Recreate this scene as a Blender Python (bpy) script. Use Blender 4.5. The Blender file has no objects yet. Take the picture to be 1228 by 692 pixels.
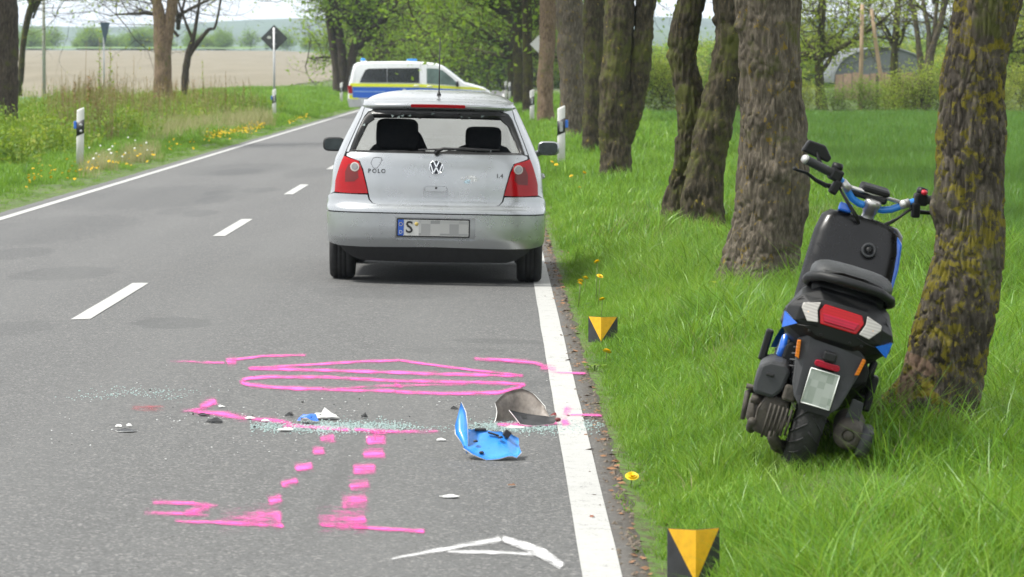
import bpy, bmesh, math, random
from mathutils import Vector, Matrix, noise as mnoise, geometry as mgeo
R = math.radians
random.seed(7)
S = bpy.context.scene
COL = S.collection

# ------------------------------------------------------------------ camera
FPX = 4500.0                      # focal length in pixels of a 1228 px wide picture
CAMZ = 1.595
PITCH = math.atan(264 / FPX)
YAW = math.atan(17 / FPX)
cd = bpy.data.cameras.new('camera'); cam = bpy.data.objects.new('camera', cd); COL.objects.link(cam)
cam.location = (0, 0, CAMZ)
cam.rotation_euler = (math.pi / 2 - PITCH, 0, -YAW)
cd.sensor_width = 36; cd.lens = 36 * FPX / 1228
cd.clip_start = 0.5; cd.clip_end = 20000
cd.dof.use_dof = True; cd.dof.focus_distance = 21.0; cd.dof.aperture_fstop = 10.0
S.camera = cam

# ------------------------------------------------------------------ sky, sun, exposure
SUN_EL, SUN_AZ = R(60), R(262)    # azimuth measured clockwise from +Y (the driving direction)
w = bpy.data.worlds.new('World'); S.world = w; w.use_nodes = True
nt = w.node_tree; nt.nodes.clear()
sky = nt.nodes.new('ShaderNodeTexSky'); sky.sky_type = 'NISHITA'; sky.sun_disc = False
sky.sun_elevation = SUN_EL; sky.sun_rotation = SUN_AZ
hs = nt.nodes.new('ShaderNodeHueSaturation'); hs.inputs['Saturation'].default_value = 0.35
mx = nt.nodes.new('ShaderNodeMix'); mx.data_type = 'RGBA'; mx.inputs[0].default_value = 0.82
mx.inputs[7].default_value = (7.6, 7.75, 7.9, 1)      # even white cloud layer
bg = nt.nodes.new('ShaderNodeBackground'); bg.inputs['Strength'].default_value = 0.108
wo = nt.nodes.new('ShaderNodeOutputWorld')
nt.links.new(sky.outputs[0], hs.inputs['Color']); nt.links.new(hs.outputs[0], mx.inputs[6])
nt.links.new(mx.outputs[2], bg.inputs['Color']); nt.links.new(bg.outputs[0], wo.inputs['Surface'])
sd = bpy.data.lights.new('sun', 'SUN'); sd.energy = 3.2; sd.angle = R(11); sd.color = (1, .965, .9)
sun = bpy.data.objects.new('sun', sd); COL.objects.link(sun); sun.location = (-20, -20, 40)
sdir = Vector((math.sin(SUN_AZ) * math.cos(SUN_EL), math.cos(SUN_AZ) * math.cos(SUN_EL), math.sin(SUN_EL)))
sun.rotation_euler = sdir.to_track_quat('Z', 'Y').to_euler()
vs = S.view_settings; vs.view_transform = 'Standard'; vs.look = 'None'; vs.exposure = 0.93; vs.gamma = 1
vs.use_curve_mapping = False
S.cycles.use_denoising = True
S.cycles.max_bounces = 10; S.cycles.transparent_max_bounces = 24
S.cycles.volume_bounces = 0
S.cycles.caustics_reflective = False; S.cycles.caustics_refractive = False

# ------------------------------------------------------------------ picture <-> place
_F = Vector((math.sin(YAW) * math.cos(PITCH), math.cos(YAW) * math.cos(PITCH), -math.sin(PITCH)))
_Rt = Vector((math.cos(YAW), -math.sin(YAW), 0)); _U = _Rt.cross(_F)
CAM = Vector((0, 0, CAMZ))
def at(px, py, Y):
    d = _F * FPX + _Rt * (px - 614) + _U * (346 - py)
    return CAM + d * (Y / d.y)
def lerp(a, b, t): return a + (b - a) * t
def interp(pts, x):
    if x <= pts[0][0]: return pts[0][1]
    for (a, b), (c, d) in zip(pts, pts[1:]):
        if x <= c: return b + (d - b) * (x - a) / (c - a)
    return pts[-1][1]
def smooth(a, b, x):
    t = max(0, min(1, (x - a) / (b - a))); return t * t * (3 - 2 * t)
ROADC = -2.655
def xroad(Y): return 0 if Y < 150 else (Y - 150) ** 2 / 420.0      # the road bends right far ahead
ROAD_L, ROAD_R = -5.72, 0.50
VERGE = [(.50, -.085), (.62, -.075), (.8, -.03), (1.2, .05), (2.2, .06), (3.5, .0), (6, -.02), (40, .0), (4000, .4)]
VERGEL = [(0, -.085), (.5, -.05), (2.5, -.02), (4, .12), (7, .2), (14, .1), (40, .2), (100, .4), (3000, .4)]
def zg(X, Y, bumps=True):
    x = X - xroad(Y)
    if ROAD_L <= x <= ROAD_R: return -0.02 * abs(x - ROADC)
    n = mnoise.noise(Vector((X * .7, Y * .35, 3.1))) * .03 + mnoise.noise(Vector((X * 2.6, Y * 1.4, 1.7))) * .012 if bumps and Y < 250 else 0
    if x > ROAD_R:
        return interp(VERGE, x) + n * smooth(.55, 1.3, x) + interp([(0, 0), (240, 0), (420, .3), (700, 1.6), (900, 2)], Y) * smooth(3, 25, x)
    z = interp(VERGEL, ROAD_L - x) + n * smooth(.1, 1.0, ROAD_L - x)
    z += interp([(0, 0), (150, 0), (930, 5.7), (1200, 6.2), (5000, 7)], Y) * smooth(8, 60, ROAD_L - x)
    return z
def gp(px, py):                    # the ground point seen at a pixel of the photograph
    d = _F * FPX + _Rt * (px - 614) + _U * (346 - py)
    z = 0
    for _ in range(12):
        p = CAM + d * ((z - CAMZ) / d.z); z = zg(p.x, p.y)
    return p

# ------------------------------------------------------------------ materials
def newmat(name):
    m = bpy.data.materials.new(name); m.use_nodes = True; t = m.node_tree
    return m, t, t.nodes['Principled BSDF'], t.nodes['Material Output']
def N(t, typ, **k):
    n = t.nodes.new(typ)
    for a, b in k.items():
        if a.startswith('i_'): n.inputs[a[2:].replace('_', ' ')].default_value = b
        elif a.startswith('n_'): n.inputs[int(a[2:])].default_value = b
        else: setattr(n, a, b)
    return n
def L(t, a, b): t.links.new(a, b)
def c4(c): return (c[0], c[1], c[2], 1)
def ramp(t, fac, stops):
    r = N(t, 'ShaderNodeValToRGB'); e = r.color_ramp.elements
    while len(e) < len(stops): e.new(.5)
    for q, (p, c) in zip(e, stops):
        q.position = p; q.color = c4(c) if not isinstance(c, (int, float)) else (c, c, c, 1)
    if fac is not None: L(t, fac, r.inputs[0])
    return r.outputs[0]
def noise_(t, scale, detail=4, rough=.6, vec=None, dist=0):
    n = N(t, 'ShaderNodeTexNoise', i_Scale=scale, i_Detail=detail, i_Roughness=rough, i_Distortion=dist)
    if vec is not None: L(t, vec, n.inputs['Vector'])
    return n.outputs[0]
def coords(t, kind='Object', scale=None):
    c = N(t, 'ShaderNodeTexCoord').outputs[kind]
    if scale:
        m = N(t, 'ShaderNodeMapping'); m.inputs['Scale'].default_value = scale; L(t, c, m.inputs[0]); c = m.outputs[0]
    return c
def mixc(t, fac, a, b, mode='MIX'):
    n = N(t, 'ShaderNodeMix', data_type='RGBA', blend_type=mode)
    for k, v in ((0, fac), (6, a), (7, b)):
        if isinstance(v, (int, float)): n.inputs[k].default_value = v
        elif isinstance(v, tuple): n.inputs[k].default_value = c4(v)
        else: L(t, v, n.inputs[k])
    return n.outputs[2]
def math_(t, op, a, b=None, clamp=False):
    n = N(t, 'ShaderNodeMath', operation=op, use_clamp=clamp)
    for k, v in ((0, a), (1, b)):
        if v is None: continue
        if isinstance(v, (int, float)): n.inputs[k].default_value = v
        else: L(t, v, n.inputs[k])
    return n.outputs[0]
def mat(name, col, rough=.5, metal=0, spec=.5, coat=0, var=.12, scale=8, bump=0, bscale=60, rvar=.1, emit=None):
    m, t, p, o = newmat(name)
    v = coords(t)
    n = noise_(t, scale, 5, .65, v)
    d = tuple(max(0, c * (1 - var)) for c in col); b = tuple(min(1, c * (1 + var)) for c in col)
    L(t, ramp(t, n, [(.3, d), (.7, b)]), p.inputs['Base Color'])
    p.inputs['Metallic'].default_value = metal; p.inputs['Specular IOR Level'].default_value = spec
    p.inputs['Coat Weight'].default_value = coat; p.inputs['Coat Roughness'].default_value = .06
    L(t, ramp(t, noise_(t, scale * 2.3, 4, .6, v), [(.3, max(.02, rough - rvar)), (.7, min(1, rough + rvar))]), p.inputs['Roughness'])
    if bump:
        bn = N(t, 'ShaderNodeBump', i_Strength=bump, i_Distance=.01); L(t, noise_(t, bscale, 4, .6, v), bn.inputs['Height'])
        L(t, bn.outputs[0], p.inputs['Normal'])
    if emit:
        p.inputs['Emission Color'].default_value = c4(col); p.inputs['Emission Strength'].default_value = emit
    return m
def leafmat(name, cols, trans=.45, rough=.5, attr=True, sat_rand=True):
    """thin leaves and blades: diffuse + translucent + a little gloss; colour varies by blade (attribute) and by instance"""
    m, t, p, o = newmat(name)
    if attr:
        f = N(t, 'ShaderNodeAttribute', attribute_name='rnd').outputs['Fac']
    else: f = noise_(t, 1.5, 3, .6, coords(t))
    oi = N(t, 'ShaderNodeObjectInfo').outputs['Random']
    g = math_(t, 'ADD', math_(t, 'MULTIPLY', f, .7), math_(t, 'MULTIPLY', oi, .3))
    n = len(cols)
    pn = N(t, 'ShaderNodeNewGeometry').outputs['Position']
    wn = noise_(t, .55, 4, .6, pn)
    g = math_(t, 'ADD', g, math_(t, 'MULTIPLY', math_(t, 'SUBTRACT', wn, .5), 1.1), True)
    c = ramp(t, g, [((i + .5) / n, q) for i, q in enumerate(cols)])
    L(t, c, p.inputs['Base Color']); p.inputs['Roughness'].default_value = rough
    p.inputs['Specular IOR Level'].default_value = .35
    tr = N(t, 'ShaderNodeBsdfTranslucent'); L(t, mixc(t, .5, c, (.30, .42, .04), 'MIX'), tr.inputs['Color'])
    ms = N(t, 'ShaderNodeMixShader', n_0=trans); L(t, p.outputs[0], ms.inputs[1]); L(t, tr.outputs[0], ms.inputs[2])
    L(t, ms.outputs[0], o.inputs['Surface'])
    return m
def glassmat(name, tint=(.75, .8, .8), gloss=.05, rough=.02, glare_film=0.0):
    m, t, p, o = newmat(name); t.nodes.remove(p)
    tr = N(t, 'ShaderNodeBsdfTransparent'); tr.inputs[0].default_value = c4(tint)
    gl = N(t, 'ShaderNodeBsdfGlossy', i_Roughness=rough); fr = N(t, 'ShaderNodeFresnel', i_IOR=1.5)
    f = math_(t, 'ADD', math_(t, 'MULTIPLY', fr.outputs[0], .8), gloss, True)
    ms = N(t, 'ShaderNodeMixShader'); L(t, f, ms.inputs[0]); L(t, tr.outputs[0], ms.inputs[1]); L(t, gl.outputs[0], ms.inputs[2])
    out = ms.outputs[0]
    if glare_film:
        df = N(t, 'ShaderNodeBsdfTranslucent'); df.inputs[0].default_value = (.8, .82, .8, 1)  # pale translucent dust film, put in to imitate glare on the windscreen
        m2 = N(t, 'ShaderNodeMixShader'); L(t, math_(t, 'ADD', math_(t, 'MULTIPLY', noise_(t, 2, 3, .5, coords(t)), glare_film * .5), glare_film * .75), m2.inputs[0])
        L(t, out, m2.inputs[1]); L(t, df.outputs[0], m2.inputs[2]); out = m2.outputs[0]
    L(t, out, o.inputs['Surface']); return m

# ------------------------------------------------------------------ mesh builder
def inpoly(x, y, P):
    c = False; j = len(P) - 1
    for i in range(len(P)):
        (xi, yi), (xj, yj) = P[i], P[j]
        if (yi > y) != (yj > y) and x < (xj - xi) * (y - yi) / (yj - yi) + xi: c = not c
        j = i
    return c
class MB:
    def __init__(s): s.v = []; s.f = []; s.flat = []; s.nm = {}
    def add(s, vs, fs, flat=False):
        o = len(s.v); s.v += [tuple(v) for v in vs]
        for f in fs: s.f.append([i + o for i in f]); s.flat.append(flat)
        return s
    def box(s, c, d, rot=None, bev=0):
        x, y, z = (q / 2 for q in d); bm = bmesh.new()
        bmesh.ops.create_cube(bm, size=1)
        bmesh.ops.scale(bm, vec=d, verts=bm.verts)
        if bev: bmesh.ops.bevel(bm, geom=bm.edges[:], offset=bev, segments=2, affect='EDGES', profile=.5)
        M = Matrix.Translation(Vector(c)) @ (rot.to_4x4() if rot is not None else Matrix())
        bmesh.ops.transform(bm, matrix=M, verts=bm.verts)
        return s.bm(bm, flat=True)
    def bm(s, bm, flat=False, M=None):
        bm.verts.index_update()
        s.add([M @ v.co if M else v.co for v in bm.verts], [[v.index for v in f.verts] for f in bm.faces], flat); bm.free(); return s
    def tube(s, pts, rad, n=12, cap=True, disp=None, up=None):
        pts = [Vector(p) for p in pts]
        if isinstance(rad, (int, float)): rad = [rad] * len(pts)
        T = [(pts[min(i + 1, len(pts) - 1)] - pts[max(i - 1, 0)]).normalized() for i in range(len(pts))]
        a = Vector(up) if up else (Vector((1, 0, 0)) if abs(T[0].x) < .8 else Vector((0, 0, 1)))
        a = (a - T[0] * a.dot(T[0])).normalized(); vs = []; fs = []
        for i, p in enumerate(pts):
            a = (a - T[i] * a.dot(T[i])).normalized(); b = T[i].cross(a)
            for k in range(n):
                t = 2 * math.pi * k / n; q = a * math.cos(t) + b * math.sin(t)
                r = rad[i] if disp is None else disp(i, t, rad[i], p, q)
                vs.append(p + q * r)
        for i in range(len(pts) - 1):
            for k in range(n): fs.append([i * n + k, i * n + (k + 1) % n, (i + 1) * n + (k + 1) % n, (i + 1) * n + k])
        if cap: fs.append(list(range(n))[::-1]); fs.append([(len(pts) - 1) * n + k for k in range(n)])
        return s.add(vs, fs)
    def lathe(s, prof, M=None, n=24):
        """profile of (radius, height) about z"""
        vs = []; fs = []; m = len(prof)
        for k in range(n):
            t = 2 * math.pi * k / n
            for r, h in prof:
                v = Vector((r * math.cos(t), r * math.sin(t), h)); vs.append(M @ v if M else v)
        for k in range(n):
            for i in range(m - 1): fs.append([k * m + i, ((k + 1) % n) * m + i, ((k + 1) % n) * m + i + 1, k * m + i + 1])
        if prof[0][0] > 1e-6: fs.append([k * m for k in range(n)][::-1])
        if prof[-1][0] > 1e-6: fs.append([k * m + m - 1 for k in range(n)])
        return s.add(vs, fs)
    def loft(s, rings, cap=True, closed=True):
        n = len(rings[0]); vs = [v for r in rings for v in r]; fs = []
        for i in range(len(rings) - 1):
            for k in range(n if closed else n - 1):
                fs.append([i * n + k, i * n + (k + 1) % n, (i + 1) * n + (k + 1) % n, (i + 1) * n + k])
        if cap: fs.append(list(range(n))[::-1]); fs.append([(len(rings) - 1) * n + k for k in range(n)])
        return s.add(vs, fs)
    def prism(s, poly, f0, f1, bev=0):
        """polygon of (u,v) between the mapped faces f0(u,v) and f1(u,v)"""
        bm = bmesh.new()
        a = [bm.verts.new(f0(u, v)) for u, v in poly]; b = [bm.verts.new(f1(u, v)) for u, v in poly]
        n = len(poly)
        bm.faces.new(a[::-1]); bm.faces.new(b)
        for k in range(n): bm.faces.new([a[k], a[(k + 1) % n], b[(k + 1) % n], b[k]])
        bmesh.ops.recalc_face_normals(bm, faces=bm.faces)
        if bev: bmesh.ops.bevel(bm, geom=bm.edges[:], offset=bev, segments=2, affect='EDGES', profile=.5)
        return s.bm(bm, flat=True)
    def patch(s, poly, fmap, su, sv, off=0, th=.02, hole=None):
        """polygon of (u,v) laid on the surface fmap(u,v), with a rim going th inwards"""
        bm = bmesh.new(); pl = [Vector(q) for q in poly]; n0 = len(pl); ed = [(i, (i + 1) % n0) for i in range(n0)]
        if hole: pl += [Vector(q) for q in hole]; nh = len(hole); ed += [(n0 + i, n0 + (i + 1) % nh) for i in range(nh)]
        ov, _, of = mgeo.delaunay_2d_cdt(pl, ed, [], 1, 1e-7)[:3]; bv = [bm.verts.new((q.x, q.y, 0)) for q in ov]
        for tri in of:
            cx = sum(ov[i].x for i in tri) / 3; cy = sum(ov[i].y for i in tri) / 3
            if inpoly(cx, cy, poly) and not (hole and inpoly(cx, cy, hole)): bm.faces.new([bv[i] for i in tri])
        us = [p[0] for p in poly]; v_ = [p[1] for p in poly]
        for lo, hi, st, ax in ((min(us), max(us), su, 0), (min(v_), max(v_), sv, 1)):
            k = math.ceil(lo / st + 1e-6)
            while k * st < hi - 1e-6:
                co = Vector((k * st, 0, 0)) if ax == 0 else Vector((0, k * st, 0))
                no = Vector((1, 0, 0)) if ax == 0 else Vector((0, 1, 0))
                bmesh.ops.bisect_plane(bm, geom=bm.verts[:] + bm.edges[:] + bm.faces[:], dist=1e-7, plane_co=co, plane_no=no); k += 1
        bmesh.ops.remove_doubles(bm, verts=bm.verts, dist=1e-6)
        e = 1e-3; P = {}; Nn = {}
        bm.verts.index_update()
        for v in bm.verts:
            u, w = v.co.x, v.co.y
            p = Vector(fmap(u, w)); a = Vector(fmap(u + e, w)) - Vector(fmap(u - e, w)); b = Vector(fmap(u, w + e)) - Vector(fmap(u, w - e))
            n = a.cross(b); n = n.normalized() if n.length > 1e-12 else Vector((0, -1, 0))
            P[v.index] = p + n * off; Nn[v.index] = n
        o0 = len(s.v); s.nm.update({o0 + k: tuple(q) for k, q in Nn.items()})
        s.add([P[v.index] for v in bm.verts], [[v.index for v in f.verts] for f in bm.faces])
        if th:
            be = [e_ for e_ in bm.edges if len(e_.link_faces) == 1]; rv = []; rf = []
            for e_ in be:
                f = e_.link_faces[0]; a, b = e_.verts
                for l in f.loops:
                    if l.edge == e_: a, b = l.vert, l.link_loop_next.vert
                k = len(rv); rv += [P[a.index], P[b.index], P[b.index] - Nn[b.index] * th, P[a.index] - Nn[a.index] * th]; rf.append([k + 3, k + 2, k + 1, k])
            s.add(rv, rf)
        bm.free(); return s
    def build(s, name, m, parent=None, M=None, smooth=True):
        me = bpy.data.meshes.new(name); me.from_pydata(s.v, [], s.f); me.update()
        if smooth: me.polygons.foreach_set('use_smooth', [not q for q in s.flat])
        if s.nm: me.normals_split_custom_set_from_vertices([s.nm.get(k, (0, 0, 0)) for k in range(len(s.v))])
        return link(name, me, m, parent, M)
def link(name, me, m, parent=None, M=None):
    if m is not None:
        for q in (m if isinstance(m, (list, tuple)) else [m]): me.materials.append(q)
    o = bpy.data.objects.new(name, me); COL.objects.link(o)
    if parent is not None: o.parent = parent
    if M is not None: o.matrix_local = M
    return o
def tag(o, label=None, cat=None, group=None, kind=None):
    for k, v in (('label', label), ('category', cat), ('group', group), ('kind', kind)):
        if v: o[k] = v
    return o
def empty(name, loc=(0, 0, 0), rot=(0, 0, 0)):
    o = bpy.data.objects.new(name, None); COL.objects.link(o); o.location = loc; o.rotation_euler = rot; o.empty_display_size = .2
    return o
def copy_tree(o, parent=None):
    c = o.copy(); COL.objects.link(c); c.parent = parent
    for ch in o.children: copy_tree(ch, c)
    return c
def text_mesh(body, size, depth=.002, bold=0.0, align='CENTER'):
    cu = bpy.data.curves.new('t', 'FONT'); cu.body = body; cu.size = size; cu.extrude = depth / 2; cu.offset = bold
    cu.align_x = align; cu.align_y = 'CENTER'; cu.resolution_u = 3
    ob = bpy.data.objects.new('t', cu); COL.objects.link(ob)
    dg = bpy.context.evaluated_depsgraph_get(); me = bpy.data.meshes.new_from_object(ob.evaluated_get(dg))
    bpy.data.objects.remove(ob); bpy.data.curves.remove(cu); me.materials.clear()
    return me
# ================================================================== THE SETTING
def xroad(Y): return 0 if Y < 240 else (min(Y, 300) - 240) ** 2 / 300.0
def frange(a, b, s):
    r = []; x = a
    while x < b - 1e-6: r.append(x); x += s
    return r + [b]
def geo(a, b, s, g):
    r = [a]
    while r[-1] < b: r.append(r[-1] + s); s *= g
    r[-1] = b; return r
def sheet(name, xs, ys, zf, m, kind='structure', xrel=True):
    vs = []; fs = []; nx = len(xs)
    for Y in ys:
        for x in xs:
            X = x + (xroad(Y) if xrel else 0); vs.append((X, Y, zf(X, Y)))
    for j in range(len(ys) - 1):
        for i in range(nx - 1): fs.append([j * nx + i, j * nx + i + 1, (j + 1) * nx + i + 1, (j + 1) * nx + i])
    o = MB().add(vs, fs).build(name, m); return tag(o, kind=kind)

# --- ground under everything
m_ground, t, p, o = newmat('soil_and_short_grass')
v = coords(t)
n1 = noise_(t, .9, 6, .65, v); n2 = noise_(t, 14, 6, .7, v)
g = ramp(t, n1, [(.3, (.05, .10, .014)), (.55, (.08, .15, .02)), (.75, (.12, .155, .035))])
g = mixc(t, ramp(t, n2, [(.45, 0), (.62, 1)]), g, (.06, .045, .025))
L(t, g, p.inputs['Base Color']); p.inputs['Roughness'].default_value = .9
b = N(t, 'ShaderNodeBump', i_Strength=.8, i_Distance=.04); L(t, n2, b.inputs['Height']); L(t, b.outputs[0], p.inputs['Normal'])
xs = [-q for q in geo(5.72, 4000, .25, 1.16)][::-1] + [-4, -2, -.5] + geo(.5, 4000, .12, 1.13)
ys = frange(-12, 60, .8) + geo(61, 5200, 1.2, 1.05)
def ground_z(X, Y):
    x = X - xroad(Y)
    if -5.66 < x < .44: return -.16
    return zg(X, Y)
sheet('ground', xs, ys, ground_z, m_ground)

# --- asphalt road with camber
m_road, t, p, o = newmat('worn_grey_asphalt')
v = coords(t)
st = N(t, 'ShaderNodeMapping'); st.inputs['Scale'].default_value = (1, .16, 1); L(t, v, st.inputs[0])
big = noise_(t, 1.3, 6, .62, st.outputs[0]); mid = noise_(t, 7, 5, .7, v); fine = noise_(t, 95, 4, .8, v)
vo = N(t, 'ShaderNodeTexVoronoi', i_Scale=95); L(t, v, vo.inputs['Vector'])
c = ramp(t, big, [(.28, (.060, .062, .062)), (.5, (.092, .094, .093)), (.72, (.120, .121, .116))])
c = mixc(t, .35, c, ramp(t, mid, [(.3, (.06, .06, .06)), (.7, (.135, .135, .130))]))
c = mixc(t, .68, c, ramp(t, fine, [(.33, (.024, .024, .024)), (.5, (.092, .093, .092)), (.66, (.21, .21, .205))]))
sp = N(t, 'ShaderNodeSeparateColor'); L(t, vo.outputs['Color'], sp.inputs[0])
c = mixc(t, ramp(t, sp.outputs[0], [(.9, 0), (.94, .55)]), c, (.30, .29, .28))          # pale stones
c = mixc(t, ramp(t, sp.outputs[1], [(.86, 0), (.9, .6)]), c, (.035, .035, .035))           # dark stones
sep = N(t, 'ShaderNodeSeparateXYZ'); L(t, v, sep.inputs[0])
X_, Y_ = sep.outputs[0], sep.outputs[1]
# repaired and sealed spots with their own outline
for (px, py, hw, hh, k) in [(206, 387, 52, 7, .45), (75, 328, 62, 8, .35), (25, 393, 40, 9, .3), (240, 256, 22, 4, .4), (257, 239, 20, 5, .4), (262, 231, 16, 3, .4),
                            (312, 228, 24, 3, .35), (215, 253, 24, 4, .25), (470, 350, 90, 8, .3), (600, 409, 55, 3, .35), (285, 206, 30, 4, .35),
                            (60, 275, 90, 16, .28), (190, 236, 110, 13, .3), (285, 203, 70, 7, .3), (20, 304, 40, 7, .3), (370, 207, 30, 6, .25), (545, 420, 60, 4, .2), (640, 460, 40, 3, .3)]:
    a = gp(px, py); x1 = gp(px + hw, py).x; y1 = gp(px, py - hh).y
    dx = math_(t, 'DIVIDE', math_(t, 'SUBTRACT', X_, a.x), max(.05, x1 - a.x)); dy = math_(t, 'DIVIDE', math_(t, 'SUBTRACT', Y_, a.y), max(.05, y1 - a.y))
    d = math_(t, 'ADD', math_(t, 'MULTIPLY', dx, dx), math_(t, 'MULTIPLY', dy, dy))
    d = math_(t, 'ADD', d, math_(t, 'MULTIPLY', math_(t, 'SUBTRACT', mid, .5), 3.0))
    f = math_(t, 'MULTIPLY', N(t, 'ShaderNodeMath').outputs[0], 1)
    mr = N(t, 'ShaderNodeMapRange', n_1=1.05, n_2=.85, n_3=0, n_4=k * 1.0); mr.clamp = True; L(t, d, mr.inputs[0])
    c = mixc(t, mr.outputs[0], c, (.048, .05, .051))
# brownish dust near the right edge
mr = N(t, 'ShaderNodeMapRange', n_1=.36, n_2=.5, n_3=0, n_4=.8); L(t, math_(t, 'ADD', X_, math_(t, 'MULTIPLY', math_(t, 'SUBTRACT', mid, .5), .12)), mr.inputs[0])
c = mixc(t, mr.outputs[0], c, (.085, .068, .05))
# wheel tracks polished a little paler
for xt in (-1.95, -.42, -3.4, -4.9):
    q = math_(t, 'ABSOLUTE', math_(t, 'ADD', math_(t, 'SUBTRACT', X_, xt), math_(t, 'MULTIPLY', math_(t, 'SUBTRACT', big, .5), .5)))
    mr = N(t, 'ShaderNodeMapRange', n_1=.42, n_2=.05, n_3=0, n_4=.22, interpolation_type='SMOOTHSTEP'); L(t, q, mr.inputs[0]); c = mixc(t, mr.outputs[0], c, (.125, .126, .123))
# tyre skid mark inside the pink marks
sk = gp(400, 585)
dx = math_(t, 'SUBTRACT', X_, math_(t, 'ADD', sk.x, math_(t, 'MULTIPLY', math_(t, 'SUBTRACT', Y_, sk.y), .012)))
f1 = N(t, 'ShaderNodeMapRange', n_1=.06, n_2=.015, n_3=0, n_4=.25); L(t, math_(t, 'ABSOLUTE', dx), f1.inputs[0])
f2 = N(t, 'ShaderNodeMapRange', n_1=2.2, n_2=.8, n_3=0, n_4=1); L(t, math_(t, 'ABSOLUTE', math_(t, 'SUBTRACT', Y_, sk.y)), f2.inputs[0])
c = mixc(t, math_(t, 'MULTIPLY', math_(t, 'MULTIPLY', f1.outputs[0], f2.outputs[0]), ramp(t, fine, [(.35, .3), (.6, 1)])), c, (.04, .04, .04))
# lighter fresh-scraped band across the road at the crash site, darker joint next to it
L(t, c, p.inputs['Base Color'])
L(t, ramp(t, fine, [(.3, .6), (.7, .9)]), p.inputs['Roughness']); p.inputs['Specular IOR Level'].default_value = .35
b = N(t, 'ShaderNodeBump', i_Strength=.7, i_Distance=.006); L(t, fine, b.inputs['Height'])
b2 = N(t, 'ShaderNodeBump', i_Strength=.5, i_Distance=.02); L(t, mid, b2.inputs['Height']); L(t, b.outputs[0], b2.inputs['Normal']); L(t, b2.outputs[0], p.inputs['Normal'])
rv = []; rf = []
ry = frange(-12, 50, .25) + geo(50.3, 300, .4, 1.02)
cross = [-5.72, -5.6, -5, -4, -3, -2.75, ROADC, -2.5, -2, -1, 0, .3, .42, .5]
for Y in ry:
    jr = mnoise.noise(Vector((0, Y * 2.2, 4))) * .035 + mnoise.noise(Vector((0, Y * 9, 9))) * .02
    jl = mnoise.noise(Vector((7, Y * 2.2, 4))) * .03
    for i, x in enumerate(cross):
        xx = x + (jr if i == len(cross) - 1 else 0) + (jl if i == 0 else 0)
        z = -.02 * abs(x - ROADC)
        rv.append((xx + xroad(Y), Y, z))
    rv.append((cross[-1] + jr + .03 + xroad(Y), Y, -.15)); rv.append((cross[0] + jl - .03 + xroad(Y), Y, -.15))
nc = len(cross); nw = nc + 2
for j in range(len(ry) - 1):
    a = j * nw; b_ = a + nw
    for i in range(nc): rf.append([a + i, a + i + 1, b_ + i + 1, b_ + i])
    rf.append([a + nc + 1, a, b_, b_ + nc + 1])
road = tag(MB().add(rv, rf).build('road', m_road), kind='structure')

# --- road markings: parts of the road
def paintmat(name, col, lo, hi, sc=120, attr=None, rough=.6):
    """paint that lets the asphalt through where it is worn or only sprayed thinly"""
    m, t, p, o = newmat(name); v = coords(t)
    n = noise_(t, sc, 3, .8, v); n2 = noise_(t, 11, 5, .75, v)
    L(t, ramp(t, noise_(t, 30, 4, .7, v), [(.3, tuple(q * .86 for q in col)), (.7, col)]), p.inputs['Base Color']); p.inputs['Roughness'].default_value = rough
    tr = N(t, 'ShaderNodeBsdfTransparent'); ms = N(t, 'ShaderNodeMixShader')
    if attr:
        d = N(t, 'ShaderNodeAttribute', attribute_name='dens').outputs['Fac']
        h = math_(t, 'ADD', math_(t, 'MULTIPLY', n, .5), math_(t, 'MULTIPLY', n2, .5))
        mr = N(t, 'ShaderNodeMapRange', n_1=-.15, n_2=.16, n_3=0, n_4=1)
        L(t, math_(t, 'SUBTRACT', math_(t, 'ADD', math_(t, 'MULTIPLY', d, .36), .27), h), mr.inputs[0]); f = mr.outputs[0]
    else:
        f = ramp(t, math_(t, 'ADD', math_(t, 'MULTIPLY', n, .5), math_(t, 'MULTIPLY', n2, .5)), [(lo, 0), (hi, 1)])
    L(t, f, ms.inputs[0]); L(t, tr.outputs[0], ms.inputs[1]); L(t, p.outputs[0], ms.inputs[2]); L(t, ms.outputs[0], o.inputs['Surface'])
    b = N(t, 'ShaderNodeBump', i_Strength=.4, i_Distance=.004); L(t, noise_(t, 150, 3, .7, v), b.inputs['Height']); L(t, b.outputs[0], p.inputs['Normal'])
    return m
m_line = paintmat('white_road_paint', (.40, .40, .385), .34, .44)
def strip(name, x0, x1, ya, yb, m, dz=.004, dy=.5, jit=.004):
    ysq = geo(ya, yb, dy, 1.01) if yb - ya > dy else [ya, yb]; vs = []; fs = []
    for k, Y in enumerate(ysq):
        for x in (x0, (x0 + x1) / 2, x1):
            j = mnoise.noise(Vector((x * 3, Y * 4, 2))) * jit
            xx = x + j; vs.append((xx + xroad(Y), Y, -.02 * abs(xx - ROADC) + dz))
    for k in range(len(ysq) - 1):
        for i in (0, 1): fs.append([k * 3 + i, k * 3 + i + 1, k * 3 + i + 4, k * 3 + i + 3])
    return MB().add(vs, fs).build(name, m, road)
strip('edge_line', .275, .405, -10, 290, m_line)
strip('edge_line', -5.52, -5.40, -10, 290, m_line)
for k in range(13):
    y0 = 11.95 + 11.86 * k
    if 128 < y0 < 140: pass
    strip('lane_dash', -2.715, -2.595, y0, y0 + 4.05, m_line)

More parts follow.
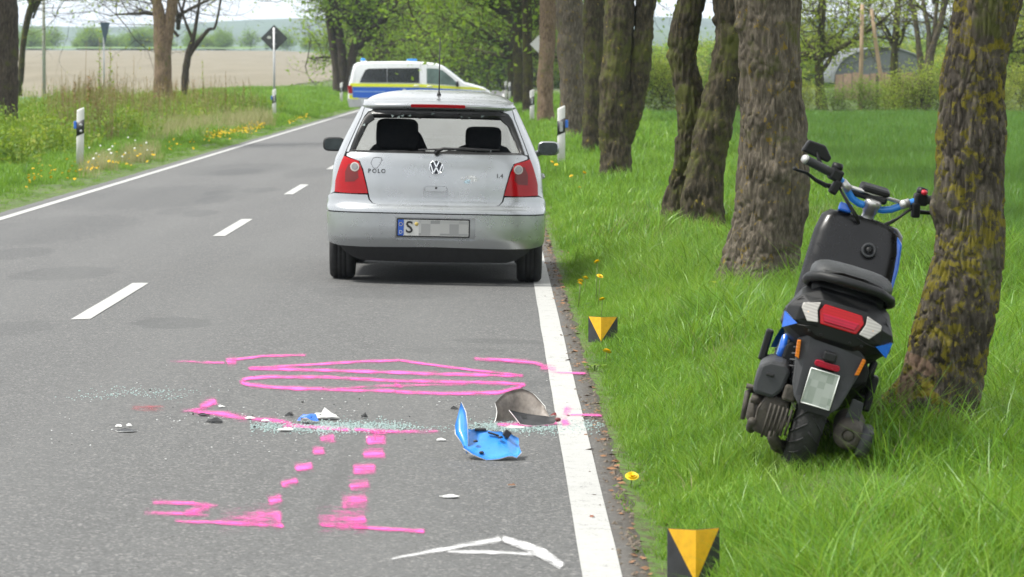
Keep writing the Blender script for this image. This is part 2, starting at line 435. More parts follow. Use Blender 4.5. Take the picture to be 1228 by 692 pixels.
# --- spray marks of the accident survey
m_pink = paintmat('pink_survey_spray', (.93, .10, .46), 0, 0, 130, True)
m_wspray = paintmat('white_survey_spray', (.62, .62, .62), 0, 0, 130, True)
m_red = paintmat('red_spray_specks', (.5, .02, .05), 0, 0, 130, True)
def zp(u, v): return (100 + u * .53746, 410 + v * .53746)     # zoomed picture -> photograph
SPROF = ((-1, 0), (-.6, .26), (-.28, .74), (0, 1), (.28, .74), (.6, .26), (1, 0))
def stroke(name, pts, wd, dens, m, dz=.004, soft=1.0, raw=False):
    """a sprayed line through points of the photograph, laid on the road; wd and dens are lists or numbers"""
    P = [Vector(q if raw else zp(*q)) for q in pts]; n = len(P)
    W = wd if isinstance(wd, list) else [wd] * n; D = dens if isinstance(dens, list) else [dens] * n
    Q = []
    for i in range(n - 1):
        k = max(2, int((P[i + 1] - P[i]).length / 4))
        for j in range(k): Q.append((P[i].lerp(P[i + 1], j / k), lerp(W[i], W[i + 1], j / k), lerp(D[i], D[i + 1], j / k)))
    Q.append((P[-1], W[-1], D[-1]))
    vs = []; fs = []; at_ = []
    for i, (q, w_, d) in enumerate(Q):
        a = Q[max(0, i - 1)][0]; b = Q[min(len(Q) - 1, i + 1)][0]; tg = (b - a).normalized(); nn = Vector((-tg.y, tg.x))
        e = -.9 if i in (0, len(Q) - 1) else 1
        for s_, f in SPROF:
            pp = q + nn * (w_ * 1.05 * s_); g_ = gp(pp.x, pp.y)
            vs.append((g_.x, g_.y, g_.z + dz)); at_.append(max(0, d * lerp(1, f, soft) * lerp(.5, 1, e) * (.92 + .55 * mnoise.noise(Vector((pp.x * .06, pp.y * .12, 7))))))
    for i in range(len(Q) - 1):
        for k in range(6): fs.append([i * 7 + k, i * 7 + k + 1, i * 7 + k + 8, i * 7 + k + 7])
    o = MB().add(vs, fs).build(name, m, road)
    a = o.data.attributes.new('dens', 'FLOAT', 'POINT'); a.data.foreach_set('value', at_)
    return o
SP = 'sprayed_mark'
for pts, wd, dn in [
    ([(190, 44), (260, 46), (320, 48)], 3, [.3, .6, .8]), ([(315, 46), (345, 45)], 9, .8), ([(330, 42), (400, 33), (500, 30)], 3, [1, .9, .7]),
    ([(370, 60), (480, 54), (600, 46), (710, 42)], 3.2, .95), ([(700, 42), (790, 54), (875, 65), (985, 76)], 2.8, .95),
    ([(365, 60), (520, 64), (700, 70), (850, 74), (985, 77)], 4, [1, .95, 1, 1, .8]),
    ([(350, 88), (372, 82), (420, 79), (540, 80), (700, 88), (800, 90), (930, 93), (990, 97)], 4.2, [1, 1, .95, .9, .95, .9, 1, .8]),
    ([(345, 88), (372, 97), (440, 104), (560, 108), (700, 111)], 4.5, [.9, 1, 1, .9, .9]), ([(690, 112), (800, 117), (925, 115), (985, 98)], 4, [.9, .95, 1, .8]),
    ([(560, 107), (650, 100), (760, 97), (860, 96)], 3, .6), ([(690, 92), (715, 104)], 6, .7),
    ([(868, 39), (940, 43), (1005, 48), (1030, 55)], 4, [.8, .95, 1, .7]), ([(1016, 57), (1060, 68)], 7, .85), ([(1050, 70), (1125, 73)], 2.5, .8),
    ([(215, 157), (265, 150)], 4, [.4, .8]), ([(255, 148), (300, 131)], 8, .95), ([(240, 155), (310, 163), (370, 173)], 6, [.6, 1, .7]), ([(370, 172), (430, 178), (470, 184)], 5, [.6, .8, .7]),
    ([(440, 188), (520, 192), (600, 198)], 4.5, [.6, .9, .9]), ([(600, 197), (700, 202), (795, 201)], 4, [.9, .75, .5]),
    ([(524, 217), (565, 215)], 9, .95), ([(508, 246), (542, 243)], 8, .9), ([(470, 286), (515, 276)], 9, .95), ([(438, 322), (482, 308)], 8, .9), ([(410, 360), (446, 349)], 9, .85),
    ([(628, 222), (678, 218), ], 10, 1), ([(640, 205), (680, 200)], 9, .9), ([(620, 253), (676, 249)], 11, .85), ([(598, 287), (656, 283)], 12, .9), ([(590, 325), (642, 321)], 12, .8), ([(572, 362), (638, 354)], 17, .8), ([(520, 401), (634, 399)], 20, [.4, .95]),
    ([(150, 360), (230, 362), (306, 368)], 5, [.5, .95, .6]), ([(130, 382), (210, 384), (285, 389)], 5, [.5, .95, .6]), ([(222, 386), (285, 368)], 9, .85),
    ([(200, 402), (300, 405), (450, 412)], 5, [.4, .95, .9]), ([(300, 395), (446, 394)], 18, [.15, .95]), ([(525, 411), (640, 417), (765, 425)], 4.5, [.7, 1, .9]),
    ([(640, 416), (560, 408)], 10, .7), ([(918, 188), (990, 187), (1062, 184)], 4.5, [.7, 1, .8]), ([(1068, 152), (1090, 165)], 10, .9), ([(1062, 184), (1088, 180)], 8, .85), ([(1080, 165), (1130, 166), (1180, 168)], 2.6, .9)]:
    stroke(SP, pts, wd, dn, m_pink, .0065 if pts[0][0] > 1010 or pts[-1][0] > 1020 else .0035)
stroke(SP, [(105, 150), (150, 149), (185, 152)], 7, [.35, .55, .3], m_red)
stroke(SP, [(683, 487), (760, 472), (860, 455), (935, 441)], [2.5, 3, 4, 5], [1, 1.2, 1.2, 1.2], m_wspray, .0035, .8)
stroke(SP, [(932, 440), (985, 458), (1025, 475), (1072, 506)], [3.5, 5, 6, 4.5], [1.5, 1.5, 1.5, 1.3], m_wspray, .0045, .5)
stroke(SP, [(808, 470), (900, 471), (1010, 476)], 2.6, 1, m_wspray, .0035, .7)
stroke(SP, [(92, 690), (103, 678)], 3, .5, m_wspray, .0035, .8, True)

# --- ploughed field on the left, beyond the verge
m_plough, t, p, o = newmat('pale_ploughed_soil'); v = coords(t)
st = N(t, 'ShaderNodeMapping'); st.inputs['Rotation'].default_value = (0, 0, R(62)); st.inputs['Scale'].default_value = (1, .05, 1); L(t, v, st.inputs[0])
n1 = noise_(t, .35, 5, .6, st.outputs[0]); n2 = noise_(t, 2.2, 5, .7, v)
c = ramp(t, n1, [(.3, (.15, .13, .085)), (.7, (.215, .19, .135))]); c = mixc(t, .35, c, ramp(t, n2, [(.3, (.11, .095, .06)), (.7, (.22, .20, .14))]))
L(t, c, p.inputs['Base Color']); p.inputs['Roughness'].default_value = .95
b = N(t, 'ShaderNodeBump', i_Strength=1, i_Distance=.15); L(t, n2, b.inputs['Height']); L(t, b.outputs[0], p.inputs['Normal'])
def plough_z(X, Y):
    return zg(X, Y) + .05 + .02 * math.sin(X * 2)
sheet('ploughed_field', [-q for q in geo(16, 700, 1.2, 1.08)][::-1], geo(150, 900, 3, 1.03), plough_z, m_plough, xrel=False)
m_strip = mat('young_crop_green', (.11, .19, .045), .9, var=.3, scale=.05)
sheet('grass_strip', [-q for q in geo(60, 900, 20, 1.1)][::-1], geo(905, 1090, 12, 1.05), lambda X, Y: zg(X, Y) + .5 + max(0, (Y - 905)) * .006, m_strip, xrel=False)
m_crop = mat('bluish_young_crop', (.06, .15, .05), .9, var=.25, scale=.3)
sheet('green_crop_strip', [-q for q in geo(15, 60, 1.5, 1.1)][::-1], frange(118, 149, 2.0), lambda X, Y: zg(X, Y) + .35 * smooth(118, 124, Y), m_crop, xrel=False)

# --- far hills
def ridge(name, y, x0, x1, zf, m, depth=700):
    n = 120; vs = []; fs = []; J = 9
    for j in range(J + 1):
        u = j / J; s_ = math.sin(u * math.pi * .5)
        for i in range(n + 1):
            X = lerp(x0, x1, i / n); vs.append((X, y + depth * u, -2 + (zf(X) + 2) * s_ + 2.2 * s_ * mnoise.noise(Vector((X * .012, u * 5, y)))))
    for j in range(J):
        for i in range(n): fs.append([j * (n + 1) + i, j * (n + 1) + i + 1, (j + 1) * (n + 1) + i + 1, (j + 1) * (n + 1) + i])
    return tag(MB().add(vs, fs).build(name, m), kind='structure')
m_hill = mat('wooded_far_hill', (.06, .095, .055), .95, var=.5, scale=.012, bump=1, bscale=.08)
ridge('hills', 2500, -1700, 1700, lambda X: 44 + 6 * math.sin(X / 300.) + 4 * math.sin(X / 105. + 2) - X * .005, m_hill, 700)
ridge('hills', 1500, -900, 1200, lambda X: (7 if X < 0 else 20) + 3.0 * math.sin(X / 120. + 1) + 1.5 * math.sin(X / 47.), mat('wooded_nearer_hill', (.06, .10, .045), .95, var=.5, scale=.02, bump=1, bscale=.1))
# ================================================================== VEGETATION
def barkmat(name, c0, c1, lichen=.0, moss=.0, lcol=(.27, .22, .03), sc=1.0, scars=()):
    m, t, p, o = newmat(name); v = coords(t)
    st = N(t, 'ShaderNodeMapping'); st.inputs['Scale'].default_value = (sc, sc, sc * .28); L(t, v, st.inputs[0])
    n1 = noise_(t, 26, 6, .7, st.outputs[0]); n2 = noise_(t, 3.2, 5, .6, v); n3 = noise_(t, 16, 6, .75, v)
    c = ramp(t, n1, [(.34, tuple(q * .5 for q in c0)), (.5, c0), (.66, c1)])
    c = mixc(t, ramp(t, n2, [(.4, 0), (.65, .45)]), c, tuple(q * .8 for q in c1))
    if moss: c = mixc(t, ramp(t, math_(t, 'ADD', math_(t, 'MULTIPLY', n2, .6), math_(t, 'MULTIPLY', n3, .4)), [(.62 - moss * .25, 0), (.7 - moss * .22, .8)]), c, (.075, .085, .018))
    if lichen:
        n4 = noise_(t, 7.0, 6, .75, v, .6); s_ = N(t, 'ShaderNodeMapping'); s_.inputs['Location'].default_value = (3, 7, 1); L(t, v, s_.inputs[0])
        k = math_(t, 'ADD', math_(t, 'MULTIPLY', n4, .55), math_(t, 'MULTIPLY', noise_(t, 22, 4, .7, s_.outputs[0]), .45))
        c = mixc(t, ramp(t, k, [(.60 - lichen * .16, 0), (.64 - lichen * .14, .9)]), c, mixc(t, n3, tuple(q * .7 for q in lcol), lcol))
    for (sx, sz, rx, rz, ang) in scars:          # torn bark: bare wood with an outline of its own
        xyz = N(t, 'ShaderNodeSeparateXYZ'); L(t, v, xyz.inputs[0])
        dx, dz = math_(t, 'SUBTRACT', xyz.outputs[0], sx), math_(t, 'SUBTRACT', xyz.outputs[2], sz); ca, sa = math.cos(ang), math.sin(ang)
        e1 = math_(t, 'DIVIDE', math_(t, 'ADD', math_(t, 'MULTIPLY', dx, ca), math_(t, 'MULTIPLY', dz, sa)), rx); e2 = math_(t, 'DIVIDE', math_(t, 'SUBTRACT', math_(t, 'MULTIPLY', dz, ca), math_(t, 'MULTIPLY', dx, sa)), rz)
        d = math_(t, 'ADD', math_(t, 'ADD', math_(t, 'MULTIPLY', e1, e1), math_(t, 'MULTIPLY', e2, e2)), math_(t, 'MULTIPLY', math_(t, 'SUBTRACT', n3, .5), 2.2))
        mr = N(t, 'ShaderNodeMapRange', n_1=1.1, n_2=.75, n_3=0, n_4=.85); L(t, d, mr.inputs[0])
        c = mixc(t, math_(t, 'MULTIPLY', mr.outputs[0], math_(t, 'LESS_THAN', xyz.outputs[1], 0.02)), c, mixc(t, n1, (.13, .085, .06), (.26, .18, .13)))
    L(t, c, p.inputs['Base Color']); p.inputs['Roughness'].default_value = .92; p.inputs['Specular IOR Level'].default_value = .2
    b = N(t, 'ShaderNodeBump', i_Strength=.9, i_Distance=.02); L(t, math_(t, 'ADD', n1, math_(t, 'MULTIPLY', n3, .5)), b.inputs['Height']); L(t, b.outputs[0], p.inputs['Normal'])
    return m
m_bark_near = barkmat('lichen_covered_bark', (.055, .047, .037), (.16, .138, .11), lichen=.62, moss=.35, lcol=(.21, .18, .022), scars=[(-.02, .36, .075, .03, -.55), (-.08, .24, .03, .10, -.35)])
m_bark_big = barkmat('grey_brown_bark', (.085, .072, .054), (.19, .162, .125), lichen=.26, moss=.3, lcol=(.24, .17, .03))
m_bark_mid = barkmat('dark_mossy_bark', (.042, .036, .024), (.10, .082, .055), lichen=.1, moss=.55)
m_bark_warm = barkmat('warm_brown_bark', (.15, .105, .07), (.27, .20, .14), lichen=.2, moss=.35)
m_bark_dark = barkmat('dark_brown_bark', (.055, .045, .036), (.11, .09, .07), moss=.3)

def catmull(P, n):
    out = []
    for i in range(len(P) - 1):
        p0, p1, p2, p3 = P[max(i - 1, 0)], P[i], P[i + 1], P[min(i + 2, len(P) - 1)]
        for j in range(n):
            t = j / n
            out.append([.5 * (2 * b + (c - a) * t + (2 * a - 5 * b + 4 * c - d) * t * t + (3 * b - a - 3 * c + d) * t ** 3) for a, b, c, d in zip(p0, p1, p2, p3)])
    out.append(list(P[-1])); return out
def trunk_bm(mb, pts, seed, base_z, nseg=48, step=.03, amp=.018, cell=.05, lobes=.12, knots=0):
    """pts: (x, y, z, r) control points from the root upwards; furrowed bark as real relief"""
    rnd = random.Random(seed)
    Ls = sum((Vector(a[:3]) - Vector(b[:3])).length for a, b in zip(pts, pts[1:]))
    C = catmull(pts, max(3, int(Ls / step / (len(pts) - 1))))
    ph = rnd.random() * 6; so = Vector((seed * 3.7, seed * 1.3, 0))
    kn = [(rnd.random() * 6.28, base_z + rnd.uniform(.3, 2.2), rnd.uniform(.05, .11), rnd.uniform(.02, .05)) for _ in range(knots)]
    def disp(i, t, r, p, q):
        h = p.z - base_z
        rr = r * (1 + lobes * math.cos(3 * t + ph) * math.exp(-max(h, 0) / .35) + lobes * .6 * math.cos(5 * t + ph * 2) * math.exp(-max(h, 0) / .22))
        w = p + q * r + so
        rr += r * .16 * mnoise.noise(w * 2.2) + r * .07 * mnoise.noise(w * 6)
        d = mnoise.voronoi(Vector((w.x / cell, w.y / cell, w.z / cell * .24 + .9 * mnoise.noise(w * 4))))[0]
        f = smooth(0, .34, d[1] - d[0])
        rr += amp * (f - .75) + amp * .5 * mnoise.noise(Vector((w.x * 40, w.y * 40, w.z * 16)))
        for (ka, kz, kr, kh) in kn:
            da = math.atan2(math.sin(t - ka), math.cos(t - ka)) * r; dz_ = p.z - kz; e = (da * da + dz_ * dz_) / (kr * kr)
            if e < 4: rr += kh * math.exp(-e * 1.5)
        return max(.004, rr)
    mb.tube([c[:3] for c in C], [max(.006, c[3]) for c in C], nseg, True, disp, up=(1, 0, 0))
    return mb
def pxpath(P, Y, z_extra=None):
    """(px, py, radius px) at depth Y -> world control points"""
    s = FPX / Y; out = []
    for q in P:
        p = at(q[0], q[1], Y + (q[3] if len(q) > 3 else 0)); out.append((p.x, p.y, p.z, q[2] / s))
    return out

# ---- leaf crowns
LEAF_T = []
def crown_mesh(name, seed, limbs, nleaf, leaf, clump=.35, flat=.8):
    """limbs: list of (list of points, r0). Twigs fork from the limbs, leaves gather about the twig ends."""
    rnd = random.Random(seed); mb = MB(); tips = []
    def grow(p, d, ln, r, lv):
        pts = [p]; q = p.copy(); dd = d.copy()
        n = 4
        for i in range(n):
            dd = (dd + Vector((rnd.gauss(0, .22), rnd.gauss(0, .22), rnd.gauss(.03, .16)))).normalized(); q = q + dd * (ln / n); pts.append(q.copy())
            if lv < 3 and i >= 1:
                for _ in range(2 if lv < 2 else 1):
                    a = Vector((rnd.gauss(0, 1), rnd.gauss(0, 1), rnd.gauss(.15, .7))).normalized()
                    grow(q, (dd * .55 + a * .85).normalized(), ln * rnd.uniform(.45, .7), r * .5, lv + 1)
        mb.tube(pts, [r * (1 - .6 * i / n) for i in range(n + 1)], 5 if lv < 2 else 3, False)
        if lv >= 2: tips.extend(pts[1:])
    for (P, r0) in limbs:
        P = [Vector(q) for q in P]
        mb.tube(P, [r0 * (1 - .55 * i / (len(P) - 1)) for i in range(len(P))], 8, False)
        for i in range(1, len(P)):
            d = (P[i] - P[i - 1]).normalized()
            for _ in range(2 if i < len(P) - 1 else 3):
                a = Vector((rnd.gauss(0, 1), rnd.gauss(0, 1), rnd.gauss(.2, .6))).normalized()
                grow(P[i], (d * .5 + a).normalized(), rnd.uniform(1.2, 2.4), r0 * .3, 1)
    nb = len(mb.f); vs = []; fs = []; at_ = [0] * len(mb.v)
    cl = {}
    for k in range(nleaf):
        ti = rnd.randrange(len(tips)); c = tips[ti]
        if ti not in cl: cl[ti] = rnd.random()
        p = c + Vector((rnd.gauss(0, clump), rnd.gauss(0, clump), rnd.gauss(0, clump * flat)))
        a = Vector((rnd.gauss(0, 1), rnd.gauss(0, 1), rnd.gauss(-.2, .6))).normalized(); b = a.cross(Vector((rnd.gauss(0, .6), rnd.gauss(0, .6), 1))).normalized()
        s = leaf * rnd.uniform(.6, 1.35); i = len(vs); n_ = a.cross(b) * s * .12
        vs += [p - a * s * .5, p + b * s * .32 + n_, p + a * s * .55, p - b * s * .32 + n_]; fs.append([i, i + 1, i + 2, i + 3])
        r_ = min(1, max(0, cl[ti] * .6 + rnd.random() * .4)); at_ += [r_] * 4
    mb.add(vs, fs)
    me = bpy.data.meshes.new(name); me.from_pydata(mb.v, [], mb.f); me.update()
    me.polygons.foreach_set('material_index', [0] * nb + [1] * (len(mb.f) - nb))
    a = me.attributes.new('rnd', 'FLOAT', 'POINT'); a.data.foreach_set('value', at_)
    return me
GREEN_SPRING = [(.07, .15, .012), (.13, .24, .018), (.20, .33, .028), (.29, .40, .05)]
m_leaf = leafmat('spring_leaves', GREEN_SPRING, .5)
m_leaf_y = leafmat('yellow_green_leaves', [(.14, .20, .02), (.22, .29, .028), (.31, .36, .045), (.38, .39, .07)], .5)
m_leaf_d = leafmat('deeper_green_leaves', [(.055, .13, .012), (.10, .20, .018), (.16, .29, .028), (.23, .36, .045)], .45)

def rlimbs(seed, z0, n, ln, r0, tilt=(.35, 1.0), droop=0.0, x0=0, y0=0):
    rnd = random.Random(seed); out = []
    for k in range(n):
        az = 2 * math.pi * (k + rnd.uniform(-.3, .3)) / n; el = rnd.uniform(*tilt); p = Vector((x0, y0, z0 + rnd.uniform(-.3, .9)))
        d = Vector((math.cos(az) * math.cos(el), math.sin(az) * math.cos(el), math.sin(el))); P = [p.copy()]
        for j in range(5):
            d = (d + Vector((rnd.gauss(0, .12), rnd.gauss(0, .12), rnd.gauss(.02 - droop, .1)))).normalized(); p = p + d * ln * rnd.uniform(.8, 1.2) / 5; P.append(p.copy())
        out.append((P, r0 * rnd.uniform(.7, 1.1)))
    return out
# crown of the near avenue trees (above the picture), with its limbs
ME_CROWN_HIGH = crown_mesh('crown', 5, rlimbs(3, 4.4, 6, 3.6, .13), 1000, .2, .5)
ME_CROWN_A = crown_mesh('crown', 11, rlimbs(8, 3.2, 7, 4.6, .16, (.1, .95), .02), 6000, .20, .34)
ME_CROWN_B = crown_mesh('crown', 12, rlimbs(9, 3.0, 7, 4.4, .16, (.0, .9), .03), 6000, .20, .34)
ME_CROWN_C = crown_mesh('crown', 13, rlimbs(10, 2.6, 6, 3.6, .12, (-.05, 1.0), .0), 4200, .18, .30)
ME_CROWN_S = crown_mesh('crown', 14, rlimbs(15, 2.0, 5, 2.0, .07, (.35, 1.1), .0), 800, .11, .25)      # sparse young leaves
ME_BUSH = crown_mesh('crown', 16, rlimbs(17, .3, 7, 1.7, .05, (.25, 1.3), .0), 3200, .17, .3)
def crown(parent, me, m_b, m_l, loc, sc=1.0, rz=0.0, scz=None, name='crown'):
    c = bpy.data.objects.new(name, me); COL.objects.link(c); c.parent = parent
    if len(me.materials) == 0: me.materials.append(m_b); me.materials.append(m_l)
    c.location = loc; c.scale = (sc, sc, scz or sc); c.rotation_euler = (0, 0, rz)
    for i, q in enumerate((m_b, m_l)): c.material_slots[i].link = 'OBJECT'; c.material_slots[i].material = q
    return c
def tree_px(name, label, cat, stems, Y, m, seed, nseg, step, amp, cell, knots=0, crown_me=ME_CROWN_HIGH, cz=0.0, leafm=None, group='avenue trees along the right verge', lobes=.12, csc=1.0):
    base = at(stems[0][0][0], stems[0][0][1], Y)
    root = empty(name, base); root.location.z = zg(base.x, base.y); bz = root.location.z
    mb = MB()
    for j, st in enumerate(stems):
        P = pxpath(st, Y); P = [(x - base.x, y - base.y, z - bz, r) for x, y, z, r in P]
        x, y, z, r = P[-1]; x1, y1, z1, r1 = P[-2]
        k = (4.6 - z) / max(.3, z - z1) if z < 4.6 else 0
        if k > 0: P += [(x + (x - x1) * min(k, 1.5) * .5, y + .1, lerp(z, 4.8, .55), r * .9), (x + (x - x1) * min(k, 1.5) * .8, y + .15, 4.9, r * .75)]
        if j == 0: P = [(P[0][0], P[0][1], P[0][2] - .35, P[0][3] * 1.12)] + P
        trunk_bm(mb, P, seed + j * .37, 0, nseg, step, amp, cell, lobes if j == 0 else .03, knots)
    mb.build('trunk', m, root)
    x, y, z, r = P[-1]
    crown(root, crown_me, m, leafm or m_leaf, (x * .7, y, cz), csc, seed * 1.7)
    tag(root, label, cat, group); return root

# near tree that the scooter leans on (with the torn scar low on its bark)
tr_near = tree_px('avenue_tree', 'lichen-covered leaning tree trunk that the scooter rests against', 'tree',
    [[(1104, 540, 84), (1115, 505, 62), (1129, 465, 51), (1137, 420, 49.5), (1147, 370, 47), (1161, 300, 44), (1163, 240, 42), (1163, 190, 41), (1167, 100, 40.5), (1187, 0, 39), (1204, -90, 38), (1222, -180, 37)]],
    15.30, m_bark_near, 3, 210, .008, .012, .022, 2)
tree_px('avenue_tree', 'thick pale brown tree trunk right behind the scooter handlebar', 'tree',
    [[(908, 366, 72), (910, 348, 58), (913, 330, 51), (917, 300, 45), (926, 250, 42), (926, 200, 41), (926, 150, 39), (925, 100, 37), (923, 40, 38), (921, -10, 40), (922, -100, 40)]],
    25.9, m_bark_big, 6, 160, .013, .015, .036, 5)
tree_px('avenue_tree', 'forked mossy tree with two crooked stems behind the thick pale trunk', 'tree',
    [[(843, 282, 31), (843, 262, 26), (844, 225, 23), (850, 180, 22), (862, 130, 22), (872, 80, 20), (876, 30, 20), (872, -30, 19), (868, -90, 18)],
     [(812, 262, 24, .6), (813, 245, 19, .6), (820, 215, 17.5, .55), (829, 175, 19, .45), (832, 140, 18, .4), (827, 105, 17, .4), (820, 70, 17, .4), (822, 30, 18, .4), (832, -10, 17, .4), (840, -80, 16, .4)],
     [(835, 215, 16, .2), (850, 165, 14, .2), (866, 120, 13, .2)]],
    35.7, m_bark_mid, 9, 70, .028, .022, .06, 6)
tree_px('avenue_tree', 'dark tree trunk splitting into a V behind the near white roadside post', 'tree',
    [[(739, 222, 25), (739, 205, 19.5), (739, 170, 18), (737, 130, 19), (739, 80, 19), (743, 30, 17.5), (745, -30, 17)],
     [(748, 175, 9), (757, 140, 11.5), (766, 95, 12.5), (771, 50, 12.5), (774, 0, 12), (778, -50, 12)]],
    51.5, m_bark_mid, 12, 56, .035, .022, .07, 4)
tree_px('avenue_tree', 'straight dark trunk just left of the V-shaped tree', 'tree',
    [[(709, 191, 18), (709, 178, 13.5), (711, 140, 12), (712, 80, 12.5), (713, 20, 13), (714, -30, 13)]],
    65.6, m_bark_mid, 15, 44, .05, .022, .08, 4)
tree_px('avenue_tree', 'thick trunk with reddish patchy bark behind the near roadside post', 'tree',
    [[(687, 172, 22), (687, 158, 17), (687, 120, 15.5), (685, 70, 16), (683, 20, 16), (681, -30, 16)]],
    80, m_bark_big, 18, 40, .06, .022, .09, 4, cz=.2)
tree_px('avenue_tree', 'patchy brown trunk beside the second white roadside post', 'tree',
    [[(656, 152, 15), (655, 142, 11), (654, 100, 9.5), (656, 50, 10), (657, 0, 10), (658, -40, 10)]],
    103, m_bark_warm, 21, 32, .08, .022, .1, 3, crown_me=ME_CROWN_A, cz=1.8, leafm=m_leaf_d)
tree_px('avenue_tree', 'dull brown trunk half hidden left of the patchy trunk', 'tree',
    [[(634, 138, 10), (634, 130, 7), (633, 80, 6), (632, 30, 6), (632, -20, 6)]],
    128, m_bark_mid, 24, 26, .1, .02, .1, 3, crown_me=ME_CROWN_B, cz=1.5, leafm=m_leaf)
tree_px('avenue_tree', 'slim far trunk closest to the white van, under drooping foliage', 'tree',
    [[(622, 128, 8), (622, 118, 6.5), (621, 70, 6), (620, 20, 6)]],
    155, m_bark_mid, 27, 20, .12, .02, .1, 3, crown_me=ME_CROWN_A, cz=-.2, leafm=m_leaf_d)
tree_px('avenue_tree', 'farthest trunk of the right avenue row', 'tree',
    [[(614, 120, 6), (614, 112, 5), (613, 70, 4.5), (613, 30, 4.5)]],
    190, m_bark_mid, 30, 16, .15, .02, .1, 2, crown_me=ME_CROWN_B, cz=-.6, leafm=m_leaf)

# left side of the road
GL = 'trees left of the road'
tree_px('roadside_tree', 'thick dark trunk at the left picture edge', 'tree',
    [[(6, 182, 24), (5, 165, 19), (4, 120, 17.5), (4, 60, 18), (3, 0, 18), (2, -40, 18)]], 80, m_bark_dark, 33, 40, .06, .022, .09, 3, group=GL)
tree_px('roadside_tree', 'slim leaning stem right of the dark trunk at the left edge', 'tree',
    [[(22, 104, 5), (25, 90, 4), (28, 50, 3.6), (33, 20, 3.4), (38, 0, 3.2), (44, -30, 3)], [(25, 85, 2.5), (31, 40, 2.3), (42, 0, 2)]], 140, m_bark_mid, 36, 14, .12, .01, .1, 0, crown_me=ME_CROWN_S, cz=1.2, group=GL)
tree_px('roadside_tree', 'tall warm brown trunk forking high among the dry weeds', 'tree',
    [[(197, 145, 16), (196, 112, 12.5), (195, 80, 10.5), (195, 55, 10.5), (191, 20, 7), (187, -10, 6), (184, -40, 6)], [(197, 60, 8), (203, 30, 7), (207, 0, 6.5), (211, -35, 6)]], 125, m_bark_warm, 39, 30, .1, .02, .1, 3, group=GL, crown_me=ME_CROWN_HIGH, cz=.6)
tree_px('roadside_tree', 'small crooked tree with sparse young leaves at the field edge', 'tree',
    [[(222, 130, 5), (222, 98, 4.5), (224, 75, 4.2), (229, 55, 4), (233, 40, 2.5), (238, 10, 2), (240, -8, 1.6)], [(226, 68, 3), (238, 50, 2.8), (250, 36, 2.2), (258, 32, 1.5)], [(231, 48, 2), (222, 25, 1.8), (216, 8, 1.5)]], 150, m_bark_dark, 42, 14, .12, .012, .1, 2, group=GL, crown_me=ME_CROWN_S, cz=-.1, leafm=m_leaf_y, csc=1.3)
tree_px('roadside_tree', 'spreading green tree with clustered stems left of the police van', 'tree',
    [[(408, 124, 10), (406, 112, 7.5), (403, 80, 5.5), (398, 45, 4.5), (392, 10, 4)], [(409, 118, 6), (410, 85, 6.5), (408, 50, 5.5), (402, 15, 5)], [(412, 118, 5), (420, 80, 5.5), (428, 45, 5), (440, 10, 4)]], 215, m_bark_dark, 45, 16, .2, .02, .15, 2, group=GL, crown_me=ME_CROWN_A, cz=-1.3, csc=1.3, leafm=m_leaf)
for k, (px, Y, me, lm, lab) in enumerate([(452, 250, ME_CROWN_B, m_leaf, 'green tree rising directly behind the police van roof'), (478, 285, ME_CROWN_C, m_leaf_y, 'yellow-green tree behind the middle of the van'),
        (520, 330, ME_CROWN_A, m_leaf_y, 'pale spring tree above the van bonnet'), (548, 300, ME_CROWN_B, m_leaf_d, 'dark green tree closing the road ahead of the van'),
        (580, 340, ME_CROWN_C, m_leaf, 'bushy tree behind the nose of the van'), (600, 290, ME_CROWN_A, m_leaf_d, 'deep green tree behind the far white posts'),
        (628, 320, ME_CROWN_B, m_leaf_y, 'light tree behind the slim far trunks'), (500, 380, ME_CROWN_A, m_leaf, 'far broad tree over the van windscreen'),
        (560, 420, ME_CROWN_B, m_leaf_y, 'farthest pale tree at the end of the road'), (655, 400, ME_CROWN_A, m_leaf, 'far tree seen between the avenue trunks')]):
    y0 = 82 + 7200 / Y
    tree_px('roadside_tree', lab, 'tree', [[(px, y0, 90 / (Y / 20.)), (px, y0 - 6, 60 / (Y / 20.)), (px + 2, 60, 50 / (Y / 20.)), (px + 1, 20, 45 / (Y / 20.))]], Y, m_bark_mid, 50 + k, 12, .3, .02, .15, 0, group='trees closing the road ahead', crown_me=me, cz=-.9 - (k % 3) * .4, csc=1.15 + .12 * (k % 4), leafm=lm)

# shrubs that close the gaps ahead and on the right field edge
def bush(name, label, x, y, sc, lm, rz, group, scz=None, me=None):
    r_ = empty(name, (x, y, zg(x, y) - .1)); crown(r_, me or ME_BUSH, m_bark_mid, lm, (0, 0, 0), sc, rz, scz, 'foliage'); tag(r_, label, 'shrub', group); return r_
rnd = random.Random(77)
ORD = 'first second third fourth fifth sixth seventh eighth ninth tenth eleventh twelfth thirteenth fourteenth fifteenth sixteenth seventeenth eighteenth nineteenth twentieth twenty-first twenty-second'.split()
GB = 'undergrowth closing the end of the road'
for k in range(13):
    px = 478 + k * 15 + rnd.uniform(-4, 4); Y = rnd.uniform(235, 330); p_ = at(px, 100, Y)
    if -6.5 < p_.x - xroad(Y) < 1.6: Y = 335; p_ = at(px, 100, Y)
    bush('shrub', 'undergrowth shrub beyond the van, %s from the left' % ORD[k], p_.x, p_.y, rnd.uniform(1.3, 2.1), [m_leaf, m_leaf_d, m_leaf_y][k % 3], k, GB)
GH = 'hedge shrubs along the far edge of the grain field'
rnd = random.Random(5)
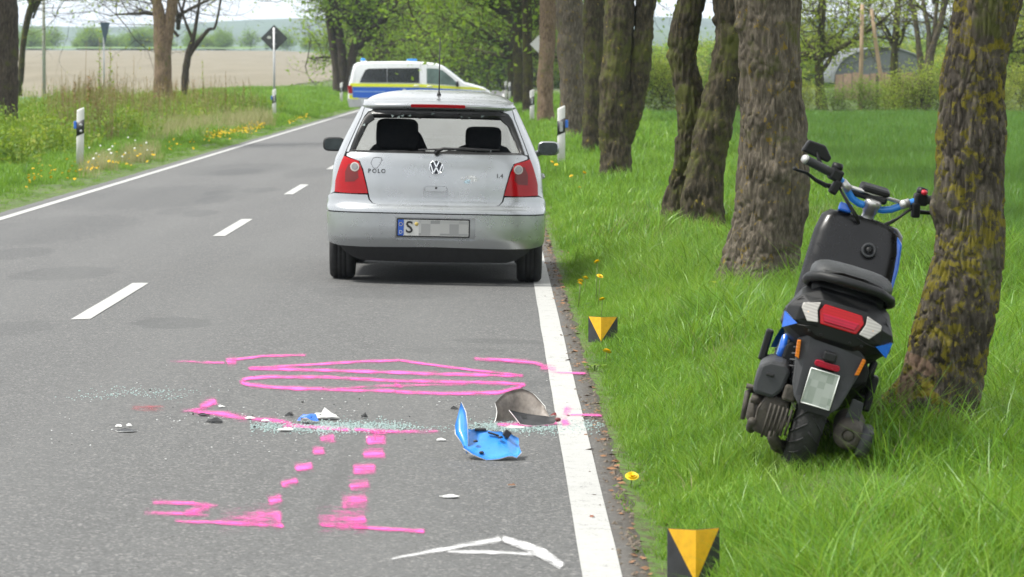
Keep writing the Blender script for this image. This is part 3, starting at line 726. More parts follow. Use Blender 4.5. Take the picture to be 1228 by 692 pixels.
for k in range(16):
    px = 735 + k * 33 + rnd.uniform(-6, 6); Y = 130 + rnd.uniform(0, 4); p_ = at(px, 100, Y)
    bush('shrub', '%s green hedge shrub on the far grain field edge, %s from the left' % (['low', 'small', 'bright', 'yellowish'][k % 4], ORD[k]), p_.x, p_.y, rnd.uniform(.26, .5), [m_leaf, m_leaf, m_leaf_y, m_leaf_y][k % 4], k, GH)
GR = 'trees behind the grain field'
for k, (px, Y, me, lm, sc, lab) in enumerate([(985, 146, ME_CROWN_C, m_leaf_y, .85, 'airy yellow-green tree left of the leaning wooden poles'), (1075, 158, ME_CROWN_S, m_leaf_y, 1.2, 'thin-leaved tree above the grey arched barn'),
        (1190, 150, ME_CROWN_C, m_leaf_y, .9, 'yellow-green tree right of the lichen-covered trunk'), (1230, 170, ME_CROWN_B, m_leaf, .8, 'green tree at the right picture edge')]):
    y0 = 82 + 7200 / Y; r_ = 4500. / Y
    tree_px('field_tree', lab, 'tree', [[(px, y0, .3 * r_), (px, y0 - 8, .22 * r_), (px - 3, y0 - 45, .17 * r_), (px + 1, 20, .14 * r_)]], Y, m_bark_mid, 70 + k, 14, .15, .015, .1, 2, group=GR, crown_me=me, cz=-.5, csc=sc, leafm=lm)
r_ = 4500. / 148
tree_px('field_tree', 'bare grey tree fanning into upright limbs right of the leaning poles', 'tree',
    [[(1108, 138, 11), (1109, 120, 8), (1111, 95, 6.5), (1117, 60, 5), (1127, 30, 4), (1134, 0, 3.5)], [(1110, 100, 5), (1104, 75, 4), (1100, 40, 3.4), (1096, 15, 3), (1090, -5, 2.5)], [(1113, 80, 4), (1114, 40, 3.2), (1108, 8, 2.8)], [(1119, 60, 3), (1121, 30, 2.6), (1124, 0, 2.4)]],
    148, m_bark_big, 80, 16, .12, .012, .1, 2, group=GR, crown_me=ME_CROWN_S, cz=1.6, csc=1.2, leafm=m_leaf_y)
tree_px('field_tree', 'slim pale trunk glimpsed between the forked tree and the thick trunk', 'tree',
    [[(861, 150, 5), (861, 130, 4), (862, 100, 3.8), (865, 60, 3.6), (860, 20, 3.4), (856, -10, 3)]], 128, m_bark_big, 83, 14, .12, .012, .1, 0, group=GR, crown_me=ME_CROWN_S, cz=2.2, leafm=m_leaf_y)

# wooded slope beyond the grain field and the tree line beyond the ploughed field
rnd = random.Random(31)
def crown_pts(n, fx, fy, s0, s1): return [(fx(), fy(), rnd.uniform(s0, s1), rnd.uniform(0, 6.28)) for _ in range(n)]

def gn_scatter(name, pts, tufts, kind='stuff', label=None, cat=None):
    """pts: (x, y, z, rx, ry, rz, scale). The tufts (meshes with materials) are instanced at the points."""
    me = bpy.data.meshes.new(name); me.from_pydata([q[:3] for q in pts], [], [])
    a = me.attributes.new('rot', 'FLOAT_VECTOR', 'POINT'); a.data.foreach_set('vector', [c for q in pts for c in q[3:6]])
    a = me.attributes.new('scl', 'FLOAT', 'POINT'); a.data.foreach_set('value', [q[6] for q in pts])
    rr = random.Random(len(pts)); a = me.attributes.new('pick', 'INT', 'POINT'); a.data.foreach_set('value', [rr.randrange(len(tufts)) for _ in pts])
    o = bpy.data.objects.new(name, me); COL.objects.link(o)
    g = bpy.data.node_groups.new(name, 'GeometryNodeTree')
    g.interface.new_socket('Geometry', in_out='INPUT', socket_type='NodeSocketGeometry'); g.interface.new_socket('Geometry', in_out='OUTPUT', socket_type='NodeSocketGeometry')
    gi = g.nodes.new('NodeGroupInput'); go = g.nodes.new('NodeGroupOutput'); jn = g.nodes.new('GeometryNodeGeometryToInstance')
    for k, tm in enumerate(tufts):
        to = bpy.data.objects.new('tuft', tm); oi = g.nodes.new('GeometryNodeObjectInfo'); oi.inputs['Object'].default_value = to; oi.inputs['As Instance'].default_value = False
        g.links.new(oi.outputs['Geometry'], jn.inputs[0])
    ip = g.nodes.new('GeometryNodeInstanceOnPoints'); ip.inputs['Pick Instance'].default_value = True
    def attr(nm, ty):
        n = g.nodes.new('GeometryNodeInputNamedAttribute'); n.data_type = ty; n.inputs['Name'].default_value = nm; return n.outputs[0]
    e2r = g.nodes.new('FunctionNodeEulerToRotation'); g.links.new(attr('rot', 'FLOAT_VECTOR'), e2r.inputs[0])
    g.links.new(gi.outputs[0], ip.inputs['Points']); g.links.new(jn.outputs[0], ip.inputs['Instance'])
    g.links.new(attr('pick', 'INT'), ip.inputs['Instance Index']); g.links.new(e2r.outputs[0], ip.inputs['Rotation']); g.links.new(attr('scl', 'FLOAT'), ip.inputs['Scale'])
    g.links.new(ip.outputs[0], go.inputs[0])
    md = o.modifiers.new('scatter', 'NODES'); md.node_group = g
    return tag(o, label, cat, kind=kind)

def blade_tuft(name, seed, n, rad, h, wd, bend, m, hvar=.45, seg=3, rndlo=0, rndhi=1):
    rnd = random.Random(seed); vs = []; fs = []; at_ = []
    for _ in range(n):
        a = rnd.uniform(0, 6.28); r_ = rad * math.sqrt(rnd.random()); x, y = r_ * math.cos(a), r_ * math.sin(a)
        hh = h * rnd.uniform(1 - hvar, 1 + hvar * .6); az = rnd.uniform(0, 6.28); bd = bend * rnd.uniform(.2, 1.6) * hh; ww = wd * rnd.uniform(.6, 1.3)
        fa = rnd.uniform(0, 6.28); cx, cy = math.cos(fa), math.sin(fa); i = len(vs); q = rnd.uniform(rndlo, rndhi)
        for k in range(seg + 1):
            t = k / seg; w_ = ww * (1 - t ** 1.6) * .5
            px, py, pz = x + math.cos(az) * bd * t * t, y + math.sin(az) * bd * t * t, hh * (t - .25 * bend * t * t)
            if k < seg: vs += [(px - cx * w_, py - cy * w_, pz), (px + cx * w_, py + cy * w_, pz)]; at_ += [q, q]
            else: vs.append((px, py, pz)); at_.append(q)
        for k in range(seg - 1): fs.append([i + 2 * k, i + 2 * k + 1, i + 2 * k + 3, i + 2 * k + 2])
        fs.append([i + 2 * seg - 2, i + 2 * seg - 1, i + 2 * seg])
    me = bpy.data.meshes.new(name); me.from_pydata(vs, [], fs); me.update(); me.materials.append(m)
    a = me.attributes.new('rnd', 'FLOAT', 'POINT'); a.data.foreach_set('value', at_); me.polygons.foreach_set('use_smooth', [True] * len(fs))
    return me
m_grass = leafmat('meadow_grass', [(.035, .11, .010), (.08, .215, .014), (.14, .32, .024), (.26, .42, .06)], .42, .38)
m_grass_dry = leafmat('dry_grass', [(.24, .22, .10), (.34, .31, .16), (.42, .38, .22)], .3, .6)
m_grain = leafmat('young_grain', [(.03, .105, .018), (.05, .15, .026), (.075, .20, .034), (.11, .25, .045)], .4, .42)
# tall weeds on the left bank
def weed_tuft(name, seed, n, h, rad, m_st, m_lf, leaf, per, top=None):
    rnd = random.Random(seed); mb = MB(); vs = []; fs = []; mats = []; at_ = []
    def quad(p, a, b, mi, q):
        i = len(vs); vs.extend([p, p + a * .5 + b, p + a, p + a * .5 - b]); fs.append([i, i + 1, i + 2, i + 3]); mats.append(mi); at_.extend([q] * 4)
    for _ in range(n):
        a = rnd.uniform(0, 6.28); r_ = rad * math.sqrt(rnd.random()); p = Vector((r_ * math.cos(a), r_ * math.sin(a), 0)); hh = h * rnd.uniform(.55, 1.2)
        d = Vector((rnd.gauss(0, .12), rnd.gauss(0, .12), 1)).normalized(); q0 = rnd.random()
        for f in (0, 1.57):
            i = len(vs); wv = Vector((math.cos(f), math.sin(f), 0)) * .006
            vs.extend([p - wv, p + wv, p + d * hh + wv * .4, p + d * hh - wv * .4]); fs.append([i, i + 1, i + 2, i + 3]); mats.append(0); at_.extend([q0] * 4)
        for k in range(per):
            t = rnd.uniform(.08, 1) if top is None else rnd.uniform(top, 1)
            az = rnd.uniform(0, 6.28); ln = leaf * rnd.uniform(.5, 1.3) * (1.2 - .6 * t)
            a_ = Vector((math.cos(az), math.sin(az), rnd.uniform(-.1, .9))).normalized() * ln; b_ = a_.cross(Vector((0, 0, 1))).normalized() * ln * .22
            quad(p + d * hh * t, a_, b_, 1, rnd.random())
    me = bpy.data.meshes.new(name); me.from_pydata(vs, [], fs); me.update(); me.materials.append(m_st); me.materials.append(m_lf)
    me.polygons.foreach_set('material_index', mats); a = me.attributes.new('rnd', 'FLOAT', 'POINT'); a.data.foreach_set('value', at_)
    return me
m_weed = leafmat('weed_leaves', [(.07, .15, .014), (.13, .24, .02), (.20, .30, .03), (.28, .30, .05)], .45)
m_stalk = leafmat('dry_brown_stalks', [(.20, .14, .07), (.30, .22, .12), (.38, .30, .18)], .2, .7)
m_rust = leafmat('rust_brown_seed_heads', [(.16, .07, .025), (.22, .10, .035), (.28, .15, .06)], .2, .8)
T_near = [blade_tuft('tuft', s, 15, .06, .18, .0058, .6, m_grass, .55) for s in range(6)] + [blade_tuft('tuft', 9 + s, 11, .05, .29, .0066, .75, m_grass, .5) for s in range(2)]
T_dry = [blade_tuft('tuft', 40 + s, 4, .05, .17, .004, .8, m_grass_dry) for s in range(2)]
T_mid = [blade_tuft('tuft', 20 + s, 44, .2, .17, .009, .55, m_grass) for s in range(5)]
T_far = [blade_tuft('tuft', 30 + s, 60, .38, .2, .018, .5, m_grass) for s in range(4)]
T_grain = [blade_tuft('tuft', 35 + s, 60, .3, .34, .013, .35, m_grain) for s in range(4)]
T_grainf = [blade_tuft('tuft', 45 + s, 60, .5, .34, .026, .35, m_grain) for s in range(4)]
rnd = random.Random(99)
GRASS = {'near': [], 'mid': [], 'far': [], 'dry': [], 'grain': [], 'grainf': []}
def scat(key, x0f, x1f, ya, yb, dens, sfun):
    Y = ya
    while Y < yb:
        dy = max(.25, Y * .012); x0, x1 = x0f(Y), x1f(Y)
        if x1 > x0:
            n = dens(Y) * dy * (x1 - x0); n = int(n) + (rnd.random() < n % 1)
            for _ in range(n):
                X = rnd.uniform(x0, x1); yy = Y + rnd.random() * dy; s_ = sfun(X, yy)
                if s_ > .05: GRASS[key].append((X, yy, zg(X, yy) - .01, rnd.gauss(0, .12), rnd.gauss(0, .12), rnd.uniform(0, 6.28), s_ * rnd.uniform(.75, 1.25)))
        Y += dy
def verge_h(X, Y):
    e = X - .49 - .05 * mnoise.noise(Vector((0, Y * 1.3, 8)))
    if e < 0: return 0
    h = .34 + .6 * smooth(.0, .6, e) + .25 * smooth(1.0, 2.2, e)
    h *= .9 + .75 * mnoise.noise(Vector((X * 1.6, Y * 1.0, 5)))
    if ((X - 1.10) / .42) ** 2 + ((Y - 13.75) / 1.0) ** 2 < 1: h *= .42
    if ((X - .745) / .14) ** 2 + ((Y - 21.2) / .9) ** 2 < 1: h *= .45
    if e < .2 and rnd.random() > .5 + 2.5 * e: return 0
    return h
fr = lambda Y: .142 * Y + .9
scat('near', lambda Y: .5, lambda Y: min(fr(Y), 4.5), 10.3, 31, lambda Y: 330 if Y < 19 else 210, verge_h)
scat('dry', lambda Y: .5, lambda Y: min(fr(Y), 4.5), 10.3, 40, lambda Y: 62, lambda X, Y: verge_h(X, Y) * 1.05)
scat('mid', lambda Y: .5, lambda Y: min(fr(Y), 4.6), 31, 64, lambda Y: 34, verge_h)
scat('far', lambda Y: .5, lambda Y: min(fr(Y), 4.8), 64, 200, lambda Y: 9, lambda X, Y: verge_h(X, Y) * .95)
scat('grain', lambda Y: 4.2, fr, 25, 70, lambda Y: 16, lambda X, Y: .62)
scat('grainf', lambda Y: 4.2, fr, 70, 127, lambda Y: 6, lambda X, Y: .62)
lf = lambda Y: -.137 * Y - .9
def verge_l(X, Y):
    e = -5.72 - X
    if e < .02: return 0
    return (.3 + .75 * smooth(.1, 1.6, e) + .3 * smooth(2, 4, e)) * (.9 + .5 * mnoise.noise(Vector((X * .9, Y * .5, 15))))
scat('mid', lambda Y: max(lf(Y), -14), lambda Y: -5.72, 38, 82, lambda Y: 24, verge_l)
scat('far', lambda Y: max(lf(Y), -17), lambda Y: -5.72, 82, 240, lambda Y: 6, verge_l)
T_short = [blade_tuft('tuft', 70 + s, 16, .05, .075, .0055, .7, m_grass) for s in range(4)]
GRASS['short'] = []
scat('short', lambda Y: .47, lambda Y: 1.0, 10.3, 60, lambda Y: 420 if Y < 30 else 160, lambda X, Y: (0 if X < .5 + .05 * mnoise.noise(Vector((0, Y * 1.3, 8))) + .06 * rnd.random() else .6 + .5 * smooth(.5, .8, X)))
T_broad = [weed_tuft('tuft', 90 + s, 5, .10, .05, m_weed, m_weed, .085, 7) for s in range(3)]
GRASS['broad'] = []
scat('broad', lambda Y: .56, lambda Y: min(fr(Y), 4.0), 10.3, 45, lambda Y: 7, lambda X, Y: (1.0 if mnoise.noise(Vector((X * 1.3, Y * .7, 44))) > .05 else 0) * (1.3 if X < 1.2 else 1.9))
gn_scatter('grass', GRASS['short'], T_short, label='short grass along the right road edge', cat='grass')
gn_scatter('grass', GRASS['near'] , T_near, label='long green meadow grass on the near right verge', cat='grass')
gn_scatter('grass', GRASS['mid'], T_mid, label='meadow grass on both verges in the middle distance', cat='grass')
gn_scatter('grass', GRASS['far'], T_far, label='far roadside grass along the avenue', cat='grass')
gn_scatter('grass', GRASS['dry'], T_dry, label='scattered dry straw blades in the near verge', cat='grass')
gn_scatter('grain', GRASS['grain'] + [], T_grain, label='young dark green grain in the field right of the trees', cat='crop')
gn_scatter('grain', GRASS['grainf'], T_grainf, label='far part of the young grain field before the hedge', cat='crop')
m_grainbase = mat('grain_field_soil', (.035, .075, .02), .95, var=.35, scale=3)
sheet('grain_field', geo(4.3, 120, .8, 1.12), geo(24, 128, 1.2, 1.02), lambda X, Y: zg(X, Y) + .015, m_grainbase, xrel=False)

T_weed = [weed_tuft('tuft', s, 9, .75, .35, m_weed, m_weed, .14, 12) for s in range(3)]
T_dryw = [weed_tuft('tuft', 10 + s, 10, 1.15, .4, m_stalk, m_stalk, .08, 7) for s in range(3)] + [weed_tuft('tuft', 15, 5, 1.2, .3, m_stalk, m_rust, .07, 16, .65)]
rnd = random.Random(123); wp = []; dp = []
while len(wp) < 900:
    Y = rnd.uniform(60, 135); X = rnd.uniform(max(lf(Y), -15), -7.6)
    if mnoise.noise(Vector((X * .35, Y * .12, 2))) < -.1 - .25 * smooth(-9.5, -8, X): continue
    if X > -8.6 and rnd.random() < .7: continue
    wp.append((X, Y, zg(X, Y) - .02, 0, 0, rnd.uniform(0, 6.28), rnd.uniform(.55, 1.15)))
while len(dp) < 170:
    Y = rnd.uniform(66, 128); X = rnd.uniform(max(lf(Y) - 1, -14), -7.9)
    px = 597 + X * 4500 / Y
    if px < 70 or mnoise.noise(Vector((X * .4, Y * .1, 12))) < -.12: continue
    dp.append((X, Y, zg(X, Y) - .02, rnd.gauss(0, .06), rnd.gauss(0, .06), rnd.uniform(0, 6.28), rnd.uniform(.55, 1.1)))
gn_scatter('weeds', wp, T_weed, label='leafy green weeds on the left bank', cat='weeds')
gn_scatter('weeds', dp, T_dryw, label='dry brown weed stalks on the left bank', cat='weeds')
# far tree line and wooded slope: read as masses
rnd = random.Random(64); tl = []
for k in range(260):
    px = rnd.uniform(-10, 440); Y = rnd.uniform(940, 1080)
    if mnoise.noise(Vector((px * .022, 3, 1))) < .02 and rnd.random() < .9: continue
    p_ = at(px, 80, Y); s_ = rnd.uniform(.5, 1.15) * (1.0 + .9 * mnoise.noise(Vector((px * .03, 9, 1))))
    tl.append((p_.x, Y, zg(p_.x, Y) + .8, 0, 0, rnd.uniform(0, 6.28), max(.4, s_)))
ME_FAR = crown_mesh('tuft', 21, rlimbs(22, .2, 6, 1.6, .06, (.2, 1.3)), 900, .42, .4); ME_FAR.materials.append(m_bark_mid); ME_FAR.materials.append(m_leaf_d)
ME_FAR2 = crown_mesh('tuft', 23, rlimbs(24, .2, 6, 1.6, .06, (.2, 1.3)), 900, .42, .4); ME_FAR2.materials.append(m_bark_mid); ME_FAR2.materials.append(m_leaf)
ME_FAR3 = crown_mesh('tuft', 25, rlimbs(26, .2, 6, 1.6, .06, (.2, 1.3)), 900, .42, .4); ME_FAR3.materials.append(m_bark_mid); ME_FAR3.materials.append(m_leaf_y)
gn_scatter('woods', tl, [ME_FAR, ME_FAR2], label='far tree line beyond the ploughed field', cat='woods')
wd = []
for k in range(420):
    Y = rnd.uniform(300, 720); px = rnd.uniform(650, 1260); p_ = at(px, 80, Y)
    wd.append((p_.x, Y, zg(p_.x, Y) - .3, 0, 0, rnd.uniform(0, 6.28), rnd.uniform(.6, 1.15)))
gn_scatter('woods', wd, [ME_FAR3, ME_FAR2, ME_FAR2, ME_FAR3], label='wooded slope beyond the grain field', cat='woods')
# ================================================================== SILVER HATCHBACK
def pchip(pts):
    n = len(pts); h = [pts[i + 1][0] - pts[i][0] for i in range(n - 1)]; d = [(pts[i + 1][1] - pts[i][1]) / h[i] for i in range(n - 1)]
    m = [d[0]] + [0 if d[i - 1] * d[i] <= 0 else 2 * d[i - 1] * d[i] / (d[i - 1] + d[i]) for i in range(1, n - 1)] + [d[-1]]
    def f(x):
        if x <= pts[0][0]: return pts[0][1]
        if x >= pts[-1][0]: return pts[-1][1]
        i = max(k for k in range(n - 1) if pts[k][0] <= x); t = (x - pts[i][0]) / h[i]
        return (2 * t ** 3 - 3 * t * t + 1) * pts[i][1] + (t ** 3 - 2 * t * t + t) * h[i] * m[i] + (3 * t * t - 2 * t ** 3) * pts[i + 1][1] + (t ** 3 - t * t) * h[i] * m[i + 1]
    return f
CW = pchip([(.15, .735), (.25, .79), (.35, .818), (.5, .826), (.62, .825), (.70, .815), (.85, .80), (.94, .782), (.985, .762), (1.05, .735), (1.15, .69), (1.25, .642), (1.33, .60), (1.38, .565), (1.415, .52), (1.445, .42), (1.462, .28), (1.468, .16)])
CYR = pchip([(.15, .10), (.22, .06), (.30, .022), (.36, .004), (.45, 0), (.54, .0), (.575, .012), (.60, .045), (.64, .058), (.75, .062), (.86, .072), (.94, .09), (.99, .112), (1.30, .292), (1.36, .325), (1.40, .40), (1.43, .58), (1.45, .80), (1.462, 1.05), (1.468, 1.2)])
CYF = pchip([(.15, 3.6), (.3, 3.85), (.5, 3.89), (.65, 3.86), (.75, 3.78), (.82, 3.55), (.88, 3.2), (.93, 2.86), (1.0, 2.72), (1.2, 2.40), (1.35, 2.1), (1.4, 1.95), (1.43, 1.8), (1.45, 1.65), (1.462, 1.5), (1.468, 1.4)])
CD, CP = .42, 3.6
_tab = [(0, 0, 0)]
for k in range(1, 601):
    q = k / 600; c_ = math.sin(q * math.pi / 2) if q < 1 else 1.0
    b_ = 1 - max(0, 1 - c_ ** CP) ** (1 / CP)
    s0, c0, b0 = _tab[-1]; _tab.append((s0 + math.hypot((c_ - c0) * .8, (b_ - b0) * CD), c_, b_))
CL = _tab[-1][0]
def _look(col, val, out):
    lo, hi = 0, 600
    while hi - lo > 1:
        m_ = (lo + hi) // 2
        if _tab[m_][col] <= val: lo = m_
        else: hi = m_
    a, b = _tab[lo], _tab[hi]; d = b[col] - a[col]
    return a[out] + (b[out] - a[out]) * ((val - a[col]) / d if d > 1e-12 else 0)
def plan(y): return 1 - .075 * smooth(2.0, 3.7, y)
def cmap(a, z):
    s_ = -1 if a < 0 else 1; a = abs(a)
    if a < CL:
        c_ = _look(0, a, 1); b_ = _look(0, a, 2); return (s_ * c_ * CW(z), CYR(z) + b_ * CD, z)
    y = CYR(z) + CD + a - CL; return (s_ * CW(z) * plan(y), y, z)
def ax(x, z):
    s_ = -1 if x < 0 else 1; return s_ * _look(1, min(.9999, abs(x) / CW(z)), 0)
def ay(y, z, s_=1):
    b = (y - CYR(z)) / CD
    if b >= 1: return s_ * (CL + y - CYR(z) - CD)
    return s_ * _look(2, max(0, b), 0)
def dens(P, n=.06):
    out = []
    for i in range(len(P)):
        a, b = Vector(P[i]), Vector(P[(i + 1) % len(P)]); k = max(1, int((b - a).length / n))
        for j in range(k): q = a.lerp(b, j / k); out.append((q.x, q.y))
    return out
def polyx(P): return [(ax(x, z), z) for x, z in dens(P)]                 # outline given as (x, z) seen from behind
def mixed(P, s_=1):
    """outline of ('x', x, z) / ('y', y, z) points, s_ picks the side"""
    q = [(ax(x, z) if k == 'x' else ay(x, z), z) for k, x, z in P]; q = dens(q)
    return q if s_ > 0 else [(-a, z) for a, z in q][::-1]
def rounded(x0, x1, z0, z1, r, n=5):
    P = []
    for cx, cz, a0 in ((x1 - r, z0 + r, -90), (x1 - r, z1 - r, 0), (x0 + r, z1 - r, 90), (x0 + r, z0 + r, 180)):
        for k in range(n + 1): a = R(a0 + 90 * k / n); P.append((cx + r * math.cos(a), cz + r * math.sin(a)))
    return P
m_silver, t, p, o = newmat('silver_car_paint'); v = coords(t)
c = ramp(t, noise_(t, 3, 6, .7, v), [(.3, (.36, .375, .39)), (.7, (.41, .425, .435))])
c = mixc(t, ramp(t, noise_(t, 38, 5, .8, v), [(.70, 0), (.9, .06)]), c, (.30, .29, .27))
L(t, c, p.inputs['Base Color']); p.inputs['Metallic'].default_value = .75; L(t, ramp(t, noise_(t, 9, 5, .7, v), [(.3, .25), (.7, .33)]), p.inputs['Roughness'])
p.inputs['Coat Weight'].default_value = .6; p.inputs['Coat Roughness'].default_value = .08
m_blk = mat('black_plastic', (.010, .010, .011), .6, bump=.15, bscale=200)
m_seal = mat('black_rubber_seal', (.012, .012, .012), .35)
m_tyre = mat('tyre_rubber', (.022, .022, .022), .8, bump=.5, bscale=90, var=.3)
m_glass = glassmat('car_glass', (.72, .78, .76), .04)
m_wglass = glassmat('windscreen_glass', (.88, .93, .91), .05, .02, .20)
m_trim = mat('light_grey_trim', (.50, .50, .48), .7)
m_fabric = mat('dark_seat_fabric', (.016, .016, .019), .9, bump=.4, bscale=300)
m_chrome = mat('chrome', (.75, .76, .78), .12, 1, var=.03)
m_under = mat('dark_underbody', (.02, .02, .02), .9)
m_plate = mat('white_plate', (.55, .55, .53), .4, var=.04)
m_pblue = mat('plate_blue', (.02, .09, .42), .4, var=.05)
m_ink = mat('black_print', (.01, .01, .01), .5)
m_alloy = mat('wheel_silver', (.4, .41, .42), .4, .7)
def lampmat(name, col, dark=.5):
    m, t, p, o = newmat(name); v = coords(t)
    wv = N(t, 'ShaderNodeTexWave', i_Scale=28, i_Distortion=0.0, bands_direction='Z'); L(t, v, wv.inputs['Vector'])
    c = mixc(t, .5, ramp(t, wv.outputs[0], [(0, tuple(q * dark for q in col)), (1, col)]), ramp(t, noise_(t, 9, 3, .5, v), [(.3, tuple(q * dark for q in col)), (.7, col)]))
    L(t, c, p.inputs['Base Color']); p.inputs['Roughness'].default_value = .12; p.inputs['Coat Weight'].default_value = .15; p.inputs['Coat Roughness'].default_value = .05; p.inputs['Specular IOR Level'].default_value = .25
    return m
m_redl = lampmat('red_lamp_lens', (.40, .002, .006), .7)
m_reddk = lampmat('smoked_red_lens', (.16, .02, .02), .7)
m_clear = lampmat('clear_lamp_lens', (.50, .48, .45), .55)
m_greyl = mat('grey_lamp_bowl', (.22, .22, .22), .2, .4)
m_amber = lampmat('amber_lens', (.75, .22, .02), .6)

CARY = 28.35
car = empty('parked_car', ((520.5 - 597) * CARY / FPX, CARY, 0), (0, R(1.15), 0))
car.location.z = -.02 * abs(car.location.x - ROADC)
tag(car, 'silver hatchback with smashed rear window standing in the right lane', 'car')
SU, SV = .045, .03
WZ0, WZ1 = .998, 1.300          # rear window opening
OPEN = [(-.655, WZ0), (.655, WZ0), (.67, 1.02), (.60, 1.16), (.548, 1.275), (.52, WZ1), (-.52, WZ1), (-.548, 1.275), (-.60, 1.16), (-.67, 1.02)]
# --- body: quarters, wings, sills, roof, bonnet
arch = lambda cy, r_, a0, a1, n=12: [('y', cy + r_ * math.cos(R(lerp(a0, a1, k / n))), .295 + r_ * math.sin(R(lerp(a0, a1, k / n)))) for k in range(n + 1)]
body = MB()
for s_ in (1, -1):
    q = [('x', .772, .69), ('x', .748, .83), ('x', .712, .955), ('x', .700, .99), ('x', .640, 1.14), ('x', .590, 1.26), ('x', .566, 1.335), ('y', .62, 1.338), ('y', .86, 1.335), ('y', .60, .985), ('y', 1.14, .955), ('y', 1.17, .80), ('y', 1.13, .50)]
    q += arch(.72, .345, 22, 162) + [('y', .385, .62), ('y', .30, .665)]
    body.patch(mixed(q, s_), cmap, SU, SV, 0, .03)
    # front wing
    q = [('y', 2.56, .22), ('y', 2.60, .295)] + [('y', 3.18 + .345 * math.cos(R(a)), .295 + .345 * math.sin(R(a))) for a in range(180, 19, -12)] + [('y', 3.56, .62), ('y', 3.3, .80), ('y', 2.75, .915), ('y', 2.56, .93)]
    body.patch(mixed(q[::-1], s_)[::-1], cmap, SU * 1.5, SV * 1.5, 0, .03)
    # sill under the doors, cant rail above them, A pillar
    body.patch(mixed([('y', 1.08, .20), ('y', 2.56, .20), ('y', 2.56, .27), ('y', 1.10, .27)], s_), cmap, .1, .05, 0, .03)
    body.patch(mixed([('y', .86, 1.322), ('y', 1.3, 1.328), ('y', 2.1, 1.322), ('y', 2.12, 1.35), ('y', 1.3, 1.352), ('y', .86, 1.350)], s_), cmap, .08, .03, .002, .03)
def ring(z, lo=0, off=0.0):
    P = []; w_, yr, yf = CW(z), CYR(z), CYF(z); D_ = min(CD, (yf - yr) * .35); Df = min(.55, (yf - yr) * .35); ye = yf - Df
    n = 22; half = []
    for k in range(n + 1):
        c_ = _tab[int(600 * k / n)]; half.append((c_[1] * w_, yr + c_[2] * D_))
    for k in range(1, 9): y = lerp(yr + D_, ye, k / 9); half.append((w_ * plan(y), y))
    we = w_ * plan(ye)
    for k in range(0, 13):
        a = math.pi / 2 * k / 12; half.append((we * math.cos(a) ** (2 / 2.8), ye + Df * math.sin(a) ** (2 / 2.8)))
    P = [(x, y, z - off) for x, y in half] + [(-x, y, z - off) for x, y in half[-2:0:-1]]
    return P
body.loft([ring(z) for z in (1.348, 1.36, 1.375, 1.39, 1.405, 1.418, 1.43, 1.44, 1.449, 1.456, 1.462, 1.466, 1.468)], cap=False)
body.add(ring(1.468), [list(range(len(ring(1.468))))])
n = len(ring(1.0)); i0 = 22 + 8
def fring(z): r_ = ring(z); return r_[i0:n - i0 + 1]
body.loft([fring(z) for z in (.18, .25, .3, .4, .5, .6, .65, .7, .75, .79, .82, .85, .88, .905, .93)], cap=False, closed=False)
body.build('body', m_silver, car)
# --- doors
for s_ in (1, -1):
    for (P, hy) in (([('y', 1.155, .285), ('y', 1.60, .285), ('y', 1.62, .60), ('y', 1.60, .955), ('y', 1.15, .955), ('y', 1.178, .80), ('y', 1.14, .50)], 1.28), ([('y', 1.606, .285), ('y', 2.545, .285), ('y', 2.55, .60), ('y', 2.55, .935), ('y', 1.608, .955), ('y', 1.626, .60)], 1.75)):
        d = MB().patch(mixed(P, s_), cmap, .06, .05, 0, .02).build('door', m_silver, car)
        hx = s_ * (CW(.80) + .018)
        MB().box((hx, hy, .80), (.03, .16, .028), bev=.012).box((hx - s_ * .015, hy - .07, .80), (.03, .02, .024)).box((hx - s_ * .015, hy + .07, .80), (.03, .02, .024)).build('door_handle', m_silver, d)
    MB().patch(mixed([('y', .655, .99), ('y', 2.52, .965), ('y', 2.35, 1.13), ('y', 2.08, 1.318), ('y', .88, 1.318)], s_), cmap, .1, .06, -.006, 0).build('side_window', m_glass, car)
    pb = MB()
    for y0, y1 in ((1.56, 1.66), (.60, .70)):
        pb.patch(mixed([('y', y0, .965), ('y', y1, .965), ('y', y1 + (.0 if y0 > 1 else .2), 1.32), ('y', y0 + (.0 if y0 > 1 else .2), 1.32)], s_), cmap, .08, .06, .001, .02)
    pb.patch(mixed([('y', .60, .957), ('y', 2.55, .94), ('y', 2.55, .966), ('y', .60, .984)], s_), cmap, .1, .03, .002, .01)
    pb.build('window_frame', m_blk, car)
    tr_ = MB().patch(mixed([('x', .665, 1.0), ('x', .53, 1.30), ('y', .55, 1.33), ('y', 1.0, 1.32), ('y', .78, .98), ('y', .40, .95)], s_), cmap, .08, .05, -.055, 0).build('pillar_trim', m_trim, car)
# --- windscreen and its pillars
gl = MB().loft([fring(z)[1:-1] for z in (.935, .98, 1.04, 1.1, 1.16, 1.22, 1.28, 1.345)], cap=False, closed=False); gl.build('windscreen', m_wglass, car)
for k in (0, 1):
    ap = MB(); rr = []
    for z in (.93, 1.0, 1.1, 1.2, 1.3, 1.35):
        f = fring(z); f = f if k == 0 else f[::-1]; rr.append([Vector(f[j]) * 1.0 + Vector((0, 0, 0)) for j in range(0, 5)])
    ap.loft(rr, cap=False, closed=False).build('windscreen_pillar', m_silver, car)
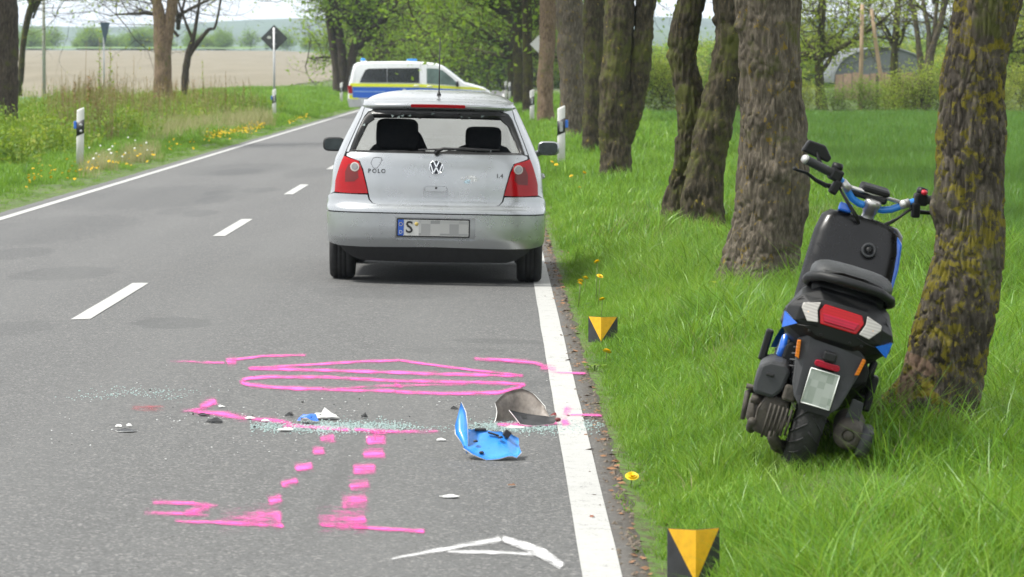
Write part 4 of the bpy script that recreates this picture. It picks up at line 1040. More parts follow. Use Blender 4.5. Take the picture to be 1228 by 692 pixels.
# --- tailgate
tg = MB()
LOW = [(-.508, .675), (-.500, .640), (-.478, .612), (-.44, .600), (.44, .600), (.478, .612), (.500, .640), (.508, .675), (.527, .76), (.555, .865), (.582, .925), (.688, .962), (.685, .978), (.655, .99), (-.655, .99), (-.685, .978), (-.688, .962), (-.582, .925), (-.555, .865), (-.527, .76)]
HOLE = [(ax(x, z), z) for x, z in rounded(-.095, .09, .655, .748, .03)]
tg.patch(polyx(LOW), cmap, SU, SV, .002, .03, HOLE)
for s_ in (1, -1):
    q = [('x', .672, .992), ('x', .690, .992), ('x', .632, 1.14), ('x', .582, 1.26), ('x', .562, 1.330), ('x', .50, 1.332), ('x', .50, 1.312), ('x', .535, 1.300), ('x', .565, 1.262), ('x', .612, 1.155)]
    tg.patch(mixed(q, s_), cmap, SU, SV, .001, .03)
tailgate = tg.build('tailgate', m_silver, car)
sp = MB(); sx = [-.575, -.56, -.5, -.38, -.2, 0, .2, .38, .5, .56, .575]
rr = []
for x in sx:
    e = 1 - .5 * smooth(.48, .58, abs(x)); y = Vector(cmap(ax(x, 1.345), 1.345)).y
    dz = -.012 * (abs(x) / .57) ** 2
    rr.append([(x, y + .10, 1.405 + dz - .01 * (1 - e)), (x, y + .03, 1.392 + dz), (x, y - .055 * e, 1.368 + dz), (x, y - .062 * e, 1.358 + dz), (x, y - .055 * e, 1.338 + dz), (x, y - .02, 1.326 + dz), (x, y + .06, 1.332 + dz)])
sp.loft(rr).build('roof_spoiler', m_silver, tailgate)
def at_rear(x, z, off=0):
    p_ = Vector(cmap(ax(x, z), z)); e = 1e-3
    n_ = (Vector(cmap(ax(x, z) + e, z)) - Vector(cmap(ax(x, z) - e, z))).cross(Vector(cmap(ax(x, z), z + e)) - Vector(cmap(ax(x, z), z - e))).normalized()
    return p_ + n_ * off
def spm(u, v):
    y = Vector(cmap(ax(u, 1.345), 1.345)).y - .061 - (v - 1.348) * .15; return (u, y, v - .012 * (abs(u) / .57) ** 2)
MB().patch(dens(rounded(-.208, .208, 1.341, 1.364, .009), .05), spm, .05, .02, .006, .02).build('brake_light', m_redl, tailgate)
# black rubber rim of the broken window with shards of glass left in it
sl = MB(); inn = []
C0 = Vector((0, (WZ0 + WZ1) / 2))
def shrink(P, d):
    out = []; n = len(P)
    for i in range(n):
        a, b, c = Vector(P[i - 1]), Vector(P[i]), Vector(P[(i + 1) % n]); t1, t2 = (b - a).normalized(), (c - b).normalized()
        nn = Vector((-(t1.y + t2.y), t1.x + t2.x)).normalized(); out.append(tuple(b + nn * (d / max(.4, math.sqrt((1 + t1.dot(t2)) / 2)))))
    return out
OD = dens(OPEN, .05)
outer = shrink(OD, -.016)
rs = random.Random(4); inner = []
for (x, z), (xo, zo) in zip(shrink(OD, .014), OD):
    k = rs.random() ** 2 * (.045 if z > 1.06 else .02); d = (C0 - Vector((x, z))).normalized() * k; inner.append((x + d.x, z + d.y))
rr1, rr2 = [at_rear(min(.75, max(-.75, x)), z, -.004) for x, z in outer], [at_rear(x, z, -.010) for x, z in inner]
rr0 = [at_rear(x, z, -.03) for x, z in inner]
sl.loft([rr1, rr2, rr0], cap=False)
# dark sill and header behind the opening
sl.patch(polyx([(-.64, .975), (.64, .975), (.655, 1.012), (-.655, 1.012)]), cmap, .06, .02, -.02, .05)
sl.patch(polyx([(-.52, 1.288), (.52, 1.288), (.50, 1.335), (-.50, 1.335)]), cmap, .06, .02, -.006, .06)
sl.build('window_seal', m_seal, tailgate)
sh = MB()
for k in range(46):
    j = rs.randrange(len(OD)); x, z = inner[j]; 
    if z < 1.12: continue
    a = rs.uniform(0, 6.28); l_ = rs.uniform(.010, .035)
    tri = [(x, z), (x + l_ * math.cos(a), z + l_ * .7 * math.sin(a)), (x + l_ * .8 * math.cos(a + .9), z + l_ * .6 * math.sin(a + .9))]
    sh.add([at_rear(u, v_, -.006) for u, v_ in tri] + [at_rear(u, v_, -.010) for u, v_ in tri], [[0, 1, 2], [5, 4, 3], [0, 3, 4, 1], [1, 4, 5, 2], [2, 5, 3, 0]], True)
tag(sh.build('glass_shards', mat('greenish_broken_glass', (.16, .20, .19), .2, .1), tailgate), kind='stuff')
# wiper stub lying on the sill
MB().tube([at_rear(.0, 1.0, .03), at_rear(.05, 1.012, .045), at_rear(.22, 1.008, .045), at_rear(.40, 1.004, .04)], [.016, .011, .008, .006], 8).tube([at_rear(-.14, 1.006, .03), at_rear(.2, 1.014, .05), at_rear(.47, 1.008, .04)], [.006, .007, .005], 6).lathe([(.0, .0), (.022, 0), (.02, .022), (.0, .026)], Matrix.Translation(at_rear(0, .998, .01)) @ Matrix.Rotation(R(75), 4, 'X'), 14).build('rear_wiper', m_blk, tailgate)
# handle recess and emblem
MB().patch(polyx(rounded(-.095, .09, .655, .748, .03)), cmap, .05, .03, -.016, .0).build('handle_recess', m_silver, tailgate)
hb = MB().patch(polyx(rounded(-.082, .077, .708, .744, .014)), cmap, .03, .02, .010, .024).build('tailgate_handle', m_silver, tailgate)
lk = at_rear(-.0, .735, .02); MB().lathe([(.0, 0), (.009, 0), (.009, .004), (.004, .005), (0, .005)], Matrix.Translation(lk) @ Matrix.Rotation(R(88), 4, 'X'), 12).build('lock', m_blk, hb)
EMB = Matrix.Translation(at_rear(-.002, .888, .001)) @ Matrix.Rotation(R(90) - .16, 4, 'X')       # local x right, y up, z towards viewer
em = MB(); er = .056
em.lathe([(er * .86, 0), (er * .88, .006), (er * .95, .008), (er, .005), (er, 0)], EMB, 32)
def seg2(a, b, w_):
    a, b = Vector(a) * er, Vector(b) * er; d = (b - a); l_ = d.length; an = math.atan2(d.y, d.x)
    M_ = EMB @ Matrix.Translation(((a.x + b.x) / 2, (a.y + b.y) / 2, .004)) @ Matrix.Rotation(an, 4, 'Z')
    bm = bmesh.new(); bmesh.ops.create_cube(bm, size=1); bmesh.ops.scale(bm, vec=(l_, w_ * er, .006), verts=bm.verts); em.bm(bm, True, M_)
for a, b in (((-.36, .86), (-.02, .10)), ((.36, .86), (.02, .10)), ((-.80, .46), (-.38, -.76)), ((-.38, -.76), (0, .0)), ((0, .0), (.38, -.76)), ((.38, -.76), (.80, .46))): seg2(a, b, .16)
emblem = em.build('emblem', m_chrome, tailgate)
MB().lathe([(0, 0), (er * .9, 0), (er * .9, .0015), (0, .0015)], EMB, 28).build('emblem_ground', mat('emblem_dark_blue', (.03, .035, .05), .3), tailgate)
def rear_text(body_, x, z, size, m, name, parent, off=.003, bold=.0, tilt=.12):
    o = link(name, text_mesh(body_, size, .003, bold), m, parent); o.matrix_local = Matrix.Translation(at_rear(x, z, off)) @ Matrix.Rotation(-ax(x, z) * .06, 4, 'Z') @ Matrix.Rotation(R(90) - tilt, 4, 'X'); return o
m_lett = mat('grey_chrome_letters', (.07, .072, .075), .4, .3)
for ch, x in zip('POLO', (-.508, -.470, -.436, -.402)): rear_text(ch, x, .852, .044, m_lett, 'letter', tailgate, .004, .001)
for ch, x in zip('1.4', (.462, .477, .495)): rear_text(ch, x, .832, .044, m_lett, 'letter', tailgate, .004, .001)
# scrawl outline left of the lettering and the chalky scuff right of the emblem
scr = MB()
Z = lambda u, v_: ((u - 402) / 415.35, (660 - v_ - .0205 * (402 - u)) / 415.35)
for P in ([(200, 262), (212, 259), (228, 261)], [(200, 265), (195, 277), (203, 292), (214, 293), (224, 281), (229, 266)], [(228, 261), (231, 270)]):
    scr.tube([at_rear(*Z(*q), .0015) for q in P], .0022, 5)
scr.build('scratch', m_ink, tailgate)
m_scuff = paintmat('chalky_scuff', (.75, .76, .76), .48, .60, 60); m_scuffb = paintmat('bluish_scuff', (.45, .62, .72), .50, .60, 90)
MB().patch(polyx([(.18, .80), (.30, .785), (.34, .81), (.27, .835), (.20, .83)]), cmap, .05, .03, .0038, 0).build('scuff', m_scuff, tailgate)
MB().patch(polyx([(.205, .775), (.25, .772), (.262, .80), (.22, .805)]), cmap, .05, .03, .0045, 0).build('scuff', m_scuffb, tailgate)
# --- tail lamps
for s_ in (1, -1):
    P = [(.704, .958), (.592, .925), (.562, .855), (.537, .765), (.516, .684), (.64, .680), (.770, .686), (.766, .77), (.742, .86)]
    lamp = MB().patch(mixed([('x', x, z) for x, z in P][::-1], s_), cmap, .04, .03, .006, .03).build('tail_lamp', m_redl, car)
    Q = [(.572, .79), (.60, .775), (.655, .775), (.69, .84), (.66, .905), (.625, .92), (.602, .918), (.585, .86)]
    Q = [(.588, .80), (.62, .77), (.69, .765), (.69, .845), (.665, .90), (.60, .905)]
    MB().patch(mixed([('x', x, z) for x, z in Q][::-1], s_), cmap, .03, .02, .0075, 0).build('smoked_lens', m_reddk, lamp)
    ci = [(.618 + .034 * math.cos(R(a)), .880 + .034 * math.sin(R(a))) for a in range(0, 360, 18)]
    MB().patch([(ax(x, z), z) for x, z in ci] if s_ > 0 else [(-ax(x, z), z) for x, z in ci][::-1], cmap, .03, .02, .010, .006).build('reversing_lens', m_clear, lamp)
    ci = [(.618 + .025 * math.cos(R(a)), .880 + .025 * math.sin(R(a))) for a in range(0, 360, 24)]
    MB().patch([(ax(x, z), z) for x, z in ci] if s_ > 0 else [(-ax(x, z), z) for x, z in ci][::-1], cmap, .03, .02, .0115, .004).build('lamp_bowl', m_greyl, lamp)
# --- bumper with groove, plate recess and dark valance
bp = MB()
def side_end(z): return ('y', .40, z)
for s_ in (1, -1):      # upper band, half by half
    q = [('x', 0.0, .544), ('x', .40, .544), ('x', .70, .544), ('y', .375, .548), ('y', .385, .612), ('y', .30, .655), ('x', .772, .675), ('x', .518, .672), ('x', .508, .636), ('x', .482, .606), ('x', .44, .593), ('x', 0.0, .593)]
    bp.patch(mixed(q, s_), cmap, SU, .02, .012, .03)
    # lower band beside and under the plate recess
    q = [('x', .30, .536), ('x', .30, .345), ('x', .0, .345), ('x', .0, .292), ('x', .55, .285), ('x', .72, .29), ('y', .40, .33), ('y', .372, .536)]
    bp.patch(mixed(q, s_)[::-1] if False else mixed(q, s_), cmap, SU, .03, .012, .03)
    bp.patch(mixed([('x', .0, .512), ('x', .30, .512), ('x', .30, .536), ('x', 0, .536)], s_), cmap, SU, .03, .012, .03)
bumper = bp.build('rear_bumper', m_silver, car)
MB().patch(polyx([(-.31, .335), (.31, .335), (.31, .52), (-.31, .52)]), cmap, .06, .05, -.008, 0).build('plate_recess', m_silver, bumper)
gr = MB()
for s_ in (1, -1): gr.patch(mixed([('x', 0, .528), ('x', .7, .528), ('y', .36, .528), ('y', .36, .552), ('x', .7, .552), ('x', 0, .552)], s_), cmap, SU, .02, -.004, 0)
gr.build('groove', m_blk, bumper)
vl = MB()
for s_ in (1, -1):
    vl.patch(mixed([('x', 0, .17), ('x', .54, .175), ('x', .61, .195), ('x', .69, .245), ('x', .735, .30), ('x', .70, .296), ('x', .55, .291), ('x', 0, .298)], s_), cmap, SU, .03, .004, .04)
vl.build('lower_valance', m_blk, bumper)
# number plate
PM = lambda x, z, o_=0: Vector((x, CYR(.43) - .012 - o_ + .02 * 0, z))
plate = MB().prism(rounded(-.292, .262, .363, .503, .008), lambda u, v_: (u, .010, v_), lambda u, v_: (u, -.004, v_)).build('number_plate', m_blk, bumper)
MB().prism(rounded(-.282, .252, .373, .493, .006), lambda u, v_: (u, .0, v_), lambda u, v_: (u, -.0065, v_)).build('plate_face', m_plate, plate)
MB().prism(rounded(-.282, -.238, .373, .493, .006), lambda u, v_: (u, -.004, v_), lambda u, v_: (u, -.0085, v_)).build('country_band', m_pblue, plate)
def flat_text(body_, x, z, size, m, name, parent, y, bold=0.0):
    o = link(name, text_mesh(body_, size, .002, bold), m, parent); o.matrix_local = Matrix.Translation((x, y, z)) @ Matrix.Rotation(R(90), 4, 'X'); return o
flat_text('D', -.260, .398, .036, m_plate, 'plate_letter', plate, -.010)
flat_text('S', -.196, .433, .125, m_ink, 'plate_letter', plate, -.009, .002)
st_ = MB()
for k in range(12):
    a = k * R(30); st_.lathe([(0, 0), (.0022, 0), (.0022, .0012), (0, .0012)], Matrix.Translation((-.260 + .013 * math.cos(a), -.0085, .458 + .013 * math.sin(a))) @ Matrix.Rotation(R(90), 4, 'X'), 6)
st_.build('star_ring', mat('yellow_print', (.75, .55, .02), .5), plate)
MB().lathe([(0, 0), (.015, 0), (.015, .0012), (0, .0012)], Matrix.Translation((-.142, -.0068, .462)) @ Matrix.Rotation(R(90), 4, 'X'), 16).build('seal_sticker', mat('ochre_sticker', (.55, .42, .12), .5), plate)
m_mos, t, p, o = newmat('blurred_grey_print')
ck = N(t, 'ShaderNodeTexVoronoi', i_Scale=14, i_Randomness=0.0, distance='CHEBYCHEV'); L(t, coords(t), ck.inputs['Vector'])
sc_ = N(t, 'ShaderNodeSeparateColor'); L(t, ck.outputs['Color'], sc_.inputs[0])
L(t, ramp(t, sc_.outputs[0], [(0, (.22, .225, .225)), (1, (.40, .40, .39))]), p.inputs['Base Color'])
MB().prism([(-.125, .377), (.249, .377), (.249, .489), (-.125, .489)], lambda u, v_: (u, -.004, v_), lambda u, v_: (u, -.0078, v_)).build('plate_print', m_mos, plate)
# --- antenna
MB().tube([(.0, .60, 1.425), (.0, .60, 1.455)], [.020, .010], 12).tube([(0, .60, 1.455), (0, .605, 1.60), (0, .612, 1.875)], [.0055, .0048, .004], 8).build('antenna', m_blk, car)
# --- mirrors
for s_ in (1, -1):
    mr_ = MB(); rr = []
    for k, (y, sx_, sz_) in enumerate(((2.24, .078, .048), (2.25, .088, .058), (2.29, .086, .056), (2.34, .062, .040), (2.37, .025, .018))):
        rr.append([(s_ * (.875 + dx * 1), y, 1.005 + dz) for dx, dz in [(sx_ * math.copysign(abs(math.cos(a)) ** .55, math.cos(a)), sz_ * math.copysign(abs(math.sin(a)) ** .6, math.sin(a))) for a in [2 * math.pi * q / 20 for q in range(20)]]])
    mr_.loft(rr).tube([(s_ * .76, 2.33, .945), (s_ * .80, 2.31, .965), (s_ * .83, 2.30, .985)], [.03, .025, .03], 10)
    mo = mr_.build('door_mirror', m_silver if s_ > 0 else m_blk, car)
    MB().prism([(s_ * (.875 + x), 1.005 + z) for x, z in rounded(-.076, .074, -.045, .046, .03)], lambda u, v_: (u, 2.245, v_), lambda u, v_: (u, 2.234, v_)).build('mirror_glass', mat('mirror', (.05, .06, .06), .05, .9), mo)
# --- wheels
def wheel(x, y, s_, r_=.295, wd=.195):
    M_ = Matrix.Translation((x, y, r_)) @ Matrix.Rotation(R(90) * s_, 4, 'Y')
    h = wd / 2
    tyre = MB().lathe([(.19, -h * .86), (.20, -h * .95), (.235, -h), (.268, -h * .98), (r_ - .012, -h * .86), (r_ - .002, -h * .68), (r_, -h * .4), (r_ - .006, -h * .36), (r_ - .006, -h * .32), (r_, -h * .28), (r_, -h * .04), (r_ - .006, 0), (r_, h * .04), (r_, h * .28), (r_ - .006, h * .32), (r_ - .006, h * .36), (r_, h * .4), (r_ - .002, h * .68), (r_ - .012, h * .86), (.268, h * .98), (.235, h), (.20, h * .95), (.19, h * .86)], M_, 48)
    wh = tyre.build('wheel', m_tyre, car)
    rim = MB().lathe([(0, h * .55), (.05, h * .6), (.06, h * .5), (.17, h * .45), (.19, h * .86), (.195, h * .92), (.20, h * .9), (.19, -h * .5), (.10, -h * .6), (0, -h * .6)], M_, 32)
    for k in range(6):
        a = k * R(60); rim.box(M_ @ Vector((.115 * math.cos(a), .115 * math.sin(a), h * .52)), (.02, .12, .04), (M_.to_3x3() @ Matrix.Rotation(a, 3, 'Z') @ Matrix.Rotation(R(90), 3, 'Z')))
    rim.build('rim', m_alloy, wh)
for s_ in (1, -1):
    wheel(s_ * .722, .72, s_); wheel(s_ * .715, 3.18, s_)
# --- underbody, axle, exhaust
ub = MB().box((0, 1.95, .27), (1.28, 3.3, .14), bev=.03).box((0, .60, .42), (1.22, .30, .30), bev=.05).box((0, .72, .30), (1.2, .10, .08), bev=.02)
ub.tube([(.36, .12, .235), (.36, .5, .24), (.3, 1.0, .25)], .03, 12).box((.38, .42, .25), (.5, .24, .13), bev=.05).box((-.30, .30, .22), (.16, .12, .08), bev=.02)
for s_ in (1, -1):
    for cy in (.72, 3.18):
        ub.tube([(s_ * .40, cy, .5), (s_ * .60, cy, .5)], [.2, .2], 20)
ub.build('underbody', m_under, car)
# --- cabin
cb = MB().box((0, 1.7, .45), (1.3, 2.2, .3)).box((0, 2.50, .84), (1.30, .42, .16), bev=.05).box((0, .60, .78), (1.20, .08, .36), bev=.03)
cb.build('cabin_floor', mat('dark_cabin', (.022, .022, .024), .85), car)
lin = MB().loft([[(x * .93, lerp(1.25, y, .93), z - .028) for x, y, z in ring(z)] for z in (1.36, 1.39, 1.42, 1.445, 1.46, 1.468)], cap=True); lin.build('headliner', m_trim, car)
def cushion(mb, c, d, e=.5, n=16, m_=10, rot=None):
    """rounded cushion: superellipsoid"""
    vs = []; fs = []
    f = lambda q, k: math.copysign(abs(q) ** k, q)
    for j in range(m_ + 1):
        ph = -math.pi / 2 + math.pi * j / m_
        for i in range(n):
            t_ = 2 * math.pi * i / n
            q = Vector((d[0] / 2 * f(math.cos(ph), e) * f(math.cos(t_), e), d[1] / 2 * f(math.cos(ph), e) * f(math.sin(t_), e), d[2] / 2 * f(math.sin(ph), e)))
            vs.append((rot @ q if rot else q) + Vector(c))
    for j in range(m_):
        for i in range(n): fs.append([j * n + i, j * n + (i + 1) % n, (j + 1) * n + (i + 1) % n, (j + 1) * n + i])
    mb.add(vs, fs); return mb
for s_, hw, hh, hz in ((-1, .34, .25, 1.105), (1, .29, .185, 1.085)):
    seat = cushion(MB(), (s_ * .345, 1.82, .74), (.50, .16, .60), .45, rot=Matrix.Rotation(R(-14), 3, 'X'))
    cushion(seat, (s_ * .345, 2.05, .50), (.50, .52, .18), .45); st_o = seat.build('front_seat', m_fabric, car)
    cushion(MB(), (s_ * .345, 1.70, hz), (hw, .11, hh), .38, rot=Matrix.Rotation(R(-10), 3, 'X')).build('headrest', m_fabric, st_o)
    for dx in (-.06, .06): MB().tube([(s_ * .345 + dx, 1.73, .92), (s_ * .345 + dx, 1.71, 1.03)], .007, 8).build('headrest_post', m_chrome, st_o)
rb = cushion(cushion(MB(), (-.33, 1.05, .72), (.62, .16, .52), .4), (.33, 1.05, .72), (.62, .16, .52), .4); rb.build('rear_seatback', m_fabric, car)
# hanging belt / torn cloth beside the driver headrest, mirror, visors, steering wheel
MB().add([(-.20, 1.70, 1.16), (-.15, 1.69, 1.10), (-.10, 1.69, .99), (-.10, 1.71, .98), (-.22, 1.71, .98)], [[0, 1, 2, 3, 4]]).add([(-.20, 1.73, 1.16), (-.15, 1.72, 1.10), (-.10, 1.72, .99), (-.10, 1.74, .98), (-.22, 1.74, .98)], [[4, 3, 2, 1, 0]]).build('seat_side', m_fabric, car)
cushion(MB(), (.05, 2.12, 1.285), (.25, .04, .065), .4).tube([(.05, 2.12, 1.29), (.05, 2.16, 1.34)], .012, 8).build('inner_mirror', m_blk, car)
m_vis = mat('visor_grey', (.12, .12, .12), .8)
MB().box((-.30, 2.05, 1.305), (.42, .02, .05), bev=.008).build('sun_visor', m_vis, car); MB().box((.40, 2.05, 1.31), (.40, .02, .035), bev=.008).build('sun_visor', m_vis, car)
tw = MB(); tw.lathe([(.165, -.012), (.185, -.012), (.19, 0), (.185, .012), (.165, .012), (.165, -.012)], Matrix.Translation((-.345, 2.28, .88)) @ Matrix.Rotation(R(65), 4, 'X'), 28).box((-.345, 2.28, .88), (.32, .03, .04), bev=.01).build('steering_wheel', m_blk, car)
# front lamps and grille (hidden from here, the car still has a face)
for s_ in (1, -1):
    MB().lathe([(0, 0), (.10, 0), (.095, .03), (.05, .05), (0, .055)], Matrix.Translation((s_ * .56, 3.70, .66)) @ Matrix.Rotation(R(-80), 4, 'X'), 20).build('headlight', m_clear, car)
MB().box((0, 3.87, .58), (.6, .03, .09), bev=.01).box((0, 3.875, .34), (.8, .03, .12), bev=.02).build('grille', m_blk, car)
# ================================================================== SCOOTER (x right, y forward, z up; origin at the rear tyre's contact)
sc_c = gp(951, 562)
scoot = empty('scooter', sc_c, (0, 0, 0))
SM = Matrix.Translation((sc_c.x, sc_c.y, sc_c.z - .015)) @ Matrix.Rotation(R(-5), 4, 'Z') @ Matrix.Rotation(R(16.5), 4, 'Y') @ Matrix.Scale(1.035, 4)
scoot.matrix_world = SM
tag(scoot, 'black and blue scooter leaning against the lichen-covered tree', 'scooter')
m_sblk = mat('satin_black_fairing', (.008, .0085, .009), .48, spec=.35, bump=.06, bscale=250, rvar=.12)
for m_ in (m_sblk,):
    t = m_.node_tree; p = t.nodes['Principled BSDF']; src = p.inputs['Base Color'].links[0].from_socket; v = coords(t, 'Object', (1, 1, .25))
    L(t, mixc(t, ramp(t, noise_(t, 42, 6, .8, v), [(.62, 0), (.72, .55)]), src, (.05, .05, .052)), p.inputs['Base Color'])
m_sgry = mat('dark_grey_plastic', (.032, .034, .037), .6, bump=.15, bscale=200)
m_seat = mat('grained_seat_vinyl', (.026, .028, .029), .45, bump=.3, bscale=260)
m_sblu = mat('blue_paint', (.015, .13, .60), .3, coat=.6, var=.12)
m_bblu = mat('bright_blue_bar', (.03, .24, .72), .35, coat=.4, var=.15)
m_cast = mat('grimy_cast_alloy', (.065, .057, .046), .75, .2, var=.45, scale=25, bump=.3, bscale=60)
m_alu = mat('bare_aluminium', (.55, .55, .53), .35, .7, var=.15)
m_splate, t, p, o = newmat('blurred_pale_plate')
ck = N(t, 'ShaderNodeTexVoronoi', i_Scale=38, i_Randomness=0.0, distance='CHEBYCHEV'); L(t, coords(t), ck.inputs['Vector'])
sc_ = N(t, 'ShaderNodeSeparateColor'); L(t, ck.outputs['Color'], sc_.inputs[0]); L(t, ramp(t, sc_.outputs[0], [(0, (.26, .30, .26)), (1, (.40, .43, .40))]), p.inputs['Base Color'])
m_stick = mat('red_switch', (.6, .02, .04), .4)
HX = Matrix.Rotation(R(90), 4, 'Y')
def sprism(poly, y0, y1, bev=.004, lean=0.0):
    """plate with an (x, z) outline between two planes that lean forward with height"""
    return MB().prism(poly, lambda u, v_: (u, y0 + v_ * lean, v_), lambda u, v_: (u, y1 + v_ * lean, v_), bev)
# rear wheel
def swheel(y, name, r_=.243, wd=.114, parent=scoot, M0=Matrix()):
    M_ = M0 @ Matrix.Translation((0, y, r_)) @ HX; h = wd / 2; P = [(.165, -h * .75)]
    for k in range(13):
        a = -90 + 180 * k / 12; P.append((r_ - .055 + .055 * math.cos(R(a)), h * math.sin(R(a))))
    P.append((.165, h * .75)); w_ = MB().lathe(P, M_, 56)
    wo_ = w_.build(name, m_tyre, parent)
    gv = MB()          # tread blocks: slanted raised bars
    for k in range(26):
        for s_ in (1, -1):
            a = R(360 / 26 * (k + (.5 if s_ > 0 else 0))); pts = []
            for j in range(5):
                t_ = j / 4; ang = 75 * t_ + 6; aa = a + t_ * .30
                rr = r_ - .055 + .0565 * math.cos(R(ang)); pts.append(M_ @ Vector((rr * math.cos(aa), rr * math.sin(aa), s_ * h * math.sin(R(ang)) * 1.01)))
            gv.tube(pts, .0042, 4)
    gv.build('tread', m_tyre, wo_)
    rim = MB().lathe([(.02, -h * .5), (.05, -h * .55), (.06, -h * .25), (.15, -h * .2), (.165, -h * .75), (.172, -h * .8), (.172, h * .8), (.165, h * .75), (.15, h * .2), (.06, h * .25), (.05, h * .55), (.02, h * .5)], M_, 28)
    rim.build('rim', m_sblk, wo_); return wo_
swheel(0, 'rear_wheel')
# steering turned a little to the left about the head tube
ST = Matrix.Translation((0, 1.02, 0)) @ Matrix.Rotation(R(17), 4, 'Z') @ Matrix.Translation((0, -1.02, 0))
swheel(1.27, 'front_wheel', .243, .12, scoot, ST)
# engine, transmission case, air box on the left; kickstart
eg = MB().prism([(-.196, .125), (-.10, .112), (-.078, .19), (-.09, .268), (-.175, .278), (-.2, .21)], lambda u, v_: (u, .22, v_), lambda u, v_: (u, -.205 + .3 * abs(v_ - .2), v_), .012); cushion(eg, (-.135, .30, .21), (.12, .44, .16), .5)
eg.lathe([(0, 0), (.07, 0), (.075, .02), (.05, .045), (.02, .05), (0, .05)], Matrix.Translation((-.185, -.02, .20)) @ Matrix.Rotation(R(-90), 4, 'Y'), 20)
for k in range(6): eg.tube([(-.155 + k * .016, -.215, .115 + .006 * k), (-.155 + k * .016, -.222, .245)], .005, 5)
for k in range(5):
    a = R(72 * k + 20); eg.lathe([(0, 0), (.009, 0), (.009, .008), (0, .010)], Matrix.Translation((-.195, -.02 + .085 * math.cos(a), .19 + .07 * math.sin(a))) @ Matrix.Rotation(R(-90), 4, 'Y'), 6)
eg.box((-.10, -.205, .30), (.05, .05, .06), None, .01).tube([(-.205, -.20, .16), (-.20, -.10, .125), (-.19, .12, .12)], [.016, .02, .02], 8)
eg.tube([(-.12, -.20, .13), (-.09, -.10, .09), (-.03, 0.0, .08)], [.02, .025, .03], 8).build('engine_case', m_cast, scoot)
ab = MB().prism([(-.232, .262), (-.155, .262), (-.128, .30), (-.118, .375), (-.145, .402), (-.205, .396), (-.236, .372), (-.24, .30)], lambda u, v_: (u, .16, v_), lambda u, v_: (u, -.205, v_), .014)
abo = ab.build('air_filter_box', m_sgry, scoot)
MB().box((-.19, -.208, .345), (.03, .01, .012), bev=.003).build('vent', m_ink, abo)
MB().tube([(-.20, -.06, .255), (-.235, -.08, .262), (-.250, -.10, .25), (-.240, -.13, .15)], [.012, .012, .012, .009], 8).tube([(-.262, -.11, .272), (-.21, -.11, .275)], [.010, .010], 8).tube([(-.23, -.10, .235), (-.19, -.10, .235)], [.02, .02], 10).build('kick_starter', m_cast, scoot)
# belly behind the wheel: inner mudguard, coil spring
MB().tube([(0.0, -.02, .51), (0.0, -.16, .47), (0, -.20, .38)], [.09, .085, .06], 14).box((0, .14, .47), (.22, .26, .18), bev=.04).build('inner_mudguard', m_sblk, scoot)
sp_ = MB(); n = 120
sp_.tube([(-.108 + .024 * math.cos(k / n * 62), -.06 + .024 * math.sin(k / n * 62), .30 + .24 * k / n) for k in range(n + 1)], .0045, 6, False).tube([(-.108, -.06, .27), (-.108, -.06, .56)], .011, 8)
sp_.build('shock_spring', m_sgry, scoot)
# exhaust silencer on the right
ex = MB().lathe([(0, .0), (.019, 0), (.019, .035), (.021, .035), (.021, .004), (.030, .0), (.046, .010), (.055, .024), (.058, .05), (.060, .30), (.05, .34), (.02, .36), (0, .36)], Matrix.Translation((.150, -.235, .212)) @ Matrix.Rotation(R(-86), 4, 'X') , 28)
exo = ex.build('silencer', m_cast, scoot)
MB().lathe([(0, .032), (.018, .032), (.018, .03), (0, .03)], Matrix.Translation((.150, -.235, .212)) @ Matrix.Rotation(R(-86), 4, 'X'), 16).build('tail_pipe_bore', m_ink, exo)
MB().prism([(.118, .235), (.178, .23), (.172, .34), (.128, .345)], lambda u, v_: (u, -.15, v_), lambda u, v_: (u, -.16, v_), .003).build('silencer_bracket', m_sgry, scoot)
cushion(MB(), (.215, -.10, .20), (.06, .26, .12), .5).build('heat_shield', m_sgry, scoot)
MB().tube([(.15, .1, .20), (.10, .30, .17), (.03, .42, .20)], .018, 10).build('exhaust_pipe', m_cast, scoot)
# tail fairing: loft of cross sections from the back to under the seat
def sect(y, hw, z0, z1, zc, k=.6):
    """an (x,z) outline: wide at zc, narrowing to top and bottom"""
    P = [(-hw * .42, z0), (hw * .42, z0), (hw * .80, lerp(z0, zc, .45)), (hw, zc - .02), (hw * .985, zc + .035), (hw * .80, lerp(zc, z1, .72)), (hw * .5, z1), (-hw * .5, z1), (-hw * .80, lerp(zc, z1, .72)), (-hw * .985, zc + .035), (-hw, zc - .02), (-hw * .80, lerp(z0, zc, .45))]
    return [(x, y, z) for x, z in P]
tf = MB().loft([sect(-.255, .135, .57, .655, .60), sect(-.25, .160, .535, .672, .59), sect(-.20, .205, .495, .70, .575), sect(-.10, .212, .46, .725, .56), sect(.08, .205, .42, .725, .54), sect(.30, .19, .40, .70, .52), sect(.50, .16, .36, .62, .47)])
me_o = tf.build('tail_fairing', m_sblk, scoot)
def sub_bevel(o, w_=.012, seg=3):
    bm = bmesh.new(); bm.from_mesh(o.data); bmesh.ops.bevel(bm, geom=bm.edges[:], offset=w_, segments=seg, affect='EDGES', profile=.6, clamp_overlap=True); bm.to_mesh(o.data); bm.free()
    o.data.polygons.foreach_set('use_smooth', [False] * len(o.data.polygons))
sub_bevel(me_o, .010, 2)
